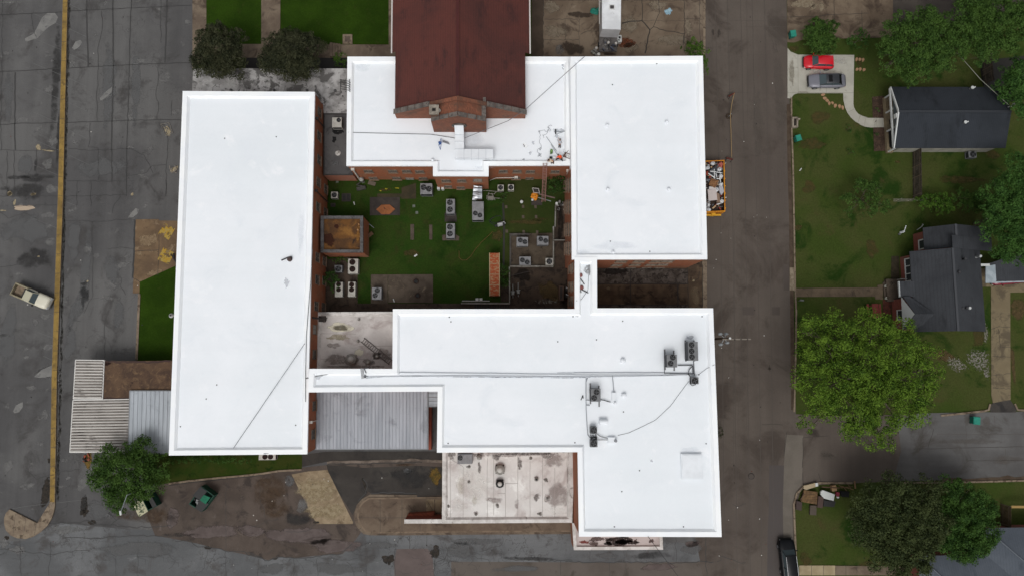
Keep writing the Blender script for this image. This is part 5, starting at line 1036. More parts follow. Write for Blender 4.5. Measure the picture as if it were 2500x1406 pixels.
for (x,y,r_) in ((982,720,.14),(925,1002,.14)):
    zz = 4.2 if y > 900 else 3.5; p = QW('z6',x,y,zz); g = MB(); g.lathe(p.x,p.y,[(r_,zz-.9),(r_,zz),(r_*1.5,zz),(r_*1.5,zz+.12)],10); g.tube([(p.x+.05,p.y,zz),(p.x+.4,p.y+.1,zz+.05)],.09,6); g.build('vent_pipe', flat('vp_w', c(190,192,190)), t)
p = QW('z6',328,1140,.5); g = MB(); g.box(p.x,p.y,.45,.8,2.6,1.0,0,0,.25); one(g,'porch_sofa',flat('sofa_black',c(18,18,20),.9),'black covered sofa on the cottage porch','sofa')
p = QW('z6',330,1000,.5)
g = MB(); g.box(p.x-.1,p.y,.45,.6,.6,.4); g.box(p.x+.2,p.y,.85,.12,.6,.5); one(g,'porch_chair',flat('chair_dk',c(46,42,38)),'dark chair in the middle of the cottage porch','chair')
p = QW('z6',300,860,.5); g = MB(); g.box(p.x,p.y,.45,.7,.7,.45); g.box(p.x+.3,p.y,.9,.12,.7,.5); one(g,'porch_chair',flat('chair_tan',c(110,96,76)),'tan chair at the north end of the cottage porch','chair')
# house two
t = thing('brick_cottage', 'red brick house with slate grey roof, white windows and front stoop', 'house', tuple(W(2300,690)))
ez, rz = 3.2, 6.2
def hp(x,y,z): return QW('z8',x,y,z)
g = MB()
# back (north) section, main section
N0 = hp(1080,478,ez); xr_ = hp(1345,460,rz).x; xE = hp(1585,480,ez).x; yN = N0.y; yM = hp(980,655,ez).y; xM = hp(980,655,ez).x; yS = hp(1200,1252,ez).y; xE2 = hp(1508,1252,ez).x+.3
yG0 = hp(905,875,ez).y; xP = hp(905,930,2.9).x
k1 = (rz-ez)/(xr_-xM); zN = rz; 
quadroof(g,(N0.x,yN,ez),(xr_,yN,rz-.5),(xr_,yM+.2,rz-.5),(N0.x,yM+.2,ez)); quadroof(g,(xE,yN,ez),(xE,yM+.2,ez),(xr_,yM+.2,rz-.5),(xr_,yN,rz-.5))
xr2 = hp(1320,900,rz).x
quadroof(g,(xM,yM,ez),(xr2,yM,rz),(xr2,yS,rz),(xM,yS,ez)); quadroof(g,(xE2+.4,yM+1.5,ez),(xE2+.4,yS,ez),(xr2,yS,rz),(xr2,yM+1.5,rz)); quadroof(g,(xE+.0,yM+1.6,ez),(xr2,yM+1.6,rz-.02),(xr2,yM,rz-.02),(xE,yM,ez))
quadroof(g,(xP,yG0,2.9),(xM+.6,yG0,3.5),(xM+.6,hp(930,992,3).y,3.5),(xP,hp(930,992,3).y,2.9))
# front cross gable
gx = hp(930,990,ez).x; gy0 = hp(930,990,ez).y; gy1 = hp(965,1180,ez).y; gm = hp(970,1120,5.0).y; gpk = 4.9; gxe = hp(1185,1115,5.4).x
quadroof(g,(gx,gy0,ez+.02),(gx+.4,gm,gpk),(gxe,gm,gpk+.05),(hp(1000,970,4).x,gy0,ez+.25)); quadroof(g,(gx,gy1-.9,ez-.2),(hp(1040,1235,3.3).x,gy1-.9,ez+.15),(gxe,gm,gpk+.05),(gx+.4,gm,gpk))
g.build('roof', m_sh2, t)
g = MB(); g.box(xr2,(yM+yS)/2,rz-.04,.28,yM-yS,.08); g.box(xr_,(yN+yM)/2,rz-.54,.28,yN-yM,.08); g.build('ridge_cap', flat('ridge_sl', c(62,64,68)), t)
g = MB(); xw_n = hp(1000,560,.2).x; xw_m = hp(905,760,.2).x; xw_g = hp(838,1080,.2).x
ins = .1
g.prism([(xw_n+.25,yN-.3),(xE2-.3,yN-.3),(xE2-.3,yS+.35),(xw_g+.3,yS+.35),(xw_g+.3,gy0-.2),(xw_m+.25,gy0-.2),(xw_m+.25,yM-.3),(xw_n+.25,yM-.3)],0,ez-.12); g.build('wall', m_brickh, t)
def whwin(x, y, w_, h, k):
    p = Vector((x, y, 1.9)); n = Vector((-1,0,0)); d = Vector((0,-1,0)); window_h(t, p, n, d, w_, h, k)
def window_h(par, p, n, d, w_, h, cols):
    g = MB(); ang = math.atan2(d.y,d.x)
    def bx(g,u,v,su,sv,th,off,m=0): g.box(p.x+d.x*u+n.x*off,p.y+d.y*u+n.y*off,p.z+v-sv/2,su,th,sv,ang,m)
    tt = .13
    for u in (-w_/2+tt/2,w_/2-tt/2): bx(g,u,0,tt,h,.12,.05)
    for v in (-h/2+tt/2,h/2-tt/2): bx(g,0,v,w_-2*tt,tt,.116,.05)
    for j in range(1,cols): bx(g,-w_/2+w_*j/cols,0,.1,h-2*tt,.1,.048)
    fr = g.build('window', m_trim, par); g = MB(); bx(g,0,0,w_-2*tt-.01,h-2*tt-.01,.03,.02); g.build('pane', m_win, fr)
whwin(xw_n+.25, (yN+yM)/2-.4, 1.3, 1.5, 1); whwin(xw_m+.25, hp(960,790,1.9).y, 3.0, 1.7, 3); whwin(xw_g+.3, hp(905,1125,1.9).y, 1.3, 1.5, 1)
g = MB(); g.add([(gx-.03,gy0-.1,ez-.15),(gx-.03,gy1-1.0,ez-.4),(gx+.35,gm,gpk-.05)],[[0,1,2]],0); g.add([(gx-.1,gy0,ez-.2),(gx-.1,gy1-.9,ez-.3),(gx+.3,gm,gpk)],[[2,1,0]],0)
g.box(xP-.03,(yG0+hp(930,992,3).y)/2,2.7,.12,abs(yG0-hp(930,992,3).y),.25); g.build('trim', flat('gable_white', c(176,180,180)), t)
sy = hp(850,945,0).y; g = MB(); g.box(hp(850,945,0).x+.3,sy,0,2.6,2.9,.5); [g.box(hp(805,945,0).x-.25*i,sy,0,.3,2.2,.34-.15*i) for i in range(2)]; g.build('stoop', m_pad, t)
g = MB()
for dy in (-1.35,1.35): g.tube([(hp(830,0,0).x-.2,sy+dy,1.3),(hp(830,0,0).x+1.6,sy+dy,1.3)],.05,6); [g.cyl((hp(830,0,0).x+dx,sy+dy,.5),(hp(830,0,0).x+dx,sy+dy,1.3),.04,n=6) for dx in (-.2,.7,1.5)]
g.build('railing', flat('rail_w', c(190,190,186)), t)
for x,y,zz in ((1395,708,5.8),(1508,690,4.6),(1350,808,5.9),(1375,1078,5.6),(1408,1075,5.4),(1428,1075,5.2)):
    p = hp(x,y,zz); g = MB(); g.lathe(p.x,p.y,[(.13,zz-.8),(.13,zz),(.2,zz),(.16,zz+.12)],10); g.build('vent_pipe', MATS['vp_w'] if x in (1508,1428) else flat('vp_d',c(52,52,54)), t)
# carport beside house two
t = thing('house_carport', 'small carport with dark roof and white front eave, red car under it', 'carport', tuple(W(2460,670)))
g = MB(); quadroof(g,hp(1550,752,3.0),hp(2000,700,3.0)+Vector((0,1.6,0)),Vector((hp(2000,876,2.8).x,hp(1980,870,2.8).y,2.8)),hp(1628,876,2.8)); g.build('roof', m_sh2, t)
g = MB(); a_,b_,c2_,d_ = hp(1550,765,3.03),hp(1620,752,3.06),hp(1628,878,2.86),hp(1548,886,2.83); quadroof(g,a_,b_,c2_,d_,0,.12); p0,p1 = hp(1548,886,2.75),hp(1990,874,2.75); g.box((p0.x+p1.x)/2,(p0.y+p1.y)/2,2.62,(p1-p0).length,.15,.2,math.atan2(p1.y-p0.y,p1.x-p0.x)); g.build('eave', surf('eave_white',c(158,168,174),c(140,150,156),1), t)
g = MB(); a_ = hp(1500,752,3.1); g.box(a_.x+.6,a_.y-.05,2.9,1.6,.3,.15); g.build('breezeway_trim', m_trim, t)
g = MB(); [g.cyl((x,y,0),(x,y,2.6),.07,n=8) for x,y in ((hp(1560,880,0).x+.3,hp(1560,880,2.7).y+.1),(p1.x,p1.y+.1),(hp(1650,760,0).x,hp(1650,760,0).y))]; g.build('post', m_trim, t)
# house three (hip roof at the lower right)
t = thing('corner_house', 'blue grey hipped shingle roof at the lower right corner, mostly under trees', 'house', tuple(W(2420,1420)))
ez, rz = 2.9, 6.0
def kp(x,y,z): return QW('K',x,y,z)
g = MB(); xW = kp(1500,1300,ez).x; yT = kp(2300,888,ez).y; xL2 = kp(2130,900,ez).x; yTm = kp(1850,1150,ez).y
R0 = kp(2300,1100,0); rx_ = kp(2500,1330,rz)
# main hip: west slope, north slope ; wing
E_ = xW+44; Sy = yTm-24; 
c1 = Vector((xW,yTm,ez)); c2v = Vector((E_,yTm,ez)); c3v = Vector((E_,Sy,ez)); c4v = Vector((xW,Sy,ez)); ra = Vector((xW+12,(yTm+Sy)/2,rz+.8)); rb = Vector((E_-12,(yTm+Sy)/2,rz+.8))
g.add([c1,c2v,rb,ra],[[3,2,1,0]]); g.add([c1,ra,c4v],[[0,2,1]]); g.add([c4v,ra,rb,c3v],[[0,3,2,1]]); g.add([c2v,c3v,rb],[[0,1,2]])
w0 = Vector((xL2,yT,ez)); w1 = Vector((xL2+12,yT,ez)); wr = Vector((xL2+6,yT-6,ez+1.9)); wr2 = Vector((xL2+6,yTm-8,ez+2.0))
g.add([w0,w1,wr],[[2,1,0]]); g.add([w0,wr,wr2,Vector((xL2,yTm-1,ez+.05))],[[0,1,2,3][::-1]]); g.add([w1,wr,wr2,Vector((xL2+12,yTm-1,ez+.05))],[[3,2,1,0][::-1]])
for f in g.f: pass
g.build('roof', m_sh3, t)
g = MB(); g.prism([(xW+.4,yTm-.4),(xL2+.4,yTm-.4),(xL2+.4,yT-.4),(xL2+11.6,yT-.4),(xL2+11.6,yTm-.4),(E_-.4,yTm-.4),(E_-.4,Sy+.4),(xW+.4,Sy+.4)],0,ez-.05); g.build('wall', m_brickh, t)
g = MB(); 
for a_,b_ in ((c1,ra),(w0,wr),(w1,wr),(wr,wr2)): g.tube([a_+Vector((0,0,.02)),b_+Vector((0,0,.02))],.11,6)
g.build('hip_cap', flat('hipcap', c(84,90,98)), t)
p = kp(1950,1212,4.0); g = MB(); g.box(p.x,p.y,3.3,1.6,.25,.75); g.build('roof_vent', flat('rv', c(56,60,66)), t)
# ================================================================== rooftop and courtyard equipment
m_ac = surf('ac_grey', c(134,134,136), c(118,118,120), 2, c3=c(98,96,94), s3=3, t3=(.6,.7), grain=.06, rough=.5)
m_acw = surf('ac_pale', c(186,184,176), c(168,164,156), 2, c3=c(130,122,110), s3=3, t3=(.6,.7), grain=.06, rough=.5)
m_acd = surf('ac_dark', c(122,123,125), c(108,109,111), 2, grain=.06, rough=.5)
m_fan = flat('fan_black', c(16,16,17), .5); m_blade = flat('fan_blade', c(84,85,88), .5); m_rustf = surf('fan_rust', c(52,34,30), c(34,26,24), 6); m_side = flat('coil', c(44,46,48), .7)
def fan(par, x, y, z, r, rust=0, nb=4):
    g = MB(); g.lathe(x,y,[(r*1.08,z-.02),(r*1.08,z+.05),(r,z+.05),(r,z-.04)],20,0,False); g.disc(x,y,z+.012,r,20,0); f = g.build('fan', m_rustf if rust else m_fan, par)
    g = MB(); a0 = random.random()*3
    for i in range(nb):
        a = a0+2*math.pi*i/nb; p = []
        for da,rr,zz in ((0,.2,.0),(-.24,.8,.01),(.26,.84,.04),(.36,.3,.03)): p.append((x+r*rr*math.cos(a+da),y+r*rr*math.sin(a+da),z+.016+zz))
        g.add(p,[[0,1,2,3]])
    g.lathe(x,y,[(r*.2,z+.02),(r*.2,z+.06),(r*.08,z+.07)],10)
    g.build('fan_blades', m_rustf if rust else m_blade, f)
def ac(label, k, x0, y0, x1, y1, fans, rp, h=.95, zb=0.0, m=None, lift=.12, side=None, rust=0, rails=None, grp=None, rot=0, name='air_conditioner', nb=4):
    zt = zb+lift+h; P = [QW(k,x,y,zt) for x,y in ((x0,y0),(x1,y0),(x1,y1),(x0,y1))]
    cx = sum(p.x for p in P)/4; cy = sum(p.y for p in P)/4; sx = (P[1]-P[0]).length; sy = (P[3]-P[0]).length
    t = thing(name, label, 'air conditioner', (cx,cy,zb), grp); m = m or m_ac
    g = MB(); g.box(cx,cy,zb+lift,sx-.06,sy-.06,h-.08,rot,1); g.box(cx,cy,zt-.085,sx,sy,.085,rot,0,.02)
    g.box(cx,cy,zb+lift-.0,sx-.0,sy-.0,.07,rot,0)
    for dx in (-1,1):
        for dy in (-1,1): a,b = dx*(sx/2-.03),dy*(sy/2-.03); g.box(cx+a*math.cos(rot)-b*math.sin(rot),cy+a*math.sin(rot)+b*math.cos(rot),zb+lift+.07,.055,.055,h-.16,rot,0)
    g.build('cabinet', [m, m_side], t)
    for i,(fx,fy) in enumerate(fans): p = QW(k,fx,fy,zt+.03); fan(t,p.x,p.y,zt-.0,rp/(SC(zt)*Z[k][2]),rust,nb)
    g = MB()
    if rails:
        for rx,ry0,ry1 in rails: a,b = QW(k,rx,ry0,zb+.2),QW(k,rx,ry1,zb+.2); g.box((a.x+b.x)/2,(a.y+b.y)/2,zb+.0,.14,abs(a.y-b.y),.13)
    else:
        for dx in (-1,1): g.box(cx+dx*(sx/2-.12),cy,zb,.12,sy*.92,lift-.003,0)
    g.build('stand', flat('stand_grey', c(110,110,112)), t)
    if side:
        p = [QW(k,x,y,zt+.02) for x,y in ((side[0],side[1]),(side[2],side[3]))]; g = MB(); g.box((p[0].x+p[1].x)/2,(p[0].y+p[1].y)/2,zt+.001,abs(p[1].x-p[0].x),abs(p[0].y-p[1].y),.05); g.build('side_panel', flat('panel_dark',c(52,54,58)), t)
    return t
GC = 'condenser units in the courtyard'; GR = 'units on the south building roof'
ac('single fan unit close to the west wing wall, beside the square drain grate','A',252,328,312,386,[(282,357)],22,.7,m=m_acw,grp=GC)
ac('two-fan unit at the corner of the north wing bay, fans set diagonally','A',1058,252,1166,350,[(1088,288),(1136,303)],24,1.3,m=m_ac,grp=GC)
ac('small dark single fan unit between the two west bushes','A',283,990,353,1054,[(318,1022)],24,.7,m=m_acd,grp=GC)
ac('pale unit with two rusty fans right below the brick shed','A',405,933,497,1067,[(445,963),(445,1025)],25,.8,m=m_acw,rust=1,grp=GC)
ac('pale two-fan unit half under the west bush','A',287,1142,357,1275,[(320,1163),(320,1210)],20,.8,m=m_acw,rust=1,grp=GC)
ac('pale two-fan unit with rusty fans at the edge of the dark concrete','A',405,1140,472,1273,[(438,1165),(438,1210)],21,.8,m=m_acw,rust=1,grp=GC)
ac('grey two-fan unit standing on the narrow concrete pad','A',622,1190,708,1298,[(670,1218),(650,1262)],21,1.1,m=m_ac,grp=GC)
ac('upper of the two tall two-fan units in the middle of the lawn','B',108,393,186,526,[(142,425),(142,488)],24,1.1,m=m_ac,grp=GC)
ac('lower of the two tall two-fan units in the middle of the lawn','B',108,613,186,747,[(142,645),(142,707)],24,1.1,m=m_ac,grp=GC)
duct_ac = ac('long grey unit fed by the shiny foil duct','B',343,415,447,583,[(372,522),(413,540)],20,1.3,m=m_ac,grp=GC)
ac('single fan unit at the north wing wall, left of its pair','B',573,265,628,318,[(600,291)],21,.7,m=m_acw,grp=GC)
ac('single fan unit at the north wing wall, right of its pair','B',667,262,720,316,[(693,289)],21,.7,m=m_acw,grp=GC)
ac('wide two-fan unit in the upper left of the walled unit yard','B',745,737,848,818,[(778,765),(820,780)],20,1.0,m=m_ac,grp=GC)
ac('wide two-fan unit in the upper right of the walled unit yard','B',930,727,1032,808,[(963,755),(1007,770)],20,1.0,m=m_ac,grp=GC)
ac('wide two-fan unit in the lower left of the walled unit yard','B',770,913,873,990,[(797,945),(840,963)],20,1.0,m=m_ac,grp=GC)
ac('single fan unit in the lower right of the walled unit yard','B',1008,927,1072,988,[(1040,957)],25,.7,m=m_acw,grp=GC)
ac('three-fan unit on rails near the east edge of the south roof','C',1122,962,1210,1125,[(1155,990),(1155,1042),(1158,1093)],22,1.3,8.55,m_acd,.25,(1106,962,1126,1120),rails=[(1106,950,1130),(1180,950,1130)],grp=GR)
ac('two-fan unit on long rails, left of the three-fan unit','C',940,1072,1030,1182,[(993,1097),(975,1148)],22,1.2,8.55,m_acd,.25,(926,1075,942,1180),rails=[(927,1028,1205),(1006,1038,1212)],grp=GR)
ac('single fan unit with looped black hose near the east edge of the south roof','C',1153,1267,1215,1325,[(1184,1298)],25,.75,8.55,m_acd,grp=GR)
ac('two-fan unit on rails beside the white curb box in the middle of the south roof','H',176,365,275,495,[(233,400),(210,458)],26,1.2,8.55,m_acd,.25,(165,368,177,490),rails=[(172,312,520),(260,335,548)],grp=GR)
ac('upper of the two small single fan units beside the round dome vent','H',172,750,238,820,[(206,785)],29,.75,8.55,m_acd,grp=GR)
ac('lower of the two small single fan units beside the round dome vent','H',172,885,243,955,[(207,919)],29,.75,8.55,m_acd,grp=GR)
ac('flat grey unit with one black fan at the top of the kitchen roof','G',312,193,460,291,[(338,232)],23,.9,2.7,m_ac,.15,(318,186,460,196))
ac('pale two-fan unit tucked under the south edge of the west wing','F',128,196,296,252,[(190,221),(245,221)],23,.8,m=m_acw,rust=1)
ac('pale unit with one corner fan on the dark link roof','z2',1086,842,1154,912,[(1133,860)],15,.9,2.96,m=m_acw)
ac('grey single fan unit on the lawn below the cottage','z6',955,1238,1018,1290,[(990,1263)],23,.75,m=m_acd)
# foil duct
g = MB(); z0,z1 = 1.6,2.6; a = pw('B',(357,272),(432,272),z=z1); b = pw('B',(345,405),(432,405),z=z0)
n_ = 14
for i in range(n_):
    f0,f1 = i/n_,(i+1)/n_; zz0 = z1+(z0-z1)*f0; zz1 = z1+(z0-z1)*f1; k = .06 if i % 2 else 0
    L0,R0,L1,R1 = a[0].lerp(b[0],f0),a[1].lerp(b[1],f0),a[0].lerp(b[0],f1),a[1].lerp(b[1],f1)
    j = lambda: random.uniform(-.07,.07)
    M0,M1 = (L0+R0)/2,(L1+R1)/2
    g.add([(L0.x,L0.y,zz0),(M0.x,M0.y,zz0+.12+j()*.8),(R0.x,R0.y,zz0),(L1.x,L1.y,zz1+j()),(M1.x,M1.y,zz1+.12+j()),(R1.x,R1.y,zz1+j())],[[0,3,4,1],[1,4,5,2]]); g.add([(L0.x,L0.y,zz0),(L1.x,L1.y,zz1),(L1.x,L1.y,zz1-.7),(L0.x,L0.y,zz0-.7),(R0.x,R0.y,zz0),(R1.x,R1.y,zz1),(R1.x,R1.y,zz1-.7),(R0.x,R0.y,zz0-.7)],[[0,1,2,3],[4,5,6,7]])
one(g,'foil_duct',flat('foil',c(200,202,206),.22,.5,1),'crumpled shiny foil duct running from the brick bay into the long grey unit','duct')
# meters and wall boxes
def bxs(name, label, cat, k, x, y, sx, sy, z0, h, m, rot=0, bev=.03, grp=None):
    p = QW(k,x,y,z0+h); g = MB(); g.box(p.x,p.y,z0,sx,sy,h,rot,0,bev); return one(g,name,m,label,cat,grp)
m_bw = flat('box_white', c(196,198,196), .5)
for x,l in ((38,'left'),(76,'right')): bxs('meter_box',l+' of two small white boxes at the foot of the north wing bay','box','B',x,292,.36,.34,0,.9,m_bw)
for x,l in ((387,'left'),(422,'right')): bxs('meter_box',l+' of two small white boxes on the hand rail at the courtyard edge','box','B',x,1298,.38,.36,.3,.7,m_bw)
bxs('meter_box','tall white cabinet at the lower east end of the north wing','box','B',1108,432,.3,.34,0,.9,m_bw)
# white roof fittings
def vent(label, k, x, y, r, z0, prof, m, name='roof_vent', m2=None, n=20):
    p = QW(k,x,y,z0+.2); g = MB(); g.lathe(p.x,p.y,[(a*r,z0+b) for a,b in prof],n,0)
    t = one(g,name,m,label,'vent'); return t
VP = [(1.15,0),(1.1,.05),(.8,.07),(.8,.25),(1,.26),(1,.34),(.6,.42),(.1,.46)]
m_ven = flat('vent_white', c(232,236,240), .5)
for k,x,y,l,z0 in (('H',500,84,'round white roof vent north of the long pipe run',8.55),('H',510,432,'round white roof vent right of the white curb box',8.55),('C',482,197,'white roof vent near the south edge of the east wing',8.45),
                   ('z4',679,897,'faint white roof vent in the upper left of the east wing roof',8.45),('z4',1105,874,'faint white roof vent in the upper right of the east wing roof',8.45),('z4',685,1355,'faint white roof vent in the lower left of the east wing roof',8.45),('z4',1121,1355,'faint white roof vent in the lower right of the east wing roof',8.45),
                   ('z3',632,1146,'white roof vent at the corner of the north wing bay',6.55)):
    vent(l,k,x,y,.28 if z0 > 8.5 else .18,z0,VP,m_ven)
def drains(k, pts, z0, who):
    for i,(x,y) in enumerate(pts):
        p = QW(k,x,y,z0); g = MB(); g.lathe(p.x,p.y,[(.075,z0+.006),(.07,z0+.04),(.04,z0+.06)],10); one(g,'roof_drain',flat('drain_dark',c(50,52,56)),who[i],'drain','small dark drains on the white roofs')
drains('H',[(14,909),(1339,919),(667,1191),(1266,224),(505,599)],8.55,['tiny dark roof drain left of the small paired units','tiny dark roof drain above the white roof hatch','tiny dark roof drain left of the white roof hatch','tiny dark box at the right end of the long pipe run','faint roof drain south of the white curb box'])
drains('I',[(516,539),(1244,539),(595,168)],8.55,['left of two dark roof drains at the south roof edge','right of two dark roof drains at the south roof edge','faint small drain in the lower south roof'])
drains('C',[(137,747),(563,786),(338,946),(1244,747),(6,962),(320,238)],8.55,['dark roof drain left of the connector roof','faint roof drain south of the east court','dark roof drain in the middle of the south roof top','dark roof drain at the north east corner of the south roof','faint roof drain left of centre on the south roof','dark roof fitting where the connector meets the east wing'])
drains('D',[(1268,108),(1281,144)],8.55,['upper of two roof drains near the patio roof corner','lower of two roof drains near the patio roof corner'])
drains('G',[(219,87),(1477,80)],8.55,['roof drain above the left end of the kitchen roof','roof drain above the right end of the kitchen roof'])
drains('C',[(796,191),(458,103)],8.45,['dark roof drain near the south edge of the east wing','faint roof drain near the connector on the east wing'])
drains('z4',[(1035,458),(718,608)],8.45,['dark roof drain near the north edge of the east wing','faint roof drain in the upper east wing roof'])
drains('z2',[(466,700),(318,992),(687,980)],7.05,['dark roof fitting near the north edge of the west wing','faint roof drain, left one in the upper west wing','faint roof drain, right one in the upper west wing'])
drains('E',[(970,312),(811,482),(1035,225)],7.05,['dark roof drain in the lower west wing','dark roof drain near the south west corner of the west wing','faint roof drain in the lower west wing'])
drains('D',[(70,950)],7.05,['dark roof drain near the south east corner of the west wing'])
# hatch, curb boxes
P = pw('H',(1097,1033),(1290,1033),(1303,1268),(1105,1272),z=8.95); g = MB(); g.prism(P,8.55,8.88); g.prism(offset(P,-.05)[0] if 0 else P,8.88,8.95); 
P2 = offset(P,-.12)[1]; g.prism(P2,8.80,8.87); one(g,'roof_hatch',m_duct,'big square white roof hatch near the east edge of the south roof','hatch')
g = MB(); p = QW('H',410,465,8.9); g.box(p.x,p.y+.1,8.55,.45,1.2,.35); g.lathe(p.x+.1,p.y-.5,[(.17,8.55),(.17,9.1),(.1,9.15)],12); one(g,'curb_box',m_duct,'white curb box with a little round cap, right of the two-fan unit','roof box')
g = MB(); p = QW('H',385,885,8.9); g.box(p.x,p.y,8.55,.8,.65,.4); one(g,'curb_box',m_duct,'white curb box right of the small paired units','roof box')
vent('small grey pipe cap beside the white curb box','H',423,888,.13,8.55,[(1,0),(1,.5),(1.4,.5),(1,.6)],flat('capgrey',c(140,142,146)))
p = QW('H',305,700,9.1); g = MB(); g.cyl((p.x-.48,p.y,8.95),(p.x+.48,p.y,8.95),.3,n=18); g.box(p.x,p.y,8.55,.5,.3,.2); one(g,'dome_vent',m_duct,'smooth white barrel shaped vent above the small paired units','vent')
# pipe runs on the south roof
def pipes(name, label, items, z, m, r=.05, cat='pipe', n=6):
    g = MB()
    for it in items:
        k,pts = it[0],it[1]; rr = it[2] if len(it) > 2 else r; zz = it[3] if len(it) > 3 else z
        P = [Vector((p.x,p.y,zz)) for p in jag(pw(k,*pts,z=zz),1.2,.02)]; g.tube(P,rr,n)
    return one(g,name,m,label,cat)
m_pipw = flat('pipe_white',c(206,210,214),.5); m_pipg = flat('pipe_grey',c(150,154,160),.5); m_blk = flat('hose_black',c(34,34,36),.5)
pipes('pipe_run','long white pipe run crossing the south roof from the patio roof to the east units',[('D',[(620,545),(900,541),(1342,545),(2236,556)],.06),('D',[(620,575),(900,570),(1342,566),(2236,574)],.05),('H',[(0,243),(600,240),(1190,228)],.05),('H',[(0,208),(600,206),(1210,212)],.07),('H',[(0,222),(600,222),(1200,222)],.05),
    ('C',[(0,1232),(600,1240),(1130,1240)],.04)],8.68,m_pipw)
pipes('pipe_line','thin grey line along the foot of the long pipe run',[('D',[(620,582),(760,572),(860,570),(1000,566),(1342,572),(1800,576),(2236,580)],.045,8.62),('C',[(0,1262),(200,1268),(400,1262),(700,1256),(1000,1250),(1130,1248)],.045,8.62)],8.62,surf('line_blotchy',c(122,128,138),c(190,196,204),1.5,.45,.55))
pipes('pipe_branch','white pipe branch running down from the pipe run to the small paired units',[('H',[(128,258),(126,400),(128,560),(138,760),(145,830),(170,862)],.05),('H',[(142,255),(128,300)],.05),('H',[(120,480),(165,482)],.04),('H',[(128,530),(165,532)],.04)],8.66,m_pipg)
pipes('unit_pipe','dark pipe loop between the two-fan and three-fan units',[('C',[(1035,1165),(1160,1163)],.06),('C',[(965,1236),(1168,1237)],.06),('C',[(1168,1237),(1163,1165)],.07),('C',[(1172,1125),(1178,1250)],.06),('C',[(922,1180),(922,1236),(965,1236)],.04)],8.75,flat('pipe_mid',c(84,86,90)))
pipes('unit_hose','black hose loops around the single fan unit by the east edge',[('C',[(1160,1170),(1135,1200),(1125,1240),(1145,1262),(1148,1290),(1160,1320)],.05),('C',[(1145,1290),(1140,1320),(1160,1338),(1190,1328)],.04)],8.8,m_blk)
pipes('unit_hose','two thin black hoses from the small paired units to the curb box',[('H',[(240,820),(270,845),(310,858),(345,862)],.035),('H',[(240,880),(345,880)],.035),('H',[(275,475),(310,480),(340,490),(375,500)],.05)],8.75,m_blk)
pipes('unit_hose','tangle of black lines between the small paired units',[('H',[(175,825),(180,880)],.05),('H',[(190,830),(230,870),(195,880)],.04),('H',[(225,820),(235,880)],.05),('H',[(170,855),(240,860)],.05),('H',[(180,870),(215,850),(240,850)],.04)],8.85,m_blk)
pipes('vent_pipe_line','thin grey pipe standing off the pipe run above the curb box',[('H',[(393,232),(410,412)],.05)],8.7,m_pipg)
pipes('hook_rod','small black hook lying on the south roof left of the two-fan unit',[('H',[(75,480),(95,432),(98,462)],.05)],8.6,m_blk)
# cables
def cable(label, pts, r=.025, m=None, name='cable', n=5, sag=0):
    V_ = []
    for (k,x,y,z),(k2,x2,y2,z2) in zip(pts[:-1],pts[1:]):
        a,b = QW(k,x,y,z),QW(k2,x2,y2,z2)
        for i in range(6): f = i/6; p = a.lerp(b,f); p.z -= sag*4*f*(1-f); V_.append(p)
    V_.append(QW(*pts[-1][:3],pts[-1][3])); g = MB(); g.tube(V_,r,n); return one(g,name,m or flat('cable_grey',c(92,94,98)),label,'cable')
cable('thin black wire hanging from the east wing over the red roof to the duct',[('o',1428,138,9.0),('o',1283,268,9.3),('o',1240,296,8.2),('z3',860,990,7.95)],.035)
cable('grey wire lying along the north wing roof left of the duct',[('z3',30,948,6.9),('z3',60,950,6.62),('z3',350,957,6.62),('z3',620,963,6.62),('z3',795,990,6.7)],.035)
cable('long thin wire slanting across the lower west wing roof',[('o',744,838,7.5),('o',570,1093,7.12)],.03)
cable('dark conduit along the east parapet of the west wing',[('o',763,610,7.45),('o',758,690,7.47),('o',748,820,7.47),('o',746,905,7.47),('o',746,980,7.47)],.035)
cable('conduit bending along the south east corner of the west wing roof',[('D',150,1060,7.2),('D',145,1140,7.2),('D',132,1152,7.2),('D',-30,1160,7.2),('D',-180,1172,7.43)],.04,flat('cond2',c(140,144,148)))
cable('long curved grey wire from the east units across the south roof',[('H',1165,290,8.6),('H',1060,430,8.58),('H',980,540,8.58),('H',830,680,8.58),('H',700,745,8.58),('H',560,810,8.58),('H',450,835,8.58)],.022)
cable('thin wire from the east parapet to the small roof box',[('H',1425,122,9.0),('H',1340,165,8.6),('H',1266,222,8.62)],.02)
cable('black service wire leaving the south roof edge over the porch roof',[('I',870,640,9.0),('I',1165,1030,7.5),('I',1240,1130,7.2)],.03,m_blk)
cable('thin wire snaking down the connector roof',[('C',320,240,8.6),('C',270,400,8.58),('C',265,520,8.58),('C',210,600,8.6),('C',165,612,8.95)],.025)
# coil of wire
g = MB(); p = QW('C',275,350,8.6)
V_ = [Vector((p.x+.55*math.cos(i*.55)*(.5+.5*math.sin(i*.17))+.1*math.sin(i*1.3),p.y+.6*math.sin(i*.55)*(.5+.5*math.cos(i*.23)),8.6+.02*math.sin(i))) for i in range(110)]; g.tube(V_,.022,4)
one(g,'wire_coil',flat('wire_silver',c(150,150,152)),'loose tangle of silver wire on the connector roof','wire')
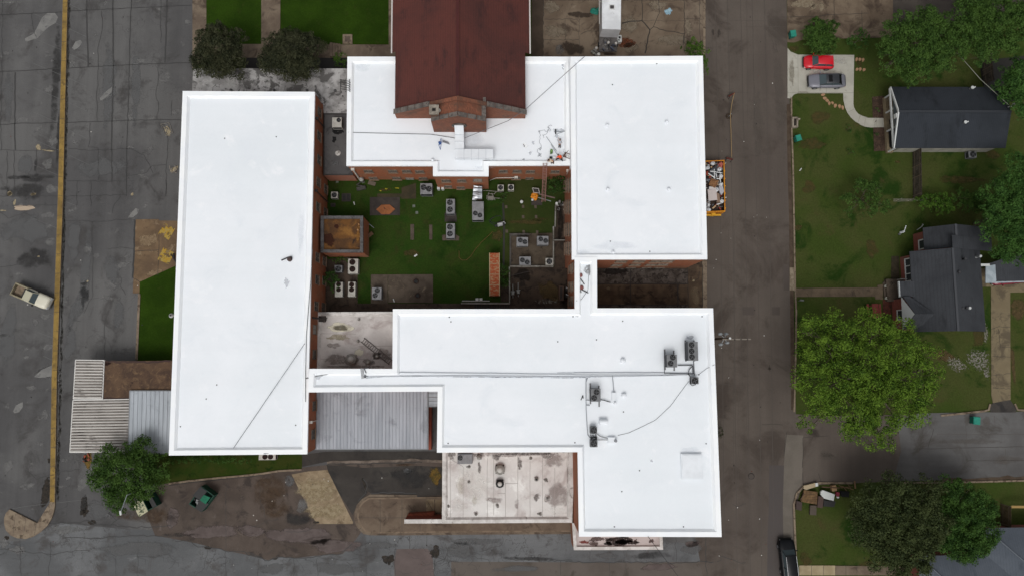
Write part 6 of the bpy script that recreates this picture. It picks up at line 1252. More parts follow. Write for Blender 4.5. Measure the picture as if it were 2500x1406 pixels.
# roof tools on connector: two black tear-off tools
for (x,y,x2,y2,l) in ((200,400,235,473,'upper'),(210,505,268,545,'lower')):
    a,b = QW('C',x-12,y+5,8.7),QW('C',x2,y2,8.6); g = MB(); g.tube([a,b],.06,6); g.lathe(a.x+.15,a.y+.15,[(.28,8.56),(.28,8.7),(.2,8.78)],12,1); g.tube([a+Vector((.3,.2,0)),a,a+Vector((.1,-.45,0))],.05,6); m_ = a.lerp(b,.6); g.box(m_.x,m_.y,8.56,.12,.12,.12)
    one(g,'power_broom',[m_blk,flat('tool_red',c(120,70,66))],'black long handled roof tool on the connector roof, '+l+' of two','tool')
g = MB(); a,b = QW('o',687,636,7.15),QW('o',703,629,7.15); g.tube([a,b],.08,6); g.lathe(b.x+.2,b.y-.2,[(.3,7.06),(.3,7.2),(.2,7.3)],14,1); g.tube([b+Vector((0,0,.1)),b+Vector((.45,.1,.1)),b+Vector((.5,-.2,.1))],.05,6); one(g,'roof_blower',[m_blk,flat('tool_dark',c(70,56,54))],'black machine with a handle sitting alone on the west wing roof','tool')
# grille things on the link between west and south roofs
g = MB(); a,b = QW('D',165,582,8.75),QW('D',370,542,8.75); g.tube([a,b],.05,6); g.tube([a,a+Vector((-.3,-.05,0))],.09,6); m_ = a.lerp(b,.7); g.box(m_.x,m_.y,8.56,.12,.12,.25); one(g,'long_pole',flat('pole_grey',c(116,116,118)),'long grey pole lying at the west end of the narrow link roof','pole')
g = MB(); P = pw('D',(575,508),(598,508),(605,585),(583,588),z=8.95); g.prism(P,8.9,8.98,0); P = [QW('D',x,y,8.97) for x,y in ((618,460),(632,505),(603,508),(620,545))]; P[0].z = 4.5; g.tube(P,.05,6,1)
for dx,dy in ((0,0),(.25,.2),(.2,-.1)): p = QW('D',600,568,8.6); g.lathe(p.x+dx,p.y+dy,[(.1,8.56),(.1,8.75)],8,1)
one(g,'pipe_jumble',[surf('mesh_panel',c(190,192,194),c(140,142,146),6),flat('pj',c(86,88,92))],'jumble of pipe ends and a mesh strip where the pipe run starts','pipe')
# patio roof things
def bigvent(label,k,x,y,r,z0,h,cols,prof=None):
    p = QW(k,x,y,z0+h); t = thing('exhaust_fan',label,'vent',(p.x,p.y,z0)); g = MB(); g.lathe(p.x,p.y,prof or [(r*.8,z0),(r*.8,z0+h*.4),(r,z0+h*.5),(r,z0+h*.7),(r*.85,z0+h*.85),(r*.6,z0+h*.9)],28); g.build('housing',cols[0],t)
    g = MB(); g.lathe(p.x,p.y,[(r*.55,z0+h*.88),(r*.52,z0+h),(r*.2,z0+h*1.08)],24); g.build('cap',cols[1],t); g = MB(); g.box(p.x,p.y,z0,r*1.7,r*1.7,h*.3); g.build('curb',cols[2] if len(cols)>2 else cols[0],t)
m_v1 = surf('vent_metal',c(150,146,140),c(124,120,114),3,grain=.06); m_v2 = flat('vent_cap',c(184,180,174),.5)
bigvent('big round grey exhaust fan on the patio roof','D',497,438,.68,3.3,.8,[m_v1,m_v2])
bigvent('upper round exhaust fan on the kitchen roof, grey with a pale rim','G',733,352,.62,2.7,.75,[m_v1,m_v2,m_side])
bigvent('lower round exhaust fan on the kitchen roof, black ring around a white cap','G',733,492,.50,2.7,.75,[m_fan,m_v2,m_side])
bigvent('small round fan on a square curb beside the flat unit on the kitchen roof','G',530,228,.30,2.7,.4,[m_v1,m_v1,m_gr])
bigvent('small square curbed vent at the right of the kitchen roof','G',1096,447,.25,2.7,.4,[m_v1,m_side,m_v1])
bigvent('small domed vent beside the ladder on the patio roof','D',702,414,.22,3.3,.4,[m_v1,m_v2,surf('curb_brown',c(96,80,70),c(80,66,58),3)])
bigvent('small vent left of the ladder foot at the patio roof south edge','D',632,462,.27,3.3,.45,[m_v1,m_v2])
vent('tiny white pipe boot in the middle of the patio roof','D',555,295,.15,3.3,[(1.4,0),(.8,.04),(.8,.4)],m_v1); vent('tiny pipe boot in the upper cream patch of the patio roof','D',562,125,.12,3.3,[(1.6,0),(.8,.04),(.8,.4)],m_v1)
for x,y,l in ((1190,452,'right of the square vent'),(1205,632,'in the dark smudge on the right'),(708,702,'below the two big fans'),(1128,788,'at the lower right edge'),(495,790,'at the lower left edge'),(1040,235,'at the upper right'),(428,320,'below the flat unit'),(425,470,'left of the lower big fan'),(220,712,'at the left edge')):
    p = QW('G',x,y,2.75); g = MB(); g.lathe(p.x,p.y,[(.2,2.72),(.1,2.78),(.08,2.95)],12,0); g.disc(p.x,p.y,2.956,.06,10,1); one(g,'pipe_boot',[m_v1,m_fan],'small pipe boot on the kitchen roof '+l,'pipe boot','pipe boots on the kitchen roof')
vent('grey square flashing with a white cap on the link roof','z2',1125,1093,.28,2.97,[(1.3,0),(.9,.1),(.5,.15),(.5,.4)],m_v2,n=8)
g = MB(); p = QW('D',265,120,5.2); q_ = QW('D',195,112,6.2); g.tube([q_,p],.12,8); g.box(p.x+.1,p.y,4.6,.8,.7,.5); one(g,'wall_spout',surf('spout_blk',c(40,36,34),c(60,52,48),3),'black rusted spout box at the north west corner of the patio roof','spout')
# ladders
def ladder(label, a, b, wd, n, m, r=.035):
    a,b = Vector(a),Vector(b); d = (b-a).normalized(); s_v = Vector((d.y,-d.x,0)).normalized()*wd/2; t = thing('ladder',label,'ladder',tuple(a))
    for sg in (-1,1): g = MB(); g.tube([a+s_v*sg,b+s_v*sg],r,6); g.build('side_rail',m,t)
    g = MB()
    for i in range(n): p = a.lerp(b,(i+.5)/n); g.tube([p-s_v,p+s_v],r*.7,5)
    o = g.build('rungs',m,t)
ladder('tall ladder leaning from the courtyard onto the north wing roof', QW('B',988,418,0.02), QW('B',1002,70,7.9), .46, 26, flat('ladder_alu',c(150,112,104)), .045)
ladder('grey ladder lying diagonally on the patio roof', QW('D',812,462,3.42), QW('D',590,285,3.42), .62, 15, flat('ladder_grey',c(108,100,96)), .05)
# ================================================================== work gear on the north wing roof (deck 6.55)
dk = 6.55
def mp(x,y,z=0.0): return QW('M',x,y,dk+z)
g = MB(); p = mp(1052,1060,.35); g.lathe(p.x,p.y,[(.14,dk),(.17,dk+.36)],14,0,False); g.disc(p.x,p.y,dk+.3,.165,14,1); g.lathe(p.x,p.y,[(.19,dk+.34),(.19,dk+.37)],14,0,False); one(g,'bucket',[flat('bucket_grey',c(84,90,94)),flat('tar',c(34,36,38))],'dark bucket left of the orange worker','bucket')
g = MB(); p = mp(1132,1062,.35); g.lathe(p.x,p.y,[(.14,dk),(.17,dk+.36)],14,0,False); g.disc(p.x,p.y,dk+.3,.165,14,1); one(g,'bucket',[m_bw,flat('paint_white',c(226,228,230))],'white bucket of white paint beside the orange worker','bucket')
def rod(label, pts, r, m, name='pole', cat='pole', z=.06): g = MB(); g.tube([mp(x,y,z) for x,y in pts],r,6); return one(g,name,m,label,cat)
m_pole = flat('pole_alu',c(140,146,150),.4)
rod('longer of two thin poles lying in a narrow V above the green bag',[(938,545),(1192,900)],.035,m_pole); rod('shorter of two thin poles lying in a narrow V above the green bag',[(1055,740),(1205,985)],.03,m_pole,z=.1)
g = MB(); a,b = mp(1168,365,.1),mp(1172,485,.1); g.box((a.x+b.x)/2,(a.y+b.y)/2,dk+.01,.14,.62,.14); g.tube([mp(1180,430,.12),mp(1465,415,.12)],.025,6,1); one(g,'squeegee',[m_blk,m_pole],'wide black squeegee with a long handle near the east wing parapet','squeegee')
rod('long thin pole crossing the squeegee handle and leaning on the parapet',[(1180,492),(1380,410),(1535,345)],.028,m_pole,z=.12)
g = MB(); a = [mp(1405,928,.5),mp(1570,995,.5),mp(1535,1090,.5),mp(1350,1025,.5)]; g.prism(a,dk+.25,dk+.33,0); 
for i in range(4): p0,p1 = a[i],a[(i+1)%4]; d=(p1-p0); g.box((p0.x+p1.x)/2,(p0.y+p1.y)/2,dk+.3,d.length,.05,.18,math.atan2(d.y,d.x),0)
for (x,y,s_) in ((1450,1000,.16),(1490,1020,.14),(1420,990,.1),(1520,1040,.1)): p = mp(x,y,.5); g.box(p.x,p.y,dk+.33,s_,s_*1.5,.1,random.random()*3,1,.02)
g.tube([mp(1325,1085,.5),mp(1485,880,.5)],.03,6,0); p = mp(1460,1010,0); g.box(p.x,p.y,dk,.3,.3,.25,0,2)
one(g,'hand_cart',[flat('cart_brown',c(104,84,78)),flat('rags_white',c(206,204,202)),m_fan],'flat brown cart with white rags and a long handle beside the parapet','cart')
g = MB(); pts = [mp(1050,860),mp(1100,880),mp(1095,965),mp(1030,980),mp(1035,900)]; g.prism(pts,dk,dk+.22,0); pts = offset(pts,.07)[1]; g.prism(pts,dk+.2,dk+.27,1); p = mp(1068,945); g.box(p.x,p.y,dk+.27,.14,.1,.03,0,2)
one(g,'bag',[flat('bag_green',c(66,104,44)),flat('bag_lime',c(120,164,84)),m_blk],'green bag on the white roof left of the poles','bag')
g = MB(); P = [(1080,285),(1065,270),(1040,265),(1010,275),(985,300),(975,325),(990,330),(1010,310),(1000,345),(1020,345),(985,385),(1005,410),(1045,410),(1055,385),(1035,360),(1000,370),(960,395),(965,420),(940,430),(915,415),(905,380),(830,395),(780,405),(765,440),(748,430),(750,405),(780,402),(785,435),(775,470),(785,480),(800,515),(780,540),(790,600),(770,660),(775,700),(805,740),(818,780),(815,830),(795,880),(775,870),(770,835),(800,810),(820,840),(790,850),(745,840),(728,870),(718,920),(740,940),(770,960),(750,985),(775,1000),(800,970),(760,950),(770,1020),(820,1035),(800,1000),(740,1030),(725,1020),(770,1010),(815,975),(820,960)]
g.tube([mp(x,y,.03) for x,y in P],.02,5); g.tube([mp(x,y,.03) for x,y in ((980,400),(970,450),(930,490),(870,512),(835,508))],.02,5); g.tube([mp(870,512,.03),mp(880,580,.03)],.02,5)
one(g,'air_hose',flat('hose_grey',c(126,130,136)),'long grey hose squiggling over the white roof left of the workers','hose')
g = MB(); g.tube([mp(645,1190,.1),mp(700,1186,.12),mp(740,1193,.1)],.05,6); g.tube([mp(740,1193,.1),mp(835,1178,.1)],.06,6); one(g,'black_bar',m_blk,'black bar lying at the parapet left of the ladder top','bar')
for x,y,l in ((1050,560,''),):
    pass
def item(label,name,cat,x,y,m,kind):
    p = mp(x,y); g = MB()
    for _ in range(kind): g.box(p.x+random.uniform(-.15,.15),p.y+random.uniform(-.15,.15),dk,random.uniform(.06,.2),random.uniform(.05,.14),.05+.02*random.random(),random.random()*3,0,.01)
    one(g,name,m,label,cat)
item('small dark scraps on the roof left of the hose','scrap','scraps',412,765,flat('scr',c(60,60,64)),3); item('small grey scrap near the roof edge left of the black bar','scrap','scraps',385,1115,m_pipg,2); item('curled grey offcuts above the brown cart','scrap','scraps',1405,840,m_pipg,5)
p = QW('z3',695,1030,dk); g = MB(); g.box(p.x-.15,p.y,dk+.25,.3,.4,.08,.3,0); g.tube([(p.x-.2,p.y-.2,dk),(p.x,p.y+.5,dk+.5),(p.x+.1,p.y,dk+.2)],.03,5); g.tube([(p.x-.35,p.y-.1,dk+.02),(p.x-.1,p.y-.75,dk+.02),(p.x,p.y-.1,dk+.02)],.03,5)
g.poly([(p.x+.15,p.y+.4,dk+.25),(p.x+.9,p.y+.15,dk+.15),(p.x+1.05,p.y-.15,dk+.1),(p.x+.2,p.y+.1,dk+.25)],None,1); one(g,'folding_chair',[flat('chair_blue',c(52,84,140)),flat('mesh_grey',c(120,122,128))],'blue folding chair blown over left of the white duct','chair')
# ================================================================== courtyard objects
T_ = [W(a,b,1.9) for a,b in q('B',(497,878),(592,880),(594,1268),(497,1266))]; cx = sum(p.x for p in T_)/4; cy = sum(p.y for p in T_)/4
t = thing('rusty_tank','long rusty metal cabinet with stained tan panels in the courtyard','tank',(cx,cy,0)); sx = (T_[1]-T_[0]).length; sy = (T_[3]-T_[0]).length
g = MB(); g.box(cx,cy,.2,sx-.1,sy-.1,1.55); [g.box(cx,cy+sy/2-.4-k*(sy-.8)/4,0,sx-.2,.18,.2) for k in range(5)]; g.build('body',surf('tank_side',c(150,120,84),c(120,84,56),1,grain=.1),t)
g = MB(); 
m_tr = surf('tank_top',c(168,144,112),c(172,96,50),.0,grain=.1)
def rusttop():
    s = NB('rusty_top'); mp_ = s.n('ShaderNodeMapping'); mp_.inputs['Scale'].default_value = (1.3,2.6,1); s.l(s.co,mp_.inputs[0])
    col = s.mix(s.ramp(s.noise(1.6,6,.7,co=mp_.outputs[0]),.40,.52), c(150,120,88), c(146,66,30)); col = s.mix(s.ramp(s.noise(3,5,.7),.56,.7), col, c(112,56,34)); s.l(col,s.b.inputs['Base Color']); s.b.inputs['Roughness'].default_value=.85; return s.m
for i in range(4): y = cy+sy/2-(i+.5)*sy/4; g.box(cx,y,1.75,sx,sy/4-.03,.15,0,0,.03)
g.build('lid',rusttop(),t)
g = MB(); 
for i in range(1,4): g.box(cx,cy+sy/2-i*sy/4,1.9,sx,.06,.05)
for sg in (-1,1): g.box(cx+sg*(sx/2-.05),cy,1.9,.1,sy,.04)
g.build('rim',flat('rim_tan',c(160,138,106)),t)
# orange tarp etc
p = QW('B',910,362,.3); g = MB(); rr = random.Random(3)
for i in range(16): a = i*.9; g.lathe(p.x+.35*math.cos(a)*rr.random(),p.y+.45*math.sin(a)*rr.random(),[(.28,.0),(.24,.18+.1*rr.random()),(.08,.3)],6)
g.v = [(x+rr.uniform(-.05,.05),y+rr.uniform(-.05,.05),z) for x,y,z in g.v]; one(g,'tarp',flat('tarp_orange',c(214,134,34),.6),'crumpled orange tarp beside the ladder foot','tarp')
g = MB(); p = QW('B',920,315,.7); P = [(p.x-.45,p.y+.3,.75),(p.x+.35,p.y+.25,.6),(p.x+.45,p.y-.35,.6),(p.x-.3,p.y-.3,.75)]; 
for a,b in zip(P,P[1:]+P[:1]): g.tube([a,b],.05,6,0)
g.poly([(x,y,z-.03) for x,y,z in P],None,1); [g.tube([(x,y,0),(x,y,z)],.04,6,0) for x,y,z in P]; one(g,'screen_frame',[flat('frame_pale',c(178,174,168)),flat('screen_dark',c(54,52,50))],'square pale frame with a dark screen above the orange tarp','frame')
g = MB(); p = QW('B',790,418,.35); g.lathe(p.x,p.y,[(.17,0),(.21,.4),(.21,.42),(.05,.43)],16); one(g,'bucket',m_bw,'white lidded bucket alone on the grass left of the tarp','bucket')
g = MB(); p = QW('B',888,398,.3); g.lathe(p.x,p.y,[(.14,0),(.17,.3),(.05,.32)],14); one(g,'bucket',m_bw,'small white bucket touching the orange tarp','bucket')
def lay(label,name,cat,k,pts,w_,h,m,z0=0.02): g = MB(); P = pw(k,*pts); a,b = P[0],P[-1]; d=b-a; g.box((a.x+b.x)/2,(a.y+b.y)/2,z0,d.length,w_,h,math.atan2(d.y,d.x)); return one(g,name,m,label,cat)
lay('pale pole on the grass pointing from the orange tarp','pole','pole','B',[(935,380),(1055,415)],.08,.08,m_pole); 
lay('pinkish board below the right bush of the courtyard','board','board','B',[(950,350),(1090,385)],.16,.06,flat('board_pink',c(116,96,92)))
lay('white scrap of plastic on the courtyard lawn','scrap','scrap','A',[(1005,912),(1030,895)],.2,.04,m_bw)
lay('white stick on the lawn left of the octagon pad','stick','stick','A',[(458,420),(466,448)],.12,.05,m_bw)
lay('white stick on the wide pad edge','stick','stick','A',[(815,1292),(825,1322)],.1,.06,m_bw,.08)
lay('plank leaning on the shed wall','board','board','A',[(580,745),(635,705)],.45,.1,flat('wood_brown',c(92,66,46)),.5)
lay('rusty beam standing beside the shed','board','board','A',[(575,655),(590,740)],.12,.2,flat('wood_red',c(84,46,34)),.5)
lay('thin grey stick beside the brick shed','stick','stick','A',[(598,620),(640,655)],.07,.06,m_pole)
lay('stack of weathered boards by the north wing wall','board','board','A',[(590,245),(655,262)],.5,.12,flat('wood_grey',c(96,84,72)))
g = MB(); p = QW('A',525,215,1.3); g.lathe(p.x,p.y,[(.2,0),(.2,1.1),(.3,1.15),(.3,1.35),(.15,1.45)],14); g.tube([(p.x,p.y,.4),(p.x-.8,p.y-.5,.3),(p.x+.3,p.y-.7,.3)],.08,6,1); g.box(p.x-.2,p.y-.9,0,1.2,.5,.35,.2,1,.05); one(g,'gas_meter',[flat('meter_grey',c(150,150,146)),flat('meter_dk',c(60,58,54))],'grey meter with dark pipes at the corner below the north wing','meter')
g = MB(); p = QW('B',595,622,.4)                       # pressure washer with hose
g.box(p.x,p.y,.15,.7,.45,.4,.25,0,.05); g.lathe(p.x+.55,p.y+.15,[(.22,.0),(.24,.25),(.22,.45)],14,1); g.lathe(p.x-.5,p.y-.15,[(.16,.0),(.16,.35)],12,1)
g.tube([(p.x+.25,p.y+.2,.5),(p.x+.5,p.y+.3,.7),(p.x+.7,p.y+.1,.5)],.04,6,2); V_ = [QW('B',x,y,.06) for x,y in ((560,640),(510,610),(495,590),(520,565),(560,548),(600,545),(615,570),(590,600),(550,612),(515,600),(505,580),(540,560))]; g.tube(V_,.035,5,1)
g.tube([(p.x-.3,p.y,.55),(p.x+.3,p.y+.1,.6)],.05,6,2); one(g,'pressure_washer',[flat('pw_grey',c(150,150,152)),m_blk,m_bw],'small grey machine with a looped black hose on the courtyard lawn','machine')
g = MB(); V_ = [QW('B',x,y,.5) for x,y in ((440,320),(465,318),(490,318),(610,332))]; g.tube(V_,.05,6)
for pts in (((495,330),(490,360),(475,362),(475,395)),((520,340),(550,405)),((480,380),(600,388)),((485,345),(540,350),(560,330))): g.tube([QW('B',x,y,.45) for x,y in pts],.05,6)
p = QW('B',510,385,.3); g.box(p.x,p.y,0,.8,.5,.5,0,0,.04); one(g,'pipe_rack',flat('pipe_br',c(120,116,108)),'tangle of small pipes between the foil duct and the two wall units','pipes')
g = MB()
for i in range(10):
    p = QW('B',random.uniform(1110,1185),random.uniform(420,500),.3); g.box(p.x,p.y,0,random.uniform(.15,.5),random.uniform(.1,.3),random.uniform(.1,.5),random.random()*3,i%2)
g.lathe(QW('B',1135,412,.8).x,QW('B',1135,412,.8).y,[(.15,0),(.15,.8),(.05,.9)],12,1); one(g,'scrap_pile',[flat('scrap_dk',c(52,50,48)),flat('scrap_lt',c(140,138,134))],'dark pile of scrap and pipes in the strip beside the east wing','scrap pile')
for x,y,l in ((712,1240,'larger'),(760,1228,'smaller')):
    p = QW('B',x,y,.8); g = MB(); g.tube([(p.x,p.y-.6,.3),(p.x,p.y+1.2,.3)],.06,6); g.box(p.x,p.y,.04,.35,.5,.8); g.tube([(p.x-.3,p.y+.2,.6),(p.x+.3,p.y+.2,.6)],.05,6); g.lathe(p.x,p.y-.1,[(.14,.8),(.14,1.0)],10); one(g,'valve_stand',flat('valve_grey',c(120,120,116) if l=='larger' else c(90,90,86)),l+' of two pipe valve stands in the sunken court','valve')
lay('long pale stick in the sunken court','stick','stick','B',[(690,1085),(860,1045)],.07,.06,m_padd,.05)
g = MB(); P = pw('B',(1125,1175),(1172,1175),(1170,1308),(1125,1308),z=.8); g.prism(P,.05,.8,0); g.prism(offset(P,.18)[1],.7,.805,1); one(g,'wooden_bin',[flat('wood_bin',c(78,56,42)),flat('bin_dark',c(46,36,30))],'brown wooden bin beside the connector wall','bin')
for y,l in ((1205,'upper'),(1265,'lower')): p = QW('B',1205,y,1.2); g = MB(); g.lathe(p.x,p.y,[(.3,.05),(.32,.9),(.25,.95),(.25,1.1)],14); g.tube([(p.x-.2,p.y+.2,1.15),(p.x+.25,p.y,1.2)],.06,6,1); one(g,'gas_bottle',[flat('bottle_dk',c(40,38,36)),m_bw],l+' of two dark bottles by the connector wall','bottle')
# ================================================================== street and yard objects
def bin_(label,k,x,y,rot,s_=1.0,h=1.0,m=None):
    p = QW(k,x,y,h); t = thing('wheelie_bin',label,'bin',(p.x,p.y,0)); ca,sa = math.cos(rot),math.sin(rot)
    def T(a,b,z): return (p.x+a*ca-b*sa,p.y+a*sa+b*ca,z)
    m = m or surf('bin_teal',c(34,118,102),c(28,98,86),2,grain=.06,rough=.5)
    g = MB(); a,b = .26*s_,.3*s_; A,B = .33*s_,.38*s_; g.hexa([T(-a,-b,.08),T(a,-b,.08),T(a,b,.08),T(-a,b,.08)],[T(-A,-B,h-.08),T(A,-B,h-.08),T(A,B,h-.08),T(-A,B,h-.08)]); g.build('body',m,t)
    g = MB(); A,B = A+.03,B+.03; g.hexa([T(-A,-B,h-.08),T(A,-B,h-.08),T(A,B,h-.08),T(-A,B,h-.08)],[T(-A*.9,-B*.9,h),T(A*.9,-B*.9,h+.03),T(A*.9,B*.9,h+.03),T(-A*.9,B*.9,h)]); g.build('lid',surf('lid_teal',c(44,136,116),c(38,120,104),2,rough=.45),t)
    for sg in (-1,1): g = MB(); g.cyl(T(-.22*s_,sg*.33*s_,.12),T(-.22*s_,sg*.37*s_,.12),.12,n=10); g.build('wheel',m_fan,t)
    return t
bin_('teal wheeled bin at the north drive beside the round bush','z5',795,273,.1,1.1); bin_('teal wheeled bin on the lawn edge below the brick planter','z5',838,1127,.25,1.0); bin_('teal wheeled bin standing in the side street','J',1945,985,-.1,1.25)
def dumpster(label,k,quad,h,cols,extra):
    P = [QW(k,x,y,h) for x,y in quad]; cx = sum(p.x for p in P)/4; cy = sum(p.y for p in P)/4; t = thing('dumpster',label,'dumpster',(cx,cy,0)); g = MB(); n = 4
    if area(P) < 0: P = P[::-1]
    inn = [p.lerp(Vector((cx,cy,h)),.08) for p in P]
    sidemesh(g,P,.1,h-.0); ringmesh(g,P,inn,h); sidemesh(g,inn,.25,h,0,True); g.poly(inn,.25); g.poly([p.lerp(Vector((cx,cy,h)),.02) for p in P],.1); g.build('body',cols[0],t)
    for i,(poly,zz,mm) in enumerate(extra):
        R_ = [QW(k,x,y,zz) for x,y in poly]; g = MB(); g.prism(R_,zz-.06,zz); g.build('lid',mm,t)
    return t
m_dg = surf('dumpster_green',c(30,76,60),c(24,60,50),1.5,c3=c(60,50,40),s3=3,t3=(.6,.7),grain=.08,rough=.6)
m_dl = flat('dumpster_lid',c(44,44,44),.7,grain=.1)
dumpster('green dumpster with partly open black lids in the brown yard','E',[(940,850),(1018,908),(940,1010),(862,960)],1.4,[m_dg],[([(935,852),(975,882),(930,935),(885,908)],1.46,m_dl),([(930,935),(985,960),(940,1010),(900,985)],1.46,m_dl),([(955,903),(995,920),(965,960),(930,935)],1.50,surf('dlid_green',c(40,110,84),c(34,96,74),2))])
g = MB(); p = QW('E',905,945,1.1)
for i in range(7): g.lathe(p.x+random.uniform(-.3,.3),p.y+random.uniform(-.35,.35),[(.22,.5),(.24,.9),(.1,1.1+.1*random.random())],8,i%3)
one(g,'trash_bags',[flat('bag_grey',c(130,130,130)),flat('bag_dark',c(50,50,52)),flat('bag_white',c(196,196,194))],'grey trash bags in the open corner of the dumpster','trash')
dumpster('green dumpster half hidden under the south west tree','E',[(570,920),(625,900),(665,970),(610,1000)],1.4,[m_dg],[([(600,905),(625,900),(663,968),(640,985)],1.46,m_dl)])
s = NB('flaking_lid'); col = s.mix(s.ramp(s.noise(2.6,7,.7),.5,.56),c(176,172,140),c(60,72,42)); s.l(col,s.b.inputs['Base Color'])
g = MB(); P = pw('E',(515,962),(572,928),(610,1005),(555,1040),z=1.3); g.prism(P,1.18,1.3); g.prism(offset(P,.1)[1],0,1.18,1); one(g,'metal_bin',[s.m,m_dg],'square bin with a pale flaking lid beside the tree covered dumpster','bin')
# roll-off dumpster with debris
h = 1.7; P = [QW('N',x,y,h) for x,y in ((120,262),(536,243),(555,1226),(150,1240))]
t = thing('skip','orange yellow roll-off skip full of demolition waste beside the east wing','skip',((P[0].x+P[1].x)/2,(P[0].y+P[2].y)/2,0)); Pn = P if area(P) > 0 else P[::-1]; inn = offset(Pn,.13)[1]
m_sk = surf('skip_orange',c(206,140,40),c(184,116,36),1,c3=c(120,72,36),s3=2,t3=(.6,.7),grain=.06)
g = MB(); sidemesh(g,Pn,.15,h); ringmesh(g,Pn,inn,h); sidemesh(g,inn,.2,h,1,True); g.poly(inn,.9,1); g.build('body',[m_sk,flat('skip_in',c(60,44,34))],t)
g = MB(); a,b = P[3],P[2]; g.box((a.x+b.x)/2-.15,a.y-.22,.9,(b.x-a.x)-.4,.22,.15); g.box((a.x+b.x)/2,a.y-.12,.3,.5,.3,.9); g.build('hinge_bar',flat('skip_yel',c(206,156,36)),t)
for i in range(7): g = MB(); f=(i+.5)/7; y = P[1].y+(P[2].y-P[1].y)*f; x = P[1].x+(P[2].x-P[1].x)*f; g.box(x+.05,y,.2,.1,.1,h-.25); g.build('rib',m_sk,t)
g = MB(); rr = random.Random(9)
for i in range(150):
    p = QW('N',rr.uniform(190,515),rr.uniform(275,1195),1.2); s1,s2 = rr.uniform(.1,.55),rr.uniform(.06,.3); mm = rr.choice([0,0,1,1,2,2,3,4,5,3,1]); a = rr.random()*3.1; z = rr.uniform(1.0,1.45)
    if rr.random() < .3: g.tube([(p.x,p.y,z),(p.x+s1*1.5*math.cos(a),p.y+s1*1.5*math.sin(a),z+rr.uniform(-.1,.15))],.04,5,mm)
    elif rr.random() < .4: g.hexa([(p.x,p.y,z),(p.x+s1*math.cos(a),p.y+s1*math.sin(a),z+.02),(p.x+s1*math.cos(a)-s2*math.sin(a),p.y+s1*math.sin(a)+s2*math.cos(a),z+.05),(p.x-s2*math.sin(a),p.y+s2*math.cos(a),z)],[(p.x,p.y,z+.05),(p.x+s1*math.cos(a),p.y+s1*math.sin(a),z+.12),(p.x+s1*math.cos(a)-s2*math.sin(a),p.y+s1*math.sin(a)+s2*math.cos(a),z+.16),(p.x-s2*math.sin(a),p.y+s2*math.cos(a),z+.08)],mm)
    else: g.box(p.x,p.y,z,s1,s2,.1+.1*rr.random(),a,mm)
o = g.build('demolition_waste',[flat('w_white',c(206,206,206)),flat('w_grey',c(120,122,126)),flat('w_dark',c(46,46,48)),flat('w_brown',c(110,84,64)),flat('w_red',c(150,64,48)),flat('w_tan',c(170,140,104))]); o['kind'] = 'stuff'
def slabN(label,name,cat,poly,z,h_,m): g = MB(); P = [QW('N',x,y,z) for x,y in poly]; g.prism(P,z-h_,z); return one(g,name,m,label,cat)
slabN('brown slatted wooden pallet on top of the waste in the skip','pallet','pallet',[(285,590),(428,640),(365,775),(238,715)],1.85,.14,surf('pallet_wood',c(142,104,70),c(112,78,52),3,streak=(.3,(1,6)),grain=.15))
slabN('long pale panel lying in the skip below the pallet','panel','panel',[(215,808),(380,795),(400,1005),(235,1022)],1.7,.08,flat('panel_pale',c(196,186,182)))
slabN('white board below the pallet corner in the skip','board','board',[(245,752),(380,760),(378,800),(240,800)],1.66,.06,flat('board_w',c(206,200,196)))
slabN('grey angular sheet at the right side of the skip','panel','panel',[(430,745),(505,735),(530,850),(475,915),(445,860)],1.65,.05,flat('panel_gr',c(172,172,178)))
slabN('brown sheet at the lower middle of the skip','panel','panel',[(390,860),(440,890),(460,1050),(390,1085)],1.6,.05,flat('panel_br',c(132,108,90)))
slabN('dark sheet across the upper half of the skip','panel','panel',[(230,450),(400,330),(410,560),(330,590)],1.52,.05,flat('panel_dk',c(52,54,58)))
for i,(a,b,l) in enumerate([((262,458),(480,488),'upper long white pipe in the skip'),((228,497),(360,590),'slanting white pipe at the left of the skip'),((340,420),(345,600),'upright white pipe in the middle of the skip'),((372,500),(392,575),'short white pipe in the skip'),((385,602),(490,590),'short level pipe right of the pallet in the skip'),((450,560),(462,670),'short upright pipe right of the pallet in the skip'),((385,1090),(455,1075),'short white stick at the lower end of the skip')]):
    g = MB(); g.tube([QW('N',*a,1.78+.03*i),QW('N',*b,1.75+.03*i)],.07,6); one(g,'waste_pipe',flat('w_white2',c(214,216,216)),l,'pipe')
for i,(x,y,l) in enumerate([(320,300,'white crumpled bag at the upper left of the skip'),(450,410,'white bag at the upper right of the skip'),(475,540,'white box shaped scrap at the right of the skip'),(480,700,'round white scrap right of the pallet'),(240,1185,'white scrap at the bottom left of the skip'),(400,800,'round white scrap beside the pale panel'),(490,1020,'small white scrap at the lower right of the skip'),(225,380,'grey white foil heap at the left of the skip')]):
    p = QW('N',x,y,1.7); g = MB(); rr = random.Random(i); g.lathe(p.x,p.y,[(.27,1.35),(.3,1.5),(.22,1.66),(.06,1.72)],8); g.v = [(a+rr.uniform(-.07,.07),b+rr.uniform(-.07,.07),z_) for a,b,z_ in g.v]; one(g,'waste_bag',flat('w_wh3',c(208,210,212)),l,'bag')
for i,(x,y,l) in enumerate([(480,310,'upper'),(470,360,'lower')]): p = QW('N',x,y,1.6); g = MB(); g.lathe(p.x,p.y,[(.3,1.3),(.3,1.5),(.1,1.65)],7); g.v = [(a+random.uniform(-.08,.08),b+random.uniform(-.08,.08),z_) for a,b,z_ in g.v]; one(g,'waste_bag',flat('w_pink',c(176,96,84)),l+' reddish rag bundle in the top right corner of the skip','bag')
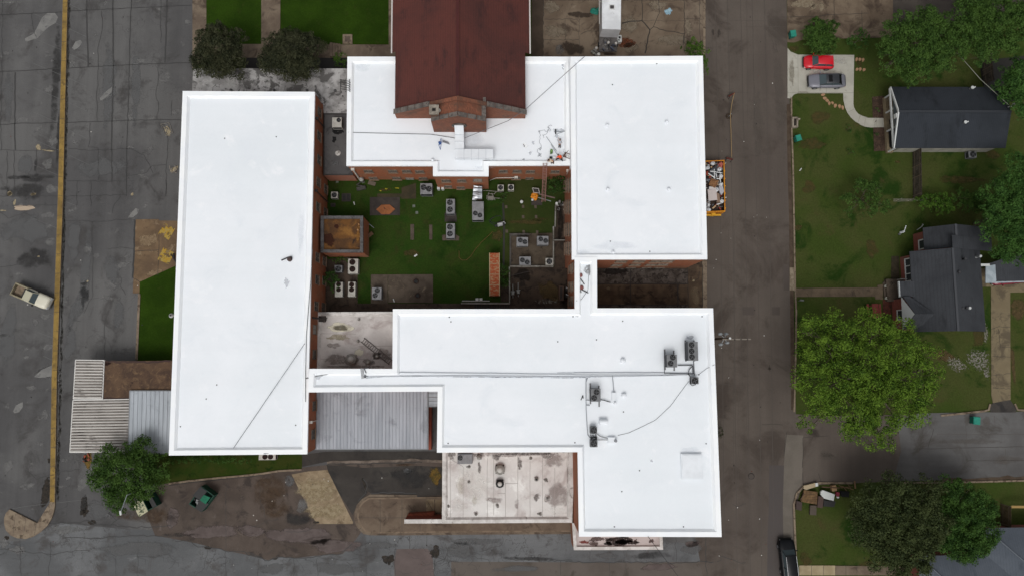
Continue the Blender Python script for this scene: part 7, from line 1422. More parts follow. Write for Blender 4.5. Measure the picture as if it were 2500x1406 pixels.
# barricade with tape in the street
for k,x,y,rot,l in (('z5',292,774,.5,'upper'),('z5',275,1298,-.2,'lower')):
    p = QW(k,x,y,.8); g = MB(); g.box(p.x,p.y,.5,.85,.12,.3,rot,0); g.box(p.x,p.y,.1,.85,.12,.2,rot,1)
    for sg in (-.35,.35):
        for s2 in (-.22,.22): g.cyl((p.x+sg*math.cos(rot)-s2*math.sin(rot),p.y+sg*math.sin(rot)+s2*math.cos(rot),0),(p.x+sg*math.cos(rot),p.y+sg*math.sin(rot),.8),.03,n=6,m=2)
    one(g,'barricade',[surf('barr_red',c(120,48,34),c(70,44,40),3),flat('barr_w',c(110,96,90)),m_fan],l+' of two small rust red barricades in the brown street','barricade')
p = QW('z5',268,950,.2); g = MB(); g.lathe(p.x,p.y,[(.36,0),(.42,.1),(.36,.22),(.2,.22),(.2,.05)],20,0,False); g.cyl((p.x+.05,p.y,0),(p.x+.05,p.y+.05,.9),.04,n=8,m=1); one(g,'tyre_base',[flat('tyre_br',c(62,50,38)),m_pole],'old tyre holding up the rope between the two barricades','tyre')
cable('tan rope strung between the two barricades over the tyre',[('z5',310,765,.8),('z5',290,850,.7),('z5',278,940,.9),('z5',284,1100,.6),('z5',288,1290,.8)],.05,flat('rope_tan',c(150,126,88)),'rope')
# brick planter box
P = pw('z5',(785,958),(833,958),(833,1042),(785,1042),z=.5); g = MB(); o_,i_ = offset(P,.2); sidemesh(g,o_,0,.5); ringmesh(g,o_,i_,.5); sidemesh(g,i_,.1,.5,0,True); g.poly(i_,.3,1); p = QW('z5',838,975,.9); g.box(p.x,p.y,0,.1,.1,.8); g.box(p.x,p.y,.8,.35,.18,.2,0,0,.03)
one(g,'mailbox_planter',[surf('planter_st',c(150,140,126),c(120,110,98),2,grain=.1),flat('soil_dk',c(40,34,26),grain=.2)],'small stone planter box with mailbox at the street edge of the lawn','planter')
for x,y,l in ((2119,0,''),): pass
# mailbox near walk, bird bath, lawn things
g = MB(); p = QW('z8',175,1018,1.0); g.cyl((p.x,p.y,0),(p.x,p.y,.95),.05,n=8); g.box(p.x,p.y,.9,.5,.22,.25,-.1,0,.04); one(g,'mailbox',flat('mb_grey',c(96,98,94)),'grey mailbox on a post just below the garden path','mailbox')
g = MB(); p = QW('z8',942,505,.8); g.lathe(p.x,p.y,[(.16,0),(.12,.1),(.16,.55),(.08,.8)],12); g.tube([(p.x+.05,p.y+.1,.7),(p.x+.25,p.y+.75,.8)],.05,6); g.box(p.x-.25,p.y-.25,0,.3,.2,.15,0,1); one(g,'garden_statue',[flat('stat_white',c(206,210,212)),flat('stat_base',c(90,92,90))],'small white garden figure on the lawn north west of the brick house','statue')
g = MB(); a = QW('z8',1035,495,.05); g.tube([a,QW('z8',1065,475,.3),QW('z8',1083,455,.3),QW('z8',1075,452,.3)],.05,6); one(g,'downpipe_elbow',flat('dp_w',c(170,176,170)),'short white bent pipe at the north west corner of the brick house','pipe')
for x,y,m_,l in ((857,893,c(196,196,190),'white flower pot beside the stoop'),(812,910,c(150,150,140),'small pale pot at the top of the stoop steps'),(818,1000,c(150,150,140),'small pale pot at the foot of the stoop steps')): p = QW('z8',x,y,.6); g = MB(); g.lathe(p.x,p.y,[(.16,.0),(.2,.5),(.15,.5),(.14,.42)],12); one(g,'flower_pot',flat('pot_%d'%x,m_),l,'pot')
# picnic table
t = thing('picnic_table','dark red picnic table with benches at the edge of the big tree','table',tuple(QW('z8',725,1095)))
g = MB(); p = QW('z8',725,1095,.75); [g.box(p.x,p.y+.62-.0+(-.2)*0,0,0,0,0) for _ in ()]
for i in range(5): g.box(p.x-.34+.17*i*1.0,p.y,.72,.16,1.8,.05)
m_rw = flat('red_wood',c(116,50,44),.8,grain=.1); g.build('top',m_rw,t)
for dx in (-.8,.8): g = MB(); g.box(p.x+dx,p.y,.42,.28,1.8,.05); g.build('bench',m_rw,t)
g = MB(); [g.cyl((p.x+s1*.75,p.y+dy,0),(p.x+s1*.2,p.y+dy,.72),.05,n=6) for s1 in (-1,1) for dy in (-.65,.65)]; g.build('frame',m_rw,t)
# fences
def fence(label,k,pts,h,m,pitch=.145):
    P = pw(k,*pts); t = thing('fence',label,'fence',tuple(P[0])); g = MB(); gp = MB(); j = 0
    for a,b in zip(P[:-1],P[1:]):
        d = b-a; L = d.length; n = int(L/pitch); ang = math.atan2(d.y,d.x)
        for i in range(n): p_ = a.lerp(b,(i+.5)/n); g.box(p_.x,p_.y,.03,.13,.03,h+random.uniform(-.04,.04),ang)
        for i in range(int(L/2.4)+1): p_ = a.lerp(b,min(1,i*2.4/L)); gp.box(p_.x,p_.y+.0,0,.1,.1,h-.1,ang+.78)
        for zz in (.4,h-.4): m_ = (a+b)/2; gp.box(m_.x,m_.y,zz,L,.06,.09,ang)
    g.build('boards',m,t); gp.build('frame',flat('fence_post',c(96,84,70)),t)
m_fence = surf('fence_grey',c(86,78,70),c(60,54,48),2,c3=c(112,104,94),s3=4,grain=.2)
fence('weathered wooden fence running down from the cottage','z8',[(1002,-100),(1003,110),(1006,258)],1.9,m_fence)
fence('short wooden fence panel under the north east trees','z6',[(1062,440),(1070,620),(1082,700)],1.9,m_fence)
fence('tan wooden fence at the lower right lawn','K',[(2275,660),(2275,885)],1.8,surf('fence_tan',c(96,82,62),c(74,62,48),2,grain=.2))
lay('tan top rail of the fence at the lower right edge','rail','rail','K',[(2300,665),(2700,668)],.3,.06,flat('rail_tan',c(150,122,70)),1.4)
g = MB()
for dy in (0,8,16): a,b = QW('z8',860,265+dy,1.3-.4*dy/8),QW('z8',1110,265+dy*.7,1.3-.4*dy/8); g.tube([a,b],.03,5)
for x in (900,990,1080): a = QW('z8',x,268,.6); g.cyl((a.x,a.y,0),(a.x,a.y,1.3),.04,n=6)
one(g,'rail_fence',flat('fence_sil',c(128,124,112)),'thin grey rail fence right of the small sparse tree','fence')
# utility pole
px_ = W(1782,825,11.4); t = thing('utility_pole','wooden utility pole with crossarm and four grey transformers beside the street','pole',(px_.x,px_.y,0))
g = MB(); g.cyl((px_.x,px_.y,0),(px_.x,px_.y,11.4),.17,.11,n=12); g.build('shaft',surf('pole_wood',c(78,64,52),c(60,50,42),2,grain=.15),t)
g = MB(); a,b = W(1764,825,10.6),W(1826,829,10.6); g.box((px_.x+b.x)/2-.1,px_.y-.12,10.5,(b.x-px_.x)+.9,.12,.12); g.build('crossarm',flat('arm',c(120,112,102)),t)
for x,y in ((1410,895),(1458,895),(1413,985),(1468,970)): p = QW('C',x,y,9.6); g = MB(); g.lathe(p.x,p.y,[(.16,8.9),(.16,9.5),(.1,9.6)],14); g.tube([(p.x,p.y,9.3),(px_.x,px_.y,9.6)],.04,6); g.lathe(p.x+.08,p.y,[(.03,9.6),(.03,9.9)],6); g.build('transformer',flat('trans',c(136,140,142),.5),t)
for x in (1525,1580,1635): p = QW('C',x,945,10.7); g = MB(); g.lathe(p.x,p.y,[(.05,10.6),(.07,10.75),(.03,10.9)],8); g.build('insulator',flat('insul',c(72,64,58)),t)
g = MB(); p = QW('C',1483,932,11.4); g.lathe(p.x,p.y,[(.12,11.38),(.12,11.5)],12); g.build('top_cap',m_bw,t)
# parking lot lamp
p = W(418,770,5.6); q_ = W(437,770,5.6); t = thing('wall_lamp','round white lamp on a short arm sticking out of the west wing','lamp',tuple(q_)); g = MB(); g.tube([q_,p],.04,6); g.build('arm',m_bw,t); g = MB(); g.lathe(p.x,p.y,[(.26,5.5),(.28,5.6),(.1,5.75)],16); g.build('shade',flat('lamp_sh',c(188,190,188)),t); g = MB(); g.lathe(p.x,p.y,[(.1,5.75),(.1,5.85)],10); g.build('cap',m_fan,t)
# street lamp under sw tree
t = thing('street_lamp','slim white lamp arm poking out of the south west tree','lamp',tuple(QW('E',480,905))); a,b = QW('E',480,905,6.8),QW('E',440,1015,7.2); g = MB(); g.cyl((a.x,a.y,0),(a.x,a.y,6.8),.09,.06,n=8); g.tube([a,b],.04,6); g.build('pole',m_pole,t); g = MB(); g.box(b.x,b.y,7.1,.22,.5,.14,.2,0,.03); g.build('lamp_head',m_bw,t)
# broken objects at the lot edge
g = MB(); rr = random.Random(5)
for i in range(7): a = rr.random()*3.1; p = QW('z1',1240+rr.uniform(-22,22),1215+rr.uniform(-20,20),.1); g.box(p.x,p.y,.03+.04*i,.5,.08,.04,a,0)
one(g,'broken_boards',flat('brk',c(126,118,108)),'heap of pale broken boards at the edge of the west wing','boards')
for i,(a,b,l) in enumerate([((1225,530),(1270,600),'longer'),((1245,525),(1250,560),'shorter')]): lay(l+' of two dark bars leaning at the west wing edge','bar','bar','z7',[a,b],.14,.12,m_fan,.05+.05*i)
g = MB(); a = pw('z1',(1150,890),(1210,880),(1238,950),(1185,975)); 
for i in range(4): g.tube([Vector((p.x,p.y,.04)) for p in (a[i],a[(i+1)%4])],.035,5)
g.tube([Vector((p.x,p.y,.06)) for p in (a[0],a[2])],.03,5); g.tube([Vector((p.x,p.y,.06)) for p in (a[1],a[3])],.03,5); one(g,'bent_wire',flat('wf',c(120,116,108)),'bent wire frame lying flat in the parking lot','frame')
# junk pile at the corner
def kb_(label,name,cat,poly,z,h_,m): g = MB(); g.prism(pw('K',*poly,z=z),z-h_,z); return one(g,name,m,label,cat)
m_jb = surf('junk_wood',c(112,88,60),c(88,68,48),2,streak=(.3,(.8,6)),grain=.15)
kb_('slatted brown wooden panel in the kerbside junk pile','wood_panel','panel',[(402,530),(532,548),(525,668),(372,640)],.5,.15,m_jb)
kb_('bright white mattress on the kerbside junk pile','mattress','mattress',[(562,545),(580,530),(695,570),(685,632),(600,612),(565,575)],.75,.25,m_bw)
kb_('rolled cream carpet at the kerb end of the junk pile','carpet_roll','carpet',[(400,488),(515,460),(540,490),(420,528),(398,515)],.4,.35,flat('carpet',c(160,144,116)))
kb_('white pillow at the end of the carpet roll','pillow','pillow',[(512,462),(535,462),(538,492),(512,496)],.5,.12,m_bw)
kb_('cardboard box above the mattress','box','box',[(665,490),(708,484),(718,535),(672,545)],.6,.5,flat('cardb',c(140,112,80)))
kb_('dark brown drawer unit between panel and mattress','drawer','furniture',[(540,585),(590,600),(580,702),(530,695)],.55,.5,flat('furn',c(70,52,46)))
kb_('dark brown cushion at the kerb below the wooden panel','cushion','cushion',[(330,630),(385,648),(378,726),(328,715)],.4,.35,flat('cush1',c(58,44,40)))
kb_('grey brown cushion on the grass below the panel','cushion','cushion',[(462,675),(522,677),(520,770),(458,765)],.3,.28,flat('cush2',c(74,64,54)))
kb_('black board right below the mattress','board','board',[(590,625),(705,640),(690,690),(588,685)],.35,.2,flat('blkb',c(36,36,36)))
kb_('dark red cushion right of the mattress','cushion','cushion',[(712,548),(742,552),(738,590),(708,585)],.5,.3,flat('cush3',c(120,40,54)))
kb_('black chair seat beside the red cushion','chair_seat','chair',[(750,540),(835,545),(830,600),(760,592)],.4,.3,m_fan)
for i,(a,b,l,w_) in enumerate([((872,438),(880,510),'tan post standing across the end of the branch heap',.16),((720,480),(860,520),'long branch at the top of the junk pile',.08),((735,500),(850,490),'second branch lying level in the junk pile',.07),((760,485),(790,530),'short crossing branch in the junk pile',.06),((800,465),(830,510),'short upright branch in the junk pile',.06),((550,490),(720,500),'thin plank along the kerb side of the junk pile',.12),((380,545),(345,615),'stick at the kerb side of the wooden panel',.08)]): lay(l,'branch','branch','K',[a,b],w_,.1,flat('br_%d'%i,c(120-8*i,92-7*i,66-5*i)),.25+.06*i)
g = MB(); p = QW('K',735,600,.5); g.lathe(p.x,p.y,[(.14,.1),(.16,.3),(.05,.42)],10); one(g,'white_jug',m_bw,'small white jug at the lower right of the mattress','jug')
# teal tarp, small white pieces, buckets, pots in the north yard
g = MB(); rr = random.Random(2); p = QW('z4',600,78,.3)
for i in range(9): g.lathe(p.x+rr.uniform(-.45,.45),p.y+rr.uniform(-.3,.3),[(.32,.03),(.26,.15+.15*rr.random()),(.06,.35)],7)
g.v = [(x+rr.uniform(-.06,.06),y+rr.uniform(-.06,.06),z) for x,y,z in g.v]; one(g,'tarp',flat('tarp_teal',c(34,120,104),.6),'crumpled teal tarp beside the white trailer','tarp')
for i,(x,y,r_,cc,l) in enumerate([(243,1107,.19,c(190,186,178),'pale bucket at the top of the bucket cluster'),(190,1145,.15,c(120,118,110),'grey bucket, second from the top of the cluster'),(230,1168,.16,c(126,122,116),'grey bucket beside the centre of the cluster'),(142,1188,.16,c(120,118,110),'leftmost grey bucket of the cluster'),(183,1222,.17,c(140,138,128),'light grey bucket at the lower left of the cluster'),(268,1200,.15,c(110,106,100),'darkest grey bucket of the cluster'),(232,1258,.16,c(128,126,120),'grey bucket at the white roof edge'),(295,1247,.20,c(226,224,216),'clean white bucket, brightest of the cluster')]):
    p = QW('P',x,y,.4); g = MB(); g.lathe(p.x,p.y,[(r_*.85,.04),(r_,.42),(r_*1.06,.43),(r_*1.06,.46),(r_*.4,.47)],16); one(g,'bucket',flat('bk_%d'%i,cc),l,'bucket','buckets in a cluster above the east wing roof')
cable('thin pale wire crossing the north side of the cottage to the dark edge tree',[('z6',830,400,6.5),('z6',1050,650,5.5),('z6',1280,860,5.0)],.04,flat('cable_pale',c(120,122,110)))
g = MB(); a = QW('z6',1300,870,4.9); g.tube([a,a+Vector((.5,.25,.1))],.06,6); g.lathe(a.x,a.y,[(.12,4.8),(.12,4.95)],8); g.lathe(a.x+.35,a.y+.3,[(.12,4.85),(.12,5.0)],8); g.cyl((a.x+.2,a.y+.15,0),(a.x+.2,a.y+.15,4.9),.07,n=8); one(g,'wire_post',flat('wp_w',c(170,172,168)),'pale post with small fittings at the east end of the cottage roof','post')
lay('white stick at the top left corner of the lower yard','stick','stick','z8',[(158,55),(172,35)],.1,.05,m_bw)
g = MB(); rr = random.Random(12)
for i in range(9): p = QW('E',225+rr.uniform(-18,22),690+rr.uniform(-35,25),.1); g.box(p.x,p.y,.03,rr.uniform(.2,.6),rr.uniform(.1,.3),.12,rr.random()*3,i%2)
one(g,'rubble_heap',[m_padd,m_brickd],'small heap of dark bricks and rubble left of the south west tree','rubble')
# ================================================================== vehicles
m_glass = flat('car_glass', c(66,78,82), .2, .5); m_tyre = flat('tyre_black', c(24,24,25), .85); m_rim = flat('rim_silver', c(130,132,136), .4, .5, .5); m_lamp = flat('headlamp', c(200,204,206), .2); m_tail = flat('taillamp', c(130,22,20), .3)
def xf(cx, cy, rot): ca, sa = math.cos(rot), math.sin(rot); return lambda x, y, z: (cx+x*ca-y*sa, cy+x*sa+y*ca, z)
def loft(g, T, secs, m=0, smooth=True):
    """secs: (x, halfwidth at sill, halfwidth at shoulder, halfwidth top, z sill, z shoulder, z top)"""
    vs = []
    for x, a, b, d, z0, z1, z2 in secs:
        for y, z in ((-a*.96,z0),(-b,z0+(z1-z0)*.45),(-b,z1-.06),(-b+.05,z1),(-d,z2-.02),(-d*.5,z2),(d*.5,z2),(d,z2-.02),(b-.05,z1),(b,z1-.06),(b,z0+(z1-z0)*.45),(a*.96,z0)): vs.append(T(x,y,z))
    n = 12; k = len(secs)
    fs = [[i*n+j,i*n+j+1,(i+1)*n+j+1,(i+1)*n+j][::-1] for i in range(k-1) for j in range(n-1)]+[[i*n,(i+1)*n,(i+1)*n+n-1,i*n+n-1] for i in range(k-1)]
    g.add(vs, fs+[list(range(n)), list(range((k-1)*n,k*n))[::-1]], m, smooth)
def wheels(t, T, L, wb0, wb1, hw, r):
    for x in (wb0, wb1):
        for s in (-1, 1):
            g = MB(); g.cyl(T(x,s*(hw-.2),r),T(x,s*hw,r),r,n=20); w_ = g.build('wheel', m_tyre, t)
            g = MB(); g.cyl(T(x,s*(hw-.02),r),T(x,s*(hw+.012),r),r*.62,n=14); g.build('rim', m_rim, w_)
def carkit(name, label, cx, cy, rot, L, Wd, H, paint, prof, glass, roofm=None, grp=None, sunroof=None, rails=False, z=0.0, roofp=None):
    """front at +x; prof: list of (x, w scale, z shoulder, z hood); glass: xs windscreen base/top, rear top/base"""
    t = thing(name, label, 'car' if name != 'pickup_truck' else 'pickup truck', (cx, cy, z), grp); T = xf(cx, cy, rot); hw = Wd/2
    g = MB(); loft(g, T, [(x, hw*w_*.95, hw*w_, hw*w_*.86, .25, zs, zh) for x, w_, zs, zh in prof]); g.build('body', paint, t)
    wb, wt, rt, rb, zb = glass; hb, ht = hw*.84, hw*.66
    B = [T(wb,-hb*.93,zb),T(wb,hb*.93,zb),T(rb,hb*.9,zb),T(rb,-hb*.9,zb)]; Tp = [T(wt,-ht*.97,H-.03),T(wt,ht*.97,H-.03),T(rt,ht,H-.04),T(rt,-ht,H-.04)]
    g = MB(); g.add([B[0],B[1],Tp[1],Tp[0]],[[0,1,2,3]]); g.build('windscreen', m_glass, t)
    g = MB(); g.add([B[2],B[3],Tp[3],Tp[2]],[[0,1,2,3]]); g.build('rear_window', flat('rear_glass', c(20,22,24), .15), t)
    for i,(a,b_,c_,d) in enumerate(((B[3],B[0],Tp[0],Tp[3]),(B[1],B[2],Tp[2],Tp[1]))): g = MB(); g.add([a,b_,c_,d],[[0,1,2,3]]); g.build('side_window', m_glass, t)
    g = MB(); xs = [wt+.06,wt-.1,(wt+rt)/2,rt+.1,rt-.08]; vs = []
    for x, k_, dz in zip(xs,(.94,1,1.02,1,.95),(0,.035,.06,.03,-.01)):
        for y, e in ((-ht*1.03,-.05),(-ht*.85,.0),(0,.03),(ht*.85,0),(ht*1.03,-.05)): vs.append(T(x,y*k_,H-.02+dz+e))
    g.add(vs, [[i*5+j,i*5+j+1,(i+1)*5+j+1,(i+1)*5+j][::-1] for i in range(4) for j in range(4)], 0, True)
    for s in (-1,1):                              # pillars
        g.cyl(T(wb,s*hb*.95,zb),T(wt,s*ht,H-.03),.035,n=5); g.cyl(T(rb,s*hb*.92,zb),T(rt,s*ht,H-.03),.06,n=5); g.cyl(T((wt+rt)/2-.1,s*hb*.97,zb),T((wt+rt)/2-.15,s*ht*1.02,H-.03),.035,n=5)
    g.build('roof', roofm or paint, t)
    if sunroof: g = MB(); g.box(*T((sunroof[0]+sunroof[1])/2,0,0)[:2],H+.045,abs(sunroof[0]-sunroof[1]),ht*1.5,.02,rot); g.build('sunroof', flat('sunroof_bk', c(12,12,14), .1), t)
    if rails:
        for s in (-1,1): g = MB(); g.tube([T(wt-.1,s*ht*.97,H+.06),T((wt+rt)/2,s*ht*1.0,H+.1),T(rt+.1,s*ht*.97,H+.06)],.03,6); g.build('roof_rail', flat('rail_silver', c(190,192,194), .3), t)
    for s in (-1,1):
        g = MB(); g.box(*T(wb-.15,s*(hw+.08),0)[:2],zb-.02,.14,.2,.13,rot,0,.02); g.build('mirror', paint, t)
        f = prof[0][0]; g = MB(); g.box(*T(f-.22,s*hw*.68,0)[:2],prof[0][2]-.12,.3,.32,.13,rot+s*-.35,0,.03); g.build('headlight', m_lamp, t)
        r_ = prof[-1][0]; g = MB(); g.box(*T(r_+.1,s*hw*.72,0)[:2],prof[-1][2]-.22,.16,.28,.16,rot,0,.03); g.build('taillight', m_tail, t)
    g = MB(); f = prof[0][0]; g.box(*T(f-.02,0,0)[:2],.32,.1,Wd*.8,.28,rot,0,.02); g.build('bumper', flat('trim_black', c(22,22,24), .6), t)
    wheels(t, T, L, prof[0][0]-L*.19, prof[-1][0]+L*.2, hw, .33)
    return t, T
def paintm(name, col, r=.25, metal=.0): return surf(name, col, grain=.0, rough=r, spec=.6, metal=metal)
# red hatchback: nose to the left
p = W(1999.5, 151.5, .8); L = 3.95; Wd = 1.78
carkit('hatchback','small bright red hatchback on the pale driveway beside the round bush',p.x,p.y,R(178),L,Wd,1.5,paintm('paint_red',c(196,26,40)),
    [(L/2,.62,.55,.62),(L/2-.15,.84,.66,.72),(L/2-.5,.96,.8,.88),(L/2-1.05,1,.88,.98),(0,1,.92,1.0),(-L/2+.6,1,.94,1.02),(-L/2+.15,.95,.94,1.02),(-L/2,.84,.8,.86)],(L/2-1.0,L/2-1.65,-L/2+.45,-L/2+.12,.97))
p = W(2020, 197, .8); L = 4.95; Wd = 1.9
carkit('sedan','dark grey sedan with glass sunroof on the pale driveway',p.x,p.y,R(180.5),L,Wd,1.45,paintm('paint_grey',c(118,118,126),.35,.2),
    [(L/2,.6,.5,.56),(L/2-.15,.84,.62,.68),(L/2-.6,.96,.74,.82),(L/2-1.35,1,.84,.93),(0,1,.9,.98),(-L/2+1.1,1,.92,1.0),(-L/2+.3,.94,.9,.98),(-L/2,.8,.74,.82)],(L/2-1.35,L/2-2.1,-L/2+1.25,-L/2+.55,.94),paintm('paint_roof',c(48,50,54),.4,.0),None,(L/2-2.35,L/2-2.85))
p = W(1925.5, 1366, .9); L = 5.0; Wd = 1.98
carkit('suv','glossy black suv with silver roof rails parked at the street edge',p.x,p.y,R(94),L,Wd,1.78,surf('paint_black',c(13,15,18),grain=0,rough=.3,spec=.22),
    [(L/2,.66,.7,.76),(L/2-.15,.88,.84,.9),(L/2-.5,.97,.96,1.04),(L/2-1.2,1,1.02,1.12),(0,1,1.06,1.14),(-L/2+.6,1,1.06,1.16),(-L/2+.12,.96,1.05,1.14),(-L/2,.9,.9,.96)],(L/2-1.2,L/2-1.75,-L/2+.35,-L/2+.08,1.1),None,None,None,True)
p = QW('z8',1720,880,.9); L = 4.2; Wd = 1.75
carkit('parked_car','dark red car mostly hidden under the small carport',p.x-.0,p.y+.55,R(184),L,Wd,1.4,paintm('paint_maroon',c(110,20,38)),
    [(L/2,.62,.55,.62),(L/2-.15,.84,.66,.72),(L/2-.5,.96,.8,.88),(L/2-1.05,1,.88,.98),(0,1,.92,1.0),(-L/2+.15,.95,.94,1.02),(-L/2,.84,.8,.86)],(L/2-1.0,L/2-1.65,-L/2+.55,-L/2+.12,.97))
# pickup
a = W(74.6,722.4,.9); rot = R(-23.4); cx,cy = a.x,a.y; L = 4.85; Wd = 1.68; T = xf(cx,cy,rot); H = 1.72; hw = Wd/2
t = thing('pickup_truck','pale beige pickup truck with an open empty bed on the parking lot','pickup truck',(cx,cy,0)); mp_ = paintm('paint_beige',c(206,202,184),.4); mr = paintm('paint_beige2',c(176,172,150),.4)
g = MB(); loft(g,T,[(L/2,hw*.8,hw*.86,hw*.76,.35,.8,.9),(L/2-.2,hw*.92,hw*.96,hw*.85,.35,.92,1.02),(L/2-.6,hw*.95,hw,hw*.88,.35,1.0,1.1),(L/2-1.6,hw*.95,hw,hw*.88,.35,1.02,1.13),(L/2-2.9,hw*.95,hw,hw*.88,.35,1.03,1.1)]); g.build('body',mp_,t)
x0,x1 = L/2-2.93,-L/2+.12; g = MB()
for s in (-1,1): g.box(*T((x0+x1)/2,s*(hw-.1),0)[:2],.4,x0-x1,.2,.68,rot,0,.03)
g.box(*T(x1-.03,0,0)[:2],.45,.1,Wd,.62,rot,0,.02); g.box(*T((x0+x1)/2,0,0)[:2],.5,x0-x1-.06,Wd-.42,.06,rot,1)
for i in range(9): g.box(*T((x0+x1)/2,-hw+.35+i*(Wd-.7)/8,0)[:2],.56,x0-x1-.1,.05,.025,rot,1)
g.build('bed',[surf('bed_side',c(120,112,94),c(150,142,120),2,grain=.1),surf('bed_floor',c(140,124,106),c(116,102,86),2,grain=.1)],t)
wb,wt,rt,rb = L/2-1.4,L/2-1.85,L/2-2.7,L/2-2.92; hb,ht = hw*.86,hw*.72; B=[T(wb,-hb,1.1),T(wb,hb,1.1),T(rb,hb,1.1),T(rb,-hb,1.1)]; U=[T(wt,-ht,H),T(wt,ht,H),T(rt,ht,H),T(rt,-ht,H)]
for nm,vs in (('windscreen',(B[0],B[1],U[1],U[0])),('rear_window',(B[2],B[3],U[3],U[2])),('side_window',(B[3],B[0],U[0],U[3])),('side_window',(B[1],B[2],U[2],U[1]))): g = MB(); g.add(list(vs),[[0,1,2,3]]); g.build(nm,m_glass,t)
g = MB(); g.box(*T((wt+rt)/2,0,0)[:2],H-.02,wt-rt+.1,ht*2.05,.07,rot,0,.04); [g.cyl(T(wb,s*hb,1.1),T(wt,s*ht,H),.04,n=5) for s in (-1,1)]; [g.cyl(T(rb,s*hb,1.1),T(rt,s*ht,H),.06,n=5) for s in (-1,1)]; g.build('cab_roof',mr,t)
for s in (-1,1):
    g = MB(); g.box(*T(wb-.2,s*(hw+.1),0)[:2],1.0,.14,.22,.2,rot,0,.02); g.build('mirror',m_fan,t)
    g = MB(); g.box(*T(L/2-.05,s*hw*.7,0)[:2],.62,.16,.35,.16,rot,0,.02); g.build('headlight',m_lamp,t)
g = MB(); g.box(*T(L/2+.08,0,0)[:2],.42,.16,Wd*.92,.2,rot,0,.03); g.box(*T(-L/2+.0,0,0)[:2],.42,.14,Wd*.92,.18,rot,0,.03); g.build('bumper',flat('chrome',c(150,150,148),.3,.5,.6),t)
wheels(t,T,L,L/2-.95,-L/2+1.15,hw,.36)
g = MB(); p = T(x0-.35,0,0); g.box(p[0],p[1],.56,.5,Wd-.45,.3,rot,0,.03); g.build('tool_box',flat('toolbox_dk',c(50,48,46)),t)
# white box trailer and flat trailer with junk
P = pw('P',(375,-420),(812,-420),(800,690),(372,672),z=3.0); cx = (P[0].x+P[1].x)/2; t = thing('box_trailer','white box trailer with a square roof vent beside the teal tarp','trailer',(cx,P[2].y+4,0))
g = MB(); Pn = offset(P,0)[0]; g.prism(Pn,.7,2.97); g.build('body',surf('trailer_white',c(206,208,210),c(192,194,196),.6,grain=.02,rough=.4),t); g = MB(); g.prism(offset(P,.0)[0],2.98,3.04); g.prism(offset(P,.12)[1],3.03,3.06); g.build('roof',surf('trailer_roof',c(226,228,230),c(208,210,212),.5,c3=c(190,190,190),s3=1.4,t3=(.6,.7),grain=.02),t)
p = QW('P',603,165,3.2); g = MB(); g.box(p.x,p.y,3.06,.75,.7,.1,0,0,.03); g.box(p.x,p.y,3.16,.5,.45,.05,0,1,.02); g.build('roof_vent',[flat('rv_w',c(210,210,208)),flat('rv_d',c(66,62,62))],t)
for s,x in ((-1,P[0].x),(1,P[1].x)):
    for dy in (2.5,3.6): g = MB(); y = P[2].y+dy; g.cyl((x+.25*-s,y,.38),(x-.02*s,y,.38),.38,n=16); g.build('wheel',m_tyre,t)
g = MB(); a = QW('P',318,50,2.2); b = QW('P',312,560,2.2); g.tube([(a.x,a.y+3,2.2),b],.06,6); [g.tube([(a.x,y,2.2),(P[0].x,y,2.2)],.04,5) for y in (b.y,a.y,a.y+2)]; g.build('side_rail',flat('rail_pale',c(190,186,180)),t)
P = pw('P',(312,832),(722,822),(712,1192),(300,1190),z=.8); t = thing('flat_trailer','small flat trailer deck littered with cables and tools behind the white trailer','trailer',((P[0].x+P[1].x)/2,(P[0].y+P[2].y)/2,0))
g = MB(); g.prism(P,.65,.8); m_ = (P[0]+P[1])/2; g.box(m_.x,m_.y+.6,.55,2.0,1.3,.08); g.build('deck',surf('deck_grey',c(98,94,92),c(78,74,72),1.2,c3=c(124,120,116),s3=3,grain=.15),t)
for x in (P[0].x,P[1].x): g = MB(); g.cyl((x-.12,m_.y-1,.3),(x+.12,m_.y-1,.3),.3,n=14); g.build('wheel',m_tyre,t)
g = MB(); p = QW('P',540,1030,1.0)
rr = random.Random(8)
for i in range(14): g.box(p.x+rr.uniform(-.9,.9),p.y+rr.uniform(-.75,.4),.8,rr.uniform(.1,.45),rr.uniform(.1,.3),rr.uniform(.1,.35),rr.random()*3,rr.randrange(3))
for i in range(5): x,y = p.x+rr.uniform(-.8,.8),p.y+rr.uniform(-.6,.8); r_ = rr.uniform(.3,.7); g.tube([(x+r_*math.cos(a_*.5),y+r_*math.sin(a_*.5),.84) for a_ in range(11)],.025,4,rr.randrange(2))
o = g.build('tool_heap',[flat('th_d',c(44,44,46)),flat('th_g',c(124,122,120)),flat('th_b',c(70,74,88))]); o['kind'] = 'stuff'
for x,y,l in ((525,968,'left'),(700,985,'right')): p = QW('P',x,y,1.2); g = MB(); g.lathe(p.x,p.y,[(.16,.8),(.18,1.1),(.1,1.15)],12); one(g,'pail',flat('pail_w',c(190,186,180)),l+' of two small pale pails on the flat trailer','pail')
p = QW('P',778,880,.8); g = MB(); g.box(p.x,p.y,.05,.55,.95,.7,.05,0,.05); g.box(p.x,p.y+.1,.75,.25,.3,.06,0,1); g.box(p.x-.1,p.y-.25,.75,.2,.15,.06,0,1); one(g,'white_box',[m_bw,m_fan],'small white machine box right of the flat trailer','box')
p = QW('H',1488,815,.5); 
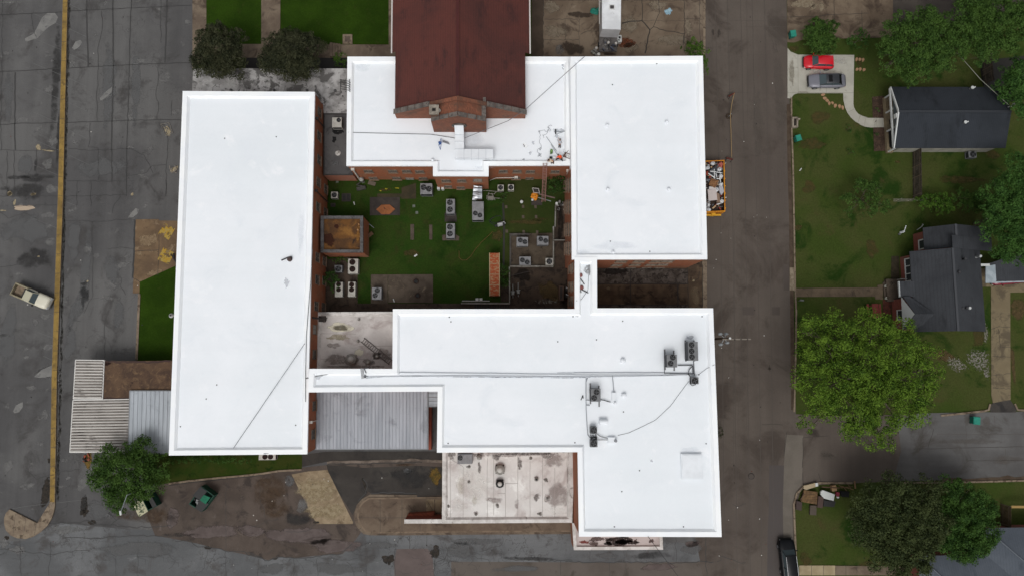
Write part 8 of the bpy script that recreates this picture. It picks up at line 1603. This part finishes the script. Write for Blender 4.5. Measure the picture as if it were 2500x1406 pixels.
# ================================================================== people on the north wing roof
m_skin = flat('skin', c(176,128,100), .6)
def skinmesh(name, chains, mat, parent, sub=1):
    """chains: list of (points, radii, links) grown with a Skin modifier; every chain is one island"""
    bm = bmesh.new(); sl = bm.verts.layers.skin.verify()
    off = parent.location
    for pts, rad, links in chains:
        vs = []
        for i, p in enumerate(pts):
            v = bm.verts.new(Vector(p)-off); v[sl].radius = (rad[i], rad[i]); v[sl].use_root = (i == 0); vs.append(v)
        for a, b in links: bm.edges.new((vs[a], vs[b]))
    me = bpy.data.meshes.new(name); bm.to_mesh(me); bm.free(); me.materials.append(mat)
    o = bpy.data.objects.new(name, me); COL.objects.link(o); o.parent = parent
    m = o.modifiers.new('skin', 'SKIN'); m.use_smooth_shade = True
    s_ = o.modifiers.new('sub', 'SUBSURF'); s_.levels = sub; s_.render_levels = sub
    return o
def person(label, J, shirt, pants, hair, hat=None, skin=m_skin):
    def w_(k): x, y, z = J[k]; return mp(x, y, z)
    ft = (w_('fL')+w_('fR'))/2; t = thing('person', label, 'person', (ft.x, ft.y, dk), 'roof workers')
    P = {k: w_(k) for k in J}
    chain = ['hip','chest','neck','head','sL','eL','hL','sR','eR','hR','kL','fL','kR','fR']; idx = {k: i for i, k in enumerate(chain)}
    mid = P['hip'].lerp(P['chest'],.5)
    links = [('hip','chest'),('chest','neck'),('neck','head'),('chest','sL'),('sL','eL'),('eL','hL'),('chest','sR'),('sR','eR'),('eR','hR'),('hip','kL'),('kL','fL'),('hip','kR'),('kR','fR')]
    rad = dict(hip=.13,chest=.15,neck=.06,head=.10,sL=.06,sR=.06,eL=.042,eR=.042,hL=.03,hR=.03,kL=.065,kR=.065,fL=.045,fR=.045)
    chains = [([P[k] for k in chain],[rad[k] for k in chain],[(idx[a],idx[b]) for a,b in links])]
    for h_, e_ in (('hL','eL'),('hR','eR')):       # hands: palm plus five unequal fingers, curled down
        d = (P[h_]-P[e_]).normalized(); s0 = d.cross(Vector((0,0,1))).normalized()
        chains.append(([P[h_]-d*.02,P[h_]+d*.04,P[h_]+d*.085],[.024,.036,.03],[(0,1),(1,2)]))
        for i,l_ in enumerate((.07,.085,.08,.06)):
            b0 = P[h_]+d*.08+s0*(-.03+.02*i); chains.append(([b0,b0+d*l_*.55+Vector((0,0,-.008)),b0+d*l_*.85+Vector((0,0,-.035))],[.010,.009,.007],[(0,1),(1,2)]))
        b0 = P[h_]+d*.02+s0*.035; chains.append(([b0,b0+s0*.03+d*.03,b0+s0*.035+d*.065],[.012,.011,.008],[(0,1),(1,2)]))
    skinmesh('body', chains, skin, t)
    up = Vector((0,0,1)); hd = (P['head']-P['neck']).normalized()
    c1 = [P['hip'].lerp(P['chest'],.1),P['chest'],P['neck'].lerp(P['chest'],.35),P['sL'],P['eL'],P['sR'],P['eR']]
    skinmesh('shirt', [(c1,[.155,.185,.10,.088,.065,.088,.065],[(0,1),(1,2),(1,3),(3,4),(1,5),(5,6)])], shirt, t)
    aL, aR = P['fL']+up*.08, P['fR']+up*.08
    skinmesh('trousers', [([P['hip'].lerp(P['chest'],.15),P['hip'],P['kL'],aL,P['kR'],aR],[.15,.155,.088,.065,.088,.065],[(0,1),(1,2),(2,3),(1,4),(4,5)])], pants, t)
    for k, kn in (('fL','kL'),('fR','kR')):
        f = P[k]; fw = (P['head']-P['hip']); fw.z = 0; fw = fw.normalized() if fw.length > .01 else Vector((0,1,0)); rot = math.atan2(fw.y,fw.x)
        g = MB(); g.box(f.x+fw.x*.06,f.y+fw.y*.06,dk,.28,.11,.1,rot,0,.03); g.build('shoe', m_fan, t)
    g = MB(); n_ = 14; hp_ = P['head']
    prof = [(.115,-.03),(.118,.03),(.10,.085),(.055,.12),(.0,.13)]; a = hd.orthogonal().normalized(); b = hd.cross(a); vs = []
    for r_, z in prof:
        for i in range(n_): q_ = 2*math.pi*i/n_; vs.append(hp_+hd*z+a*(r_*math.cos(q_))+b*(r_*math.sin(q_)))
    g.add(vs,[[j*n_+i,j*n_+(i+1)%n_,(j+1)*n_+(i+1)%n_,(j+1)*n_+i] for j in range(4) for i in range(n_)],0,True); g.build('hair' if hat is None else 'cap', hair if hat is None else hat, t)
    dn = (Vector((0,0,-1))-hd*Vector((0,0,-1)).dot(hd)); dn = dn.normalized() if dn.length > .05 else Vector((0,1,0)); fc = hp_+dn*.09
    g = MB(); sd_ = dn.cross(hd).normalized()
    g.lathe(0,0,[(.02,-.02),(.014,.02),(.002,.03)],8); g.v = [tuple(fc+dn*v[2]+sd_*v[0]+hd*v[1]) for v in g.v]
    for s in (-1,1): g.cyl(fc+sd_*.035*s+hd*.03,fc+sd_*.035*s+hd*.03+dn*.012,.011,n=8,m=1); e_ = hp_+sd_*.1*s; g.cyl(e_,e_+sd_*.02*s,.028,n=8)
    g.cyl(fc-hd*.045-sd_*.02,fc-hd*.045+sd_*.02,.008,n=6,m=2); g.build('face',[skin,m_fan,flat('lips',c(150,84,74))],t)
    return t
person('worker in a bright orange shirt and dark trousers lunging beside the brown cart',
    dict(fL=(1200,1115,.05),fR=(1358,1160,.05),kL=(1205,1085,.5),kR=(1325,1122,.45),hip=(1300,1080,.85),chest=(1262,1022,1.2),neck=(1243,1000,1.36),head=(1232,988,1.48),sL=(1285,1002,1.3),sR=(1222,1035,1.25),eL=(1322,1040,1.08),hL=(1335,1075,.9),eR=(1195,1062,1.05),hR=(1190,1085,.85)),
    flat('shirt_orange',c(232,84,40),.8),flat('trousers_dk',c(44,46,54),.9),m_fan,flat('cap_brown',c(70,34,28)))
person('worker in a cream top and black trousers bending over at the ladder top',
    dict(fL=(1065,1215,.05),fR=(1120,1222,.05),kL=(1062,1188,.45),kR=(1112,1195,.45),hip=(1120,1160,.82),chest=(1058,1130,.98),neck=(1030,1125,.98),head=(1008,1122,.96),sL=(1042,1100,1.0),sR=(1035,1152,1.0),eL=(1000,1092,.75),hL=(978,1112,.5),eR=(985,1160,.75),hR=(962,1132,.5)),
    flat('shirt_cream',c(204,188,168),.9),flat('trousers_bk',c(26,26,28),.9),flat('hair_black',c(22,20,20)))
person('worker in a pale grey shirt and grey trousers bending forward below the squeegee',
    dict(fL=(1250,800,.05),fR=(1288,808,.05),kL=(1252,765,.5),kR=(1288,768,.5),hip=(1270,738,.86),chest=(1268,670,1.1),neck=(1272,640,1.16),head=(1277,615,1.18),sL=(1238,662,1.12),sR=(1306,668,1.12),eL=(1222,628,.95),hL=(1238,585,.75),eR=(1325,695,.9),hR=(1318,702,.72)),
    flat('shirt_grey',c(170,172,178),.9),flat('trousers_gr',c(84,86,92),.9),flat('hair_black',c(22,20,20)))
# ================================================================== trees, bushes
def leafmat(name, cols, rough=.75):
    if name in MATS: return MATS[name]
    s = NB(name); ge = s.n('ShaderNodeNewGeometry'); r_ = s.n('ShaderNodeValToRGB'); s.l(ge.outputs['Random Per Island'], r_.inputs[0])
    el = r_.color_ramp.elements; el[0].color = cols[0]; el[0].position = 0; el[1].color = cols[-1]; el[1].position = 1
    for i, cc in enumerate(cols[1:-1]): e = el.new((i+1)/(len(cols)-1)); e.color = cc
    col = s.mix(s.ramp(s.noise(.8, 3, .6), .42, .6), r_.outputs[0], cols[-1]); s.l(col, s.b.inputs['Base Color'])
    s.b.inputs['Roughness'].default_value = rough; s.b.inputs['Specular IOR Level'].default_value = .2
    tl = s.n('ShaderNodeBsdfTranslucent'); s.l(col, tl.inputs['Color']); mx = s.n('ShaderNodeMixShader'); mx.inputs[0].default_value = .25
    s.l(s.b.outputs[0], mx.inputs[1]); s.l(tl.outputs[0], mx.inputs[2]); s.l(mx.outputs[0], s.out.inputs['Surface'])
    MATS[name] = s.m; return s.m
LM = dict(
    dark=leafmat('leaf_dark', [c(34,40,26), c(50,55,36), c(70,72,50)]), green=leafmat('leaf_green', [c(38,60,22), c(54,82,30), c(74,102,42)]),
    lime=leafmat('leaf_lime', [c(42,64,16), c(68,97,25), c(102,130,42)]), deep=leafmat('leaf_deep', [c(30,54,20), c(46,76,28), c(68,98,40)]),
    olive=leafmat('leaf_olive', [c(36,46,24), c(50,62,32), c(72,82,46)]), fresh=leafmat('leaf_fresh', [c(42,68,18), c(58,90,26), c(82,112,38)]), mid=leafmat('leaf_mid', [c(32,58,22), c(48,80,30), c(70,104,44)]))
m_bark = surf('bark', c(96,86,74), c(70,62,54), 3, c3=c(130,124,112), s3=4, grain=.15)
def tree(name, label, cat, blobs, h, mat, leaf=.24, dens=1.0, clump=.85, trunk=.22, z0f=.3, grp=None, k='o', limbs=True, gap=-.62, spike=0.0, seed=None):
    """blobs: (px,py,rx[,ry]) in crop pixels, each a dome of leaf clumps around a limb"""
    leaf = leaf*(.72 if leaf < .28 else .58); clump = clump*.85
    rg_ = np.random.default_rng(seed if seed is not None else abs(hash(label)) % 9999 if 0 else sum(map(ord, label)))
    s_ = Z[k][2]; zc = h*.62; cs = []
    for b in blobs:
        p = QW(k, b[0], b[1], zc); r = b[2]/s_/SC(zc); cs.append((p, r))
    R0 = max(r for _, r in cs); tot = sum(r*r for _, r in cs); bx = sum(p.x*r*r for p, r in cs)/tot; by_ = sum(p.y*r*r for p, r in cs)/tot
    t = thing(name, label, cat, (bx, by_, 0), grp)
    g = MB(); top = Vector((bx, by_, h*.5)); g.cyl((bx,by_,-.02),(bx,by_,h*.25),trunk,trunk*.8,10); g.cyl((bx,by_,h*.25),top,trunk*.8,trunk*.5,10)
    rnd = random.Random(len(label))
    if limbs:
        for p, r in cs:
            e = Vector((p.x,p.y,zc+r*.15)); m_ = top.lerp(e,.5)+Vector((rnd.uniform(-.3,.3),rnd.uniform(-.3,.3),.2)); s0 = Vector((bx,by_,h*.3)); g.cyl(s0,m_,trunk*.45,trunk*.3,7); g.cyl(m_,e,trunk*.3,trunk*.14,6)
            for _ in range(5):
                a = rnd.uniform(0,6.28); q_ = e+Vector((math.cos(a)*r*.75,math.sin(a)*r*.75,r*.25*rnd.uniform(-.5,1))); g.cyl(m_.lerp(e,rnd.uniform(.3,1)),q_,trunk*.12,trunk*.04,5)
    g.build('trunk', m_bark, t)
    allv = []
    for p, r in cs:
        hz = min(r*.8, h*.42); nc = max(6, int(dens*9*(r/clump)**2*.62)) if r > clump*.8 else 5
        for _ in range(nc):
            u = rg_.random(); ph = rg_.random()*2*math.pi; rr = math.sqrt(u)*(1+.10*math.sin(3*ph+p.x)+.08*math.sin(5*ph)); dome = math.sqrt(max(0,1-min(u,1)))
            zz = zc+hz*(dome*(.35+.65*rg_.random())-.3*rg_.random()-.1*(1-dome)); X_,Y_ = p.x+r*rr*math.cos(ph), p.y+r*rr*math.sin(ph); lw = 1.25/clump; lump = math.sin(X_*lw*1.3+Y_*lw*.5)*math.sin(Y_*lw*1.5-X_*lw*.4+1)+.5*math.sin(X_*lw*2.9+2)*math.sin(Y_*lw*2.7)
            if lump < gap and rr < .9: continue
            zz += lump*clump*.75
            cr = clump*(.4+.7*rg_.random())*(.6 if r < 1.5 else 1)
            ctr = np.array([p.x+r*rr*math.cos(ph), p.y+r*rr*math.sin(ph), zz]); n = int(58*dens*(cr/.85)**2*(.24/leaf)**1.6*1.05)+8
            d = rg_.normal(size=(n,3)); d /= np.linalg.norm(d,axis=1)[:,None]; d[:,2] = np.abs(d[:,2])*.9-.25
            rad = cr*(.45+.65*rg_.random((n,1))**.6); c0 = ctr+d*rad*np.array([1,1,.7])
            if spike: c0 += d*rad*spike*rg_.random((n,1))**3
            nrm = d+rg_.normal(size=(n,3))*.55; nrm[:,2] += .5; nrm /= np.linalg.norm(nrm,axis=1)[:,None]
            ax = np.cross(nrm, rg_.normal(size=(n,3))); ax /= np.linalg.norm(ax,axis=1)[:,None]; bxx = np.cross(nrm, ax)
            L_ = leaf*(.6+.8*rg_.random((n,1)))*.62; Wd_ = L_*(.45+.3*rg_.random((n,1)))
            allv.append(np.stack([c0-ax*L_, c0-bxx*Wd_, c0+ax*L_, c0+bxx*Wd_], axis=1).reshape(-1,3))
    V_ = np.concatenate(allv)-np.array([bx,by_,0]); V_[:,2] = np.maximum(V_[:,2], .05); nf = len(V_)//4
    me = bpy.data.meshes.new('crown'); me.vertices.add(nf*4); me.vertices.foreach_set('co', V_.astype(np.float32).ravel()); me.loops.add(nf*4); me.loops.foreach_set('vertex_index', np.arange(nf*4,dtype=np.int32)); me.polygons.add(nf)
    me.polygons.foreach_set('loop_start', np.arange(0,nf*4,4,dtype=np.int32)); me.polygons.foreach_set('loop_total', np.full(nf,4,dtype=np.int32)); me.update(); me.materials.append(LM[mat])
    o = bpy.data.objects.new('crown', me); COL.objects.link(o); o.parent = t; return t
TG = 'trees'
tree('evergreen_tree','left of the two round dark evergreens above the weathered canopy roof','tree',[(536,118,52),(500,100,30),(575,100,30),(500,150,34),(565,155,34),(530,78,26),(536,165,28)],7.5,'dark',.2,1.5,.6,spike=.3,gap=-2)
tree('evergreen_tree','right of the two round dark evergreens above the weathered canopy roof','tree',[(710,130,54),(670,110,30),(755,115,32),(668,150,34),(745,160,32),(705,92,28),(712,175,26)],7.5,'dark',.2,1.5,.6,spike=.3,gap=-2)
tree('leafy_tree','spreading green tree over the south west dumpster','tree',[(320,1155,60),(275,1130,42),(350,1110,36),(258,1165,36),(290,1210,36),(355,1170,42),(385,1140,28),(320,1100,26),(300,1235,20),(335,1215,24)],7.5,'green',.22,1.2,.75,spike=.4)
tree('bush','fresh green bush at the north wing corner beside the steps','bush',[(832,148,19),(822,140,9)],1.5,'fresh',.14,1.1,.45,.05)
tree('small_tree','bright green tree peeking past the north east corner of the east wing','tree',[(1693,122,26),(1712,150,20),(1680,118,16),(1716,175,14),(1708,130,22)],5.0,'fresh',.2,1.1,.6,.12)
tree('round_bush','round bright bush above the red hatchback','bush',[(2002,88,34),(1985,100,22),(2020,70,24),(1990,62,20),(2022,108,24),(1998,118,22),(1975,80,16)],3.0,'green',.2,1.7,.5,.1,spike=.4)
tree('grey_bush','small grey green bush between the round bush and the big trees','bush',[(2098,98,26),(2075,104,14),(2110,90,16)],2.0,'mid',.16,.9,.45,.06)
tree('shade_tree','big green tree standing over the driveway end, north of the cottage','tree',[(2235,110,52),(2190,90,40),(2290,90,42),(2180,140,36),(2240,165,42),(2290,140,36),(2260,55,38),(2210,50,30),(2165,110,26),(2225,195,20),(2310,60,30)],11,'green',.28,1.45,.9,.28)
tree('shade_tree','tree filling the upper right corner of the picture','tree',[(2390,50,54),(2440,30,50),(2480,60,48),(2350,90,40),(2400,110,42),(2450,105,34),(2370,20,42),(2490,10,40),(2340,130,26),(2385,145,24)],11,'green',.28,1.45,.9,.28)
tree('shade_tree','dark tree at the right edge beside the cottage roof end','tree',[(2490,200,42),(2465,215,32),(2500,250,38),(2480,165,26),(2450,200,22)],9,'mid',.26,1.4,.85,.24)
tree('shade_tree','tall dark green tree at the right edge between the cottage and the brick house','tree',[(2475,480,52),(2440,520,44),(2480,560,50),(2430,470,32),(2450,590,40),(2490,430,48),(2420,545,30),(2490,610,40),(2510,520,60)],11,'mid',.28,1.4,.9,.28)
tree('hedge_bush','left and brighter of two bushes in the row between cottage and brick house','bush',[(2250,495,16),(2275,490,20),(2300,492,22),(2315,505,16),(2290,510,18)],2.6,'fresh',.2,1.6,.5,.08)
tree('hedge_bush','right and darker of two bushes in the row between cottage and brick house','bush',[(2345,480,20),(2370,490,22),(2390,500,20),(2360,505,18),(2410,515,22),(2400,480,14)],2.6,'green',.2,1.6,.5,.08,gap=-2)
tree('sparse_tree','small feathery tree alone in the middle of the lawn','tree',[(2110,465,26),(2135,480,24),(2080,495,22),(2120,510,22),(2155,500,18),(2060,480,12),(2095,455,16),(2070,520,10),(2145,455,12)],4.5,'green',.2,1.5,.7,.1,spike=.7)
tree('lime_tree','huge bright green tree at the street corner, largest in the picture','tree',[(2110,900,78),(2020,860,62),(2000,950,58),(2080,1000,60),(2190,850,62),(2220,930,62),(2170,1000,56),(2120,1050,48),(2050,810,48),(2130,805,46),(2190,795,34),(1975,800,34),(1965,880,36),(1960,1020,26),(1985,1035,22),(2250,870,34),(2275,905,26),(2150,1075,30),(2230,1000,36),(2255,965,30),(2075,1050,26),(1950,930,24),(2060,925,60),(2150,930,60)],12,'lime',.3,1.0,1.05,.4,seed=5)
tree('dark_tree','very dark olive tree at the lower right beside the junk pile','tree',[(2190,1270,66),(2130,1230,48),(2180,1200,44),(2240,1230,48),(2120,1290,46),(2160,1340,46),(2230,1330,52),(2270,1280,42),(2190,1375,34),(2250,1370,30),(2095,1260,24),(2270,1190,30)],9.5,'olive',.24,1.3,.8,.3,spike=.4,gap=-2)
tree('laurel_tree','glossy green tree right of the very dark olive tree','tree',[(2350,1270,56),(2390,1240,40),(2400,1300,40),(2340,1210,40),(2310,1260,40),(2350,1330,42),(2390,1330,30),(2310,1190,30),(2310,1310,34)],8.0,'deep',.22,1.3,.75,.25,gap=-2)
tree('court_bush','dense bush at the ladder foot beside the east wing','bush',q('o',)+[(1358,452,22),(1345,440,14),(1370,440,14),(1372,462,12),(1345,462,12)],2.4,'deep',.16,1.0,.45,.06)
tree('court_bush','small loose bush below the two wall units','bush',[(1230,480,10),(1226,490,8),(1235,470,8)],1.6,'deep',.15,.8,.35,.04)
tree('court_bush','bush against the rusty tank and thin white wall','bush',[(1232,660,12),(1230,680,12),(1234,692,9),(1226,650,8)],1.8,'deep',.15,1.0,.4,.04)
tree('court_bush','low bush between the brick shed and the small dark unit','bush',[(820,636,8),(832,634,9),(845,640,7)],1.4,'fresh',.15,.8,.35,.04)
tree('court_bush','bush growing along the west wing wall beside the rusty units','bush',[(806,680,16),(815,690,14),(800,668,10),(815,672,12),(812,705,9)],2.2,'mid',.16,1.0,.45,.05)
tree('lawn_shrub','upper of two tiny shrubs on the lawn left of the cottage','shrub',[(2070,315,11)],.9,'deep',.14,.7,.35,.03); tree('lawn_shrub','lower of two tiny shrubs on the lawn left of the cottage','shrub',[(2076,374,11)],.9,'deep',.14,.6,.35,.03,spike=.6)
tree('wall_hedge','low dark green hedge along the south edge of the west wing','hedge',[(420+i*17,1122,8) for i in range(12)],1.0,'deep',.14,1.2,.35,.03,limbs=False)
tree('street_shrub','dark round shrub half under the east edge of the south roof','shrub',[(1757,1052,9),(1755,1062,7)],1.6,'dark',.14,1.2,.35,.04)
tree('bed_shrub','small shrub in the mulch bed before the cottage porch','shrub',[(2143,270,6),(2140,330,5)],.8,'mid',.12,.7,.3,.03)
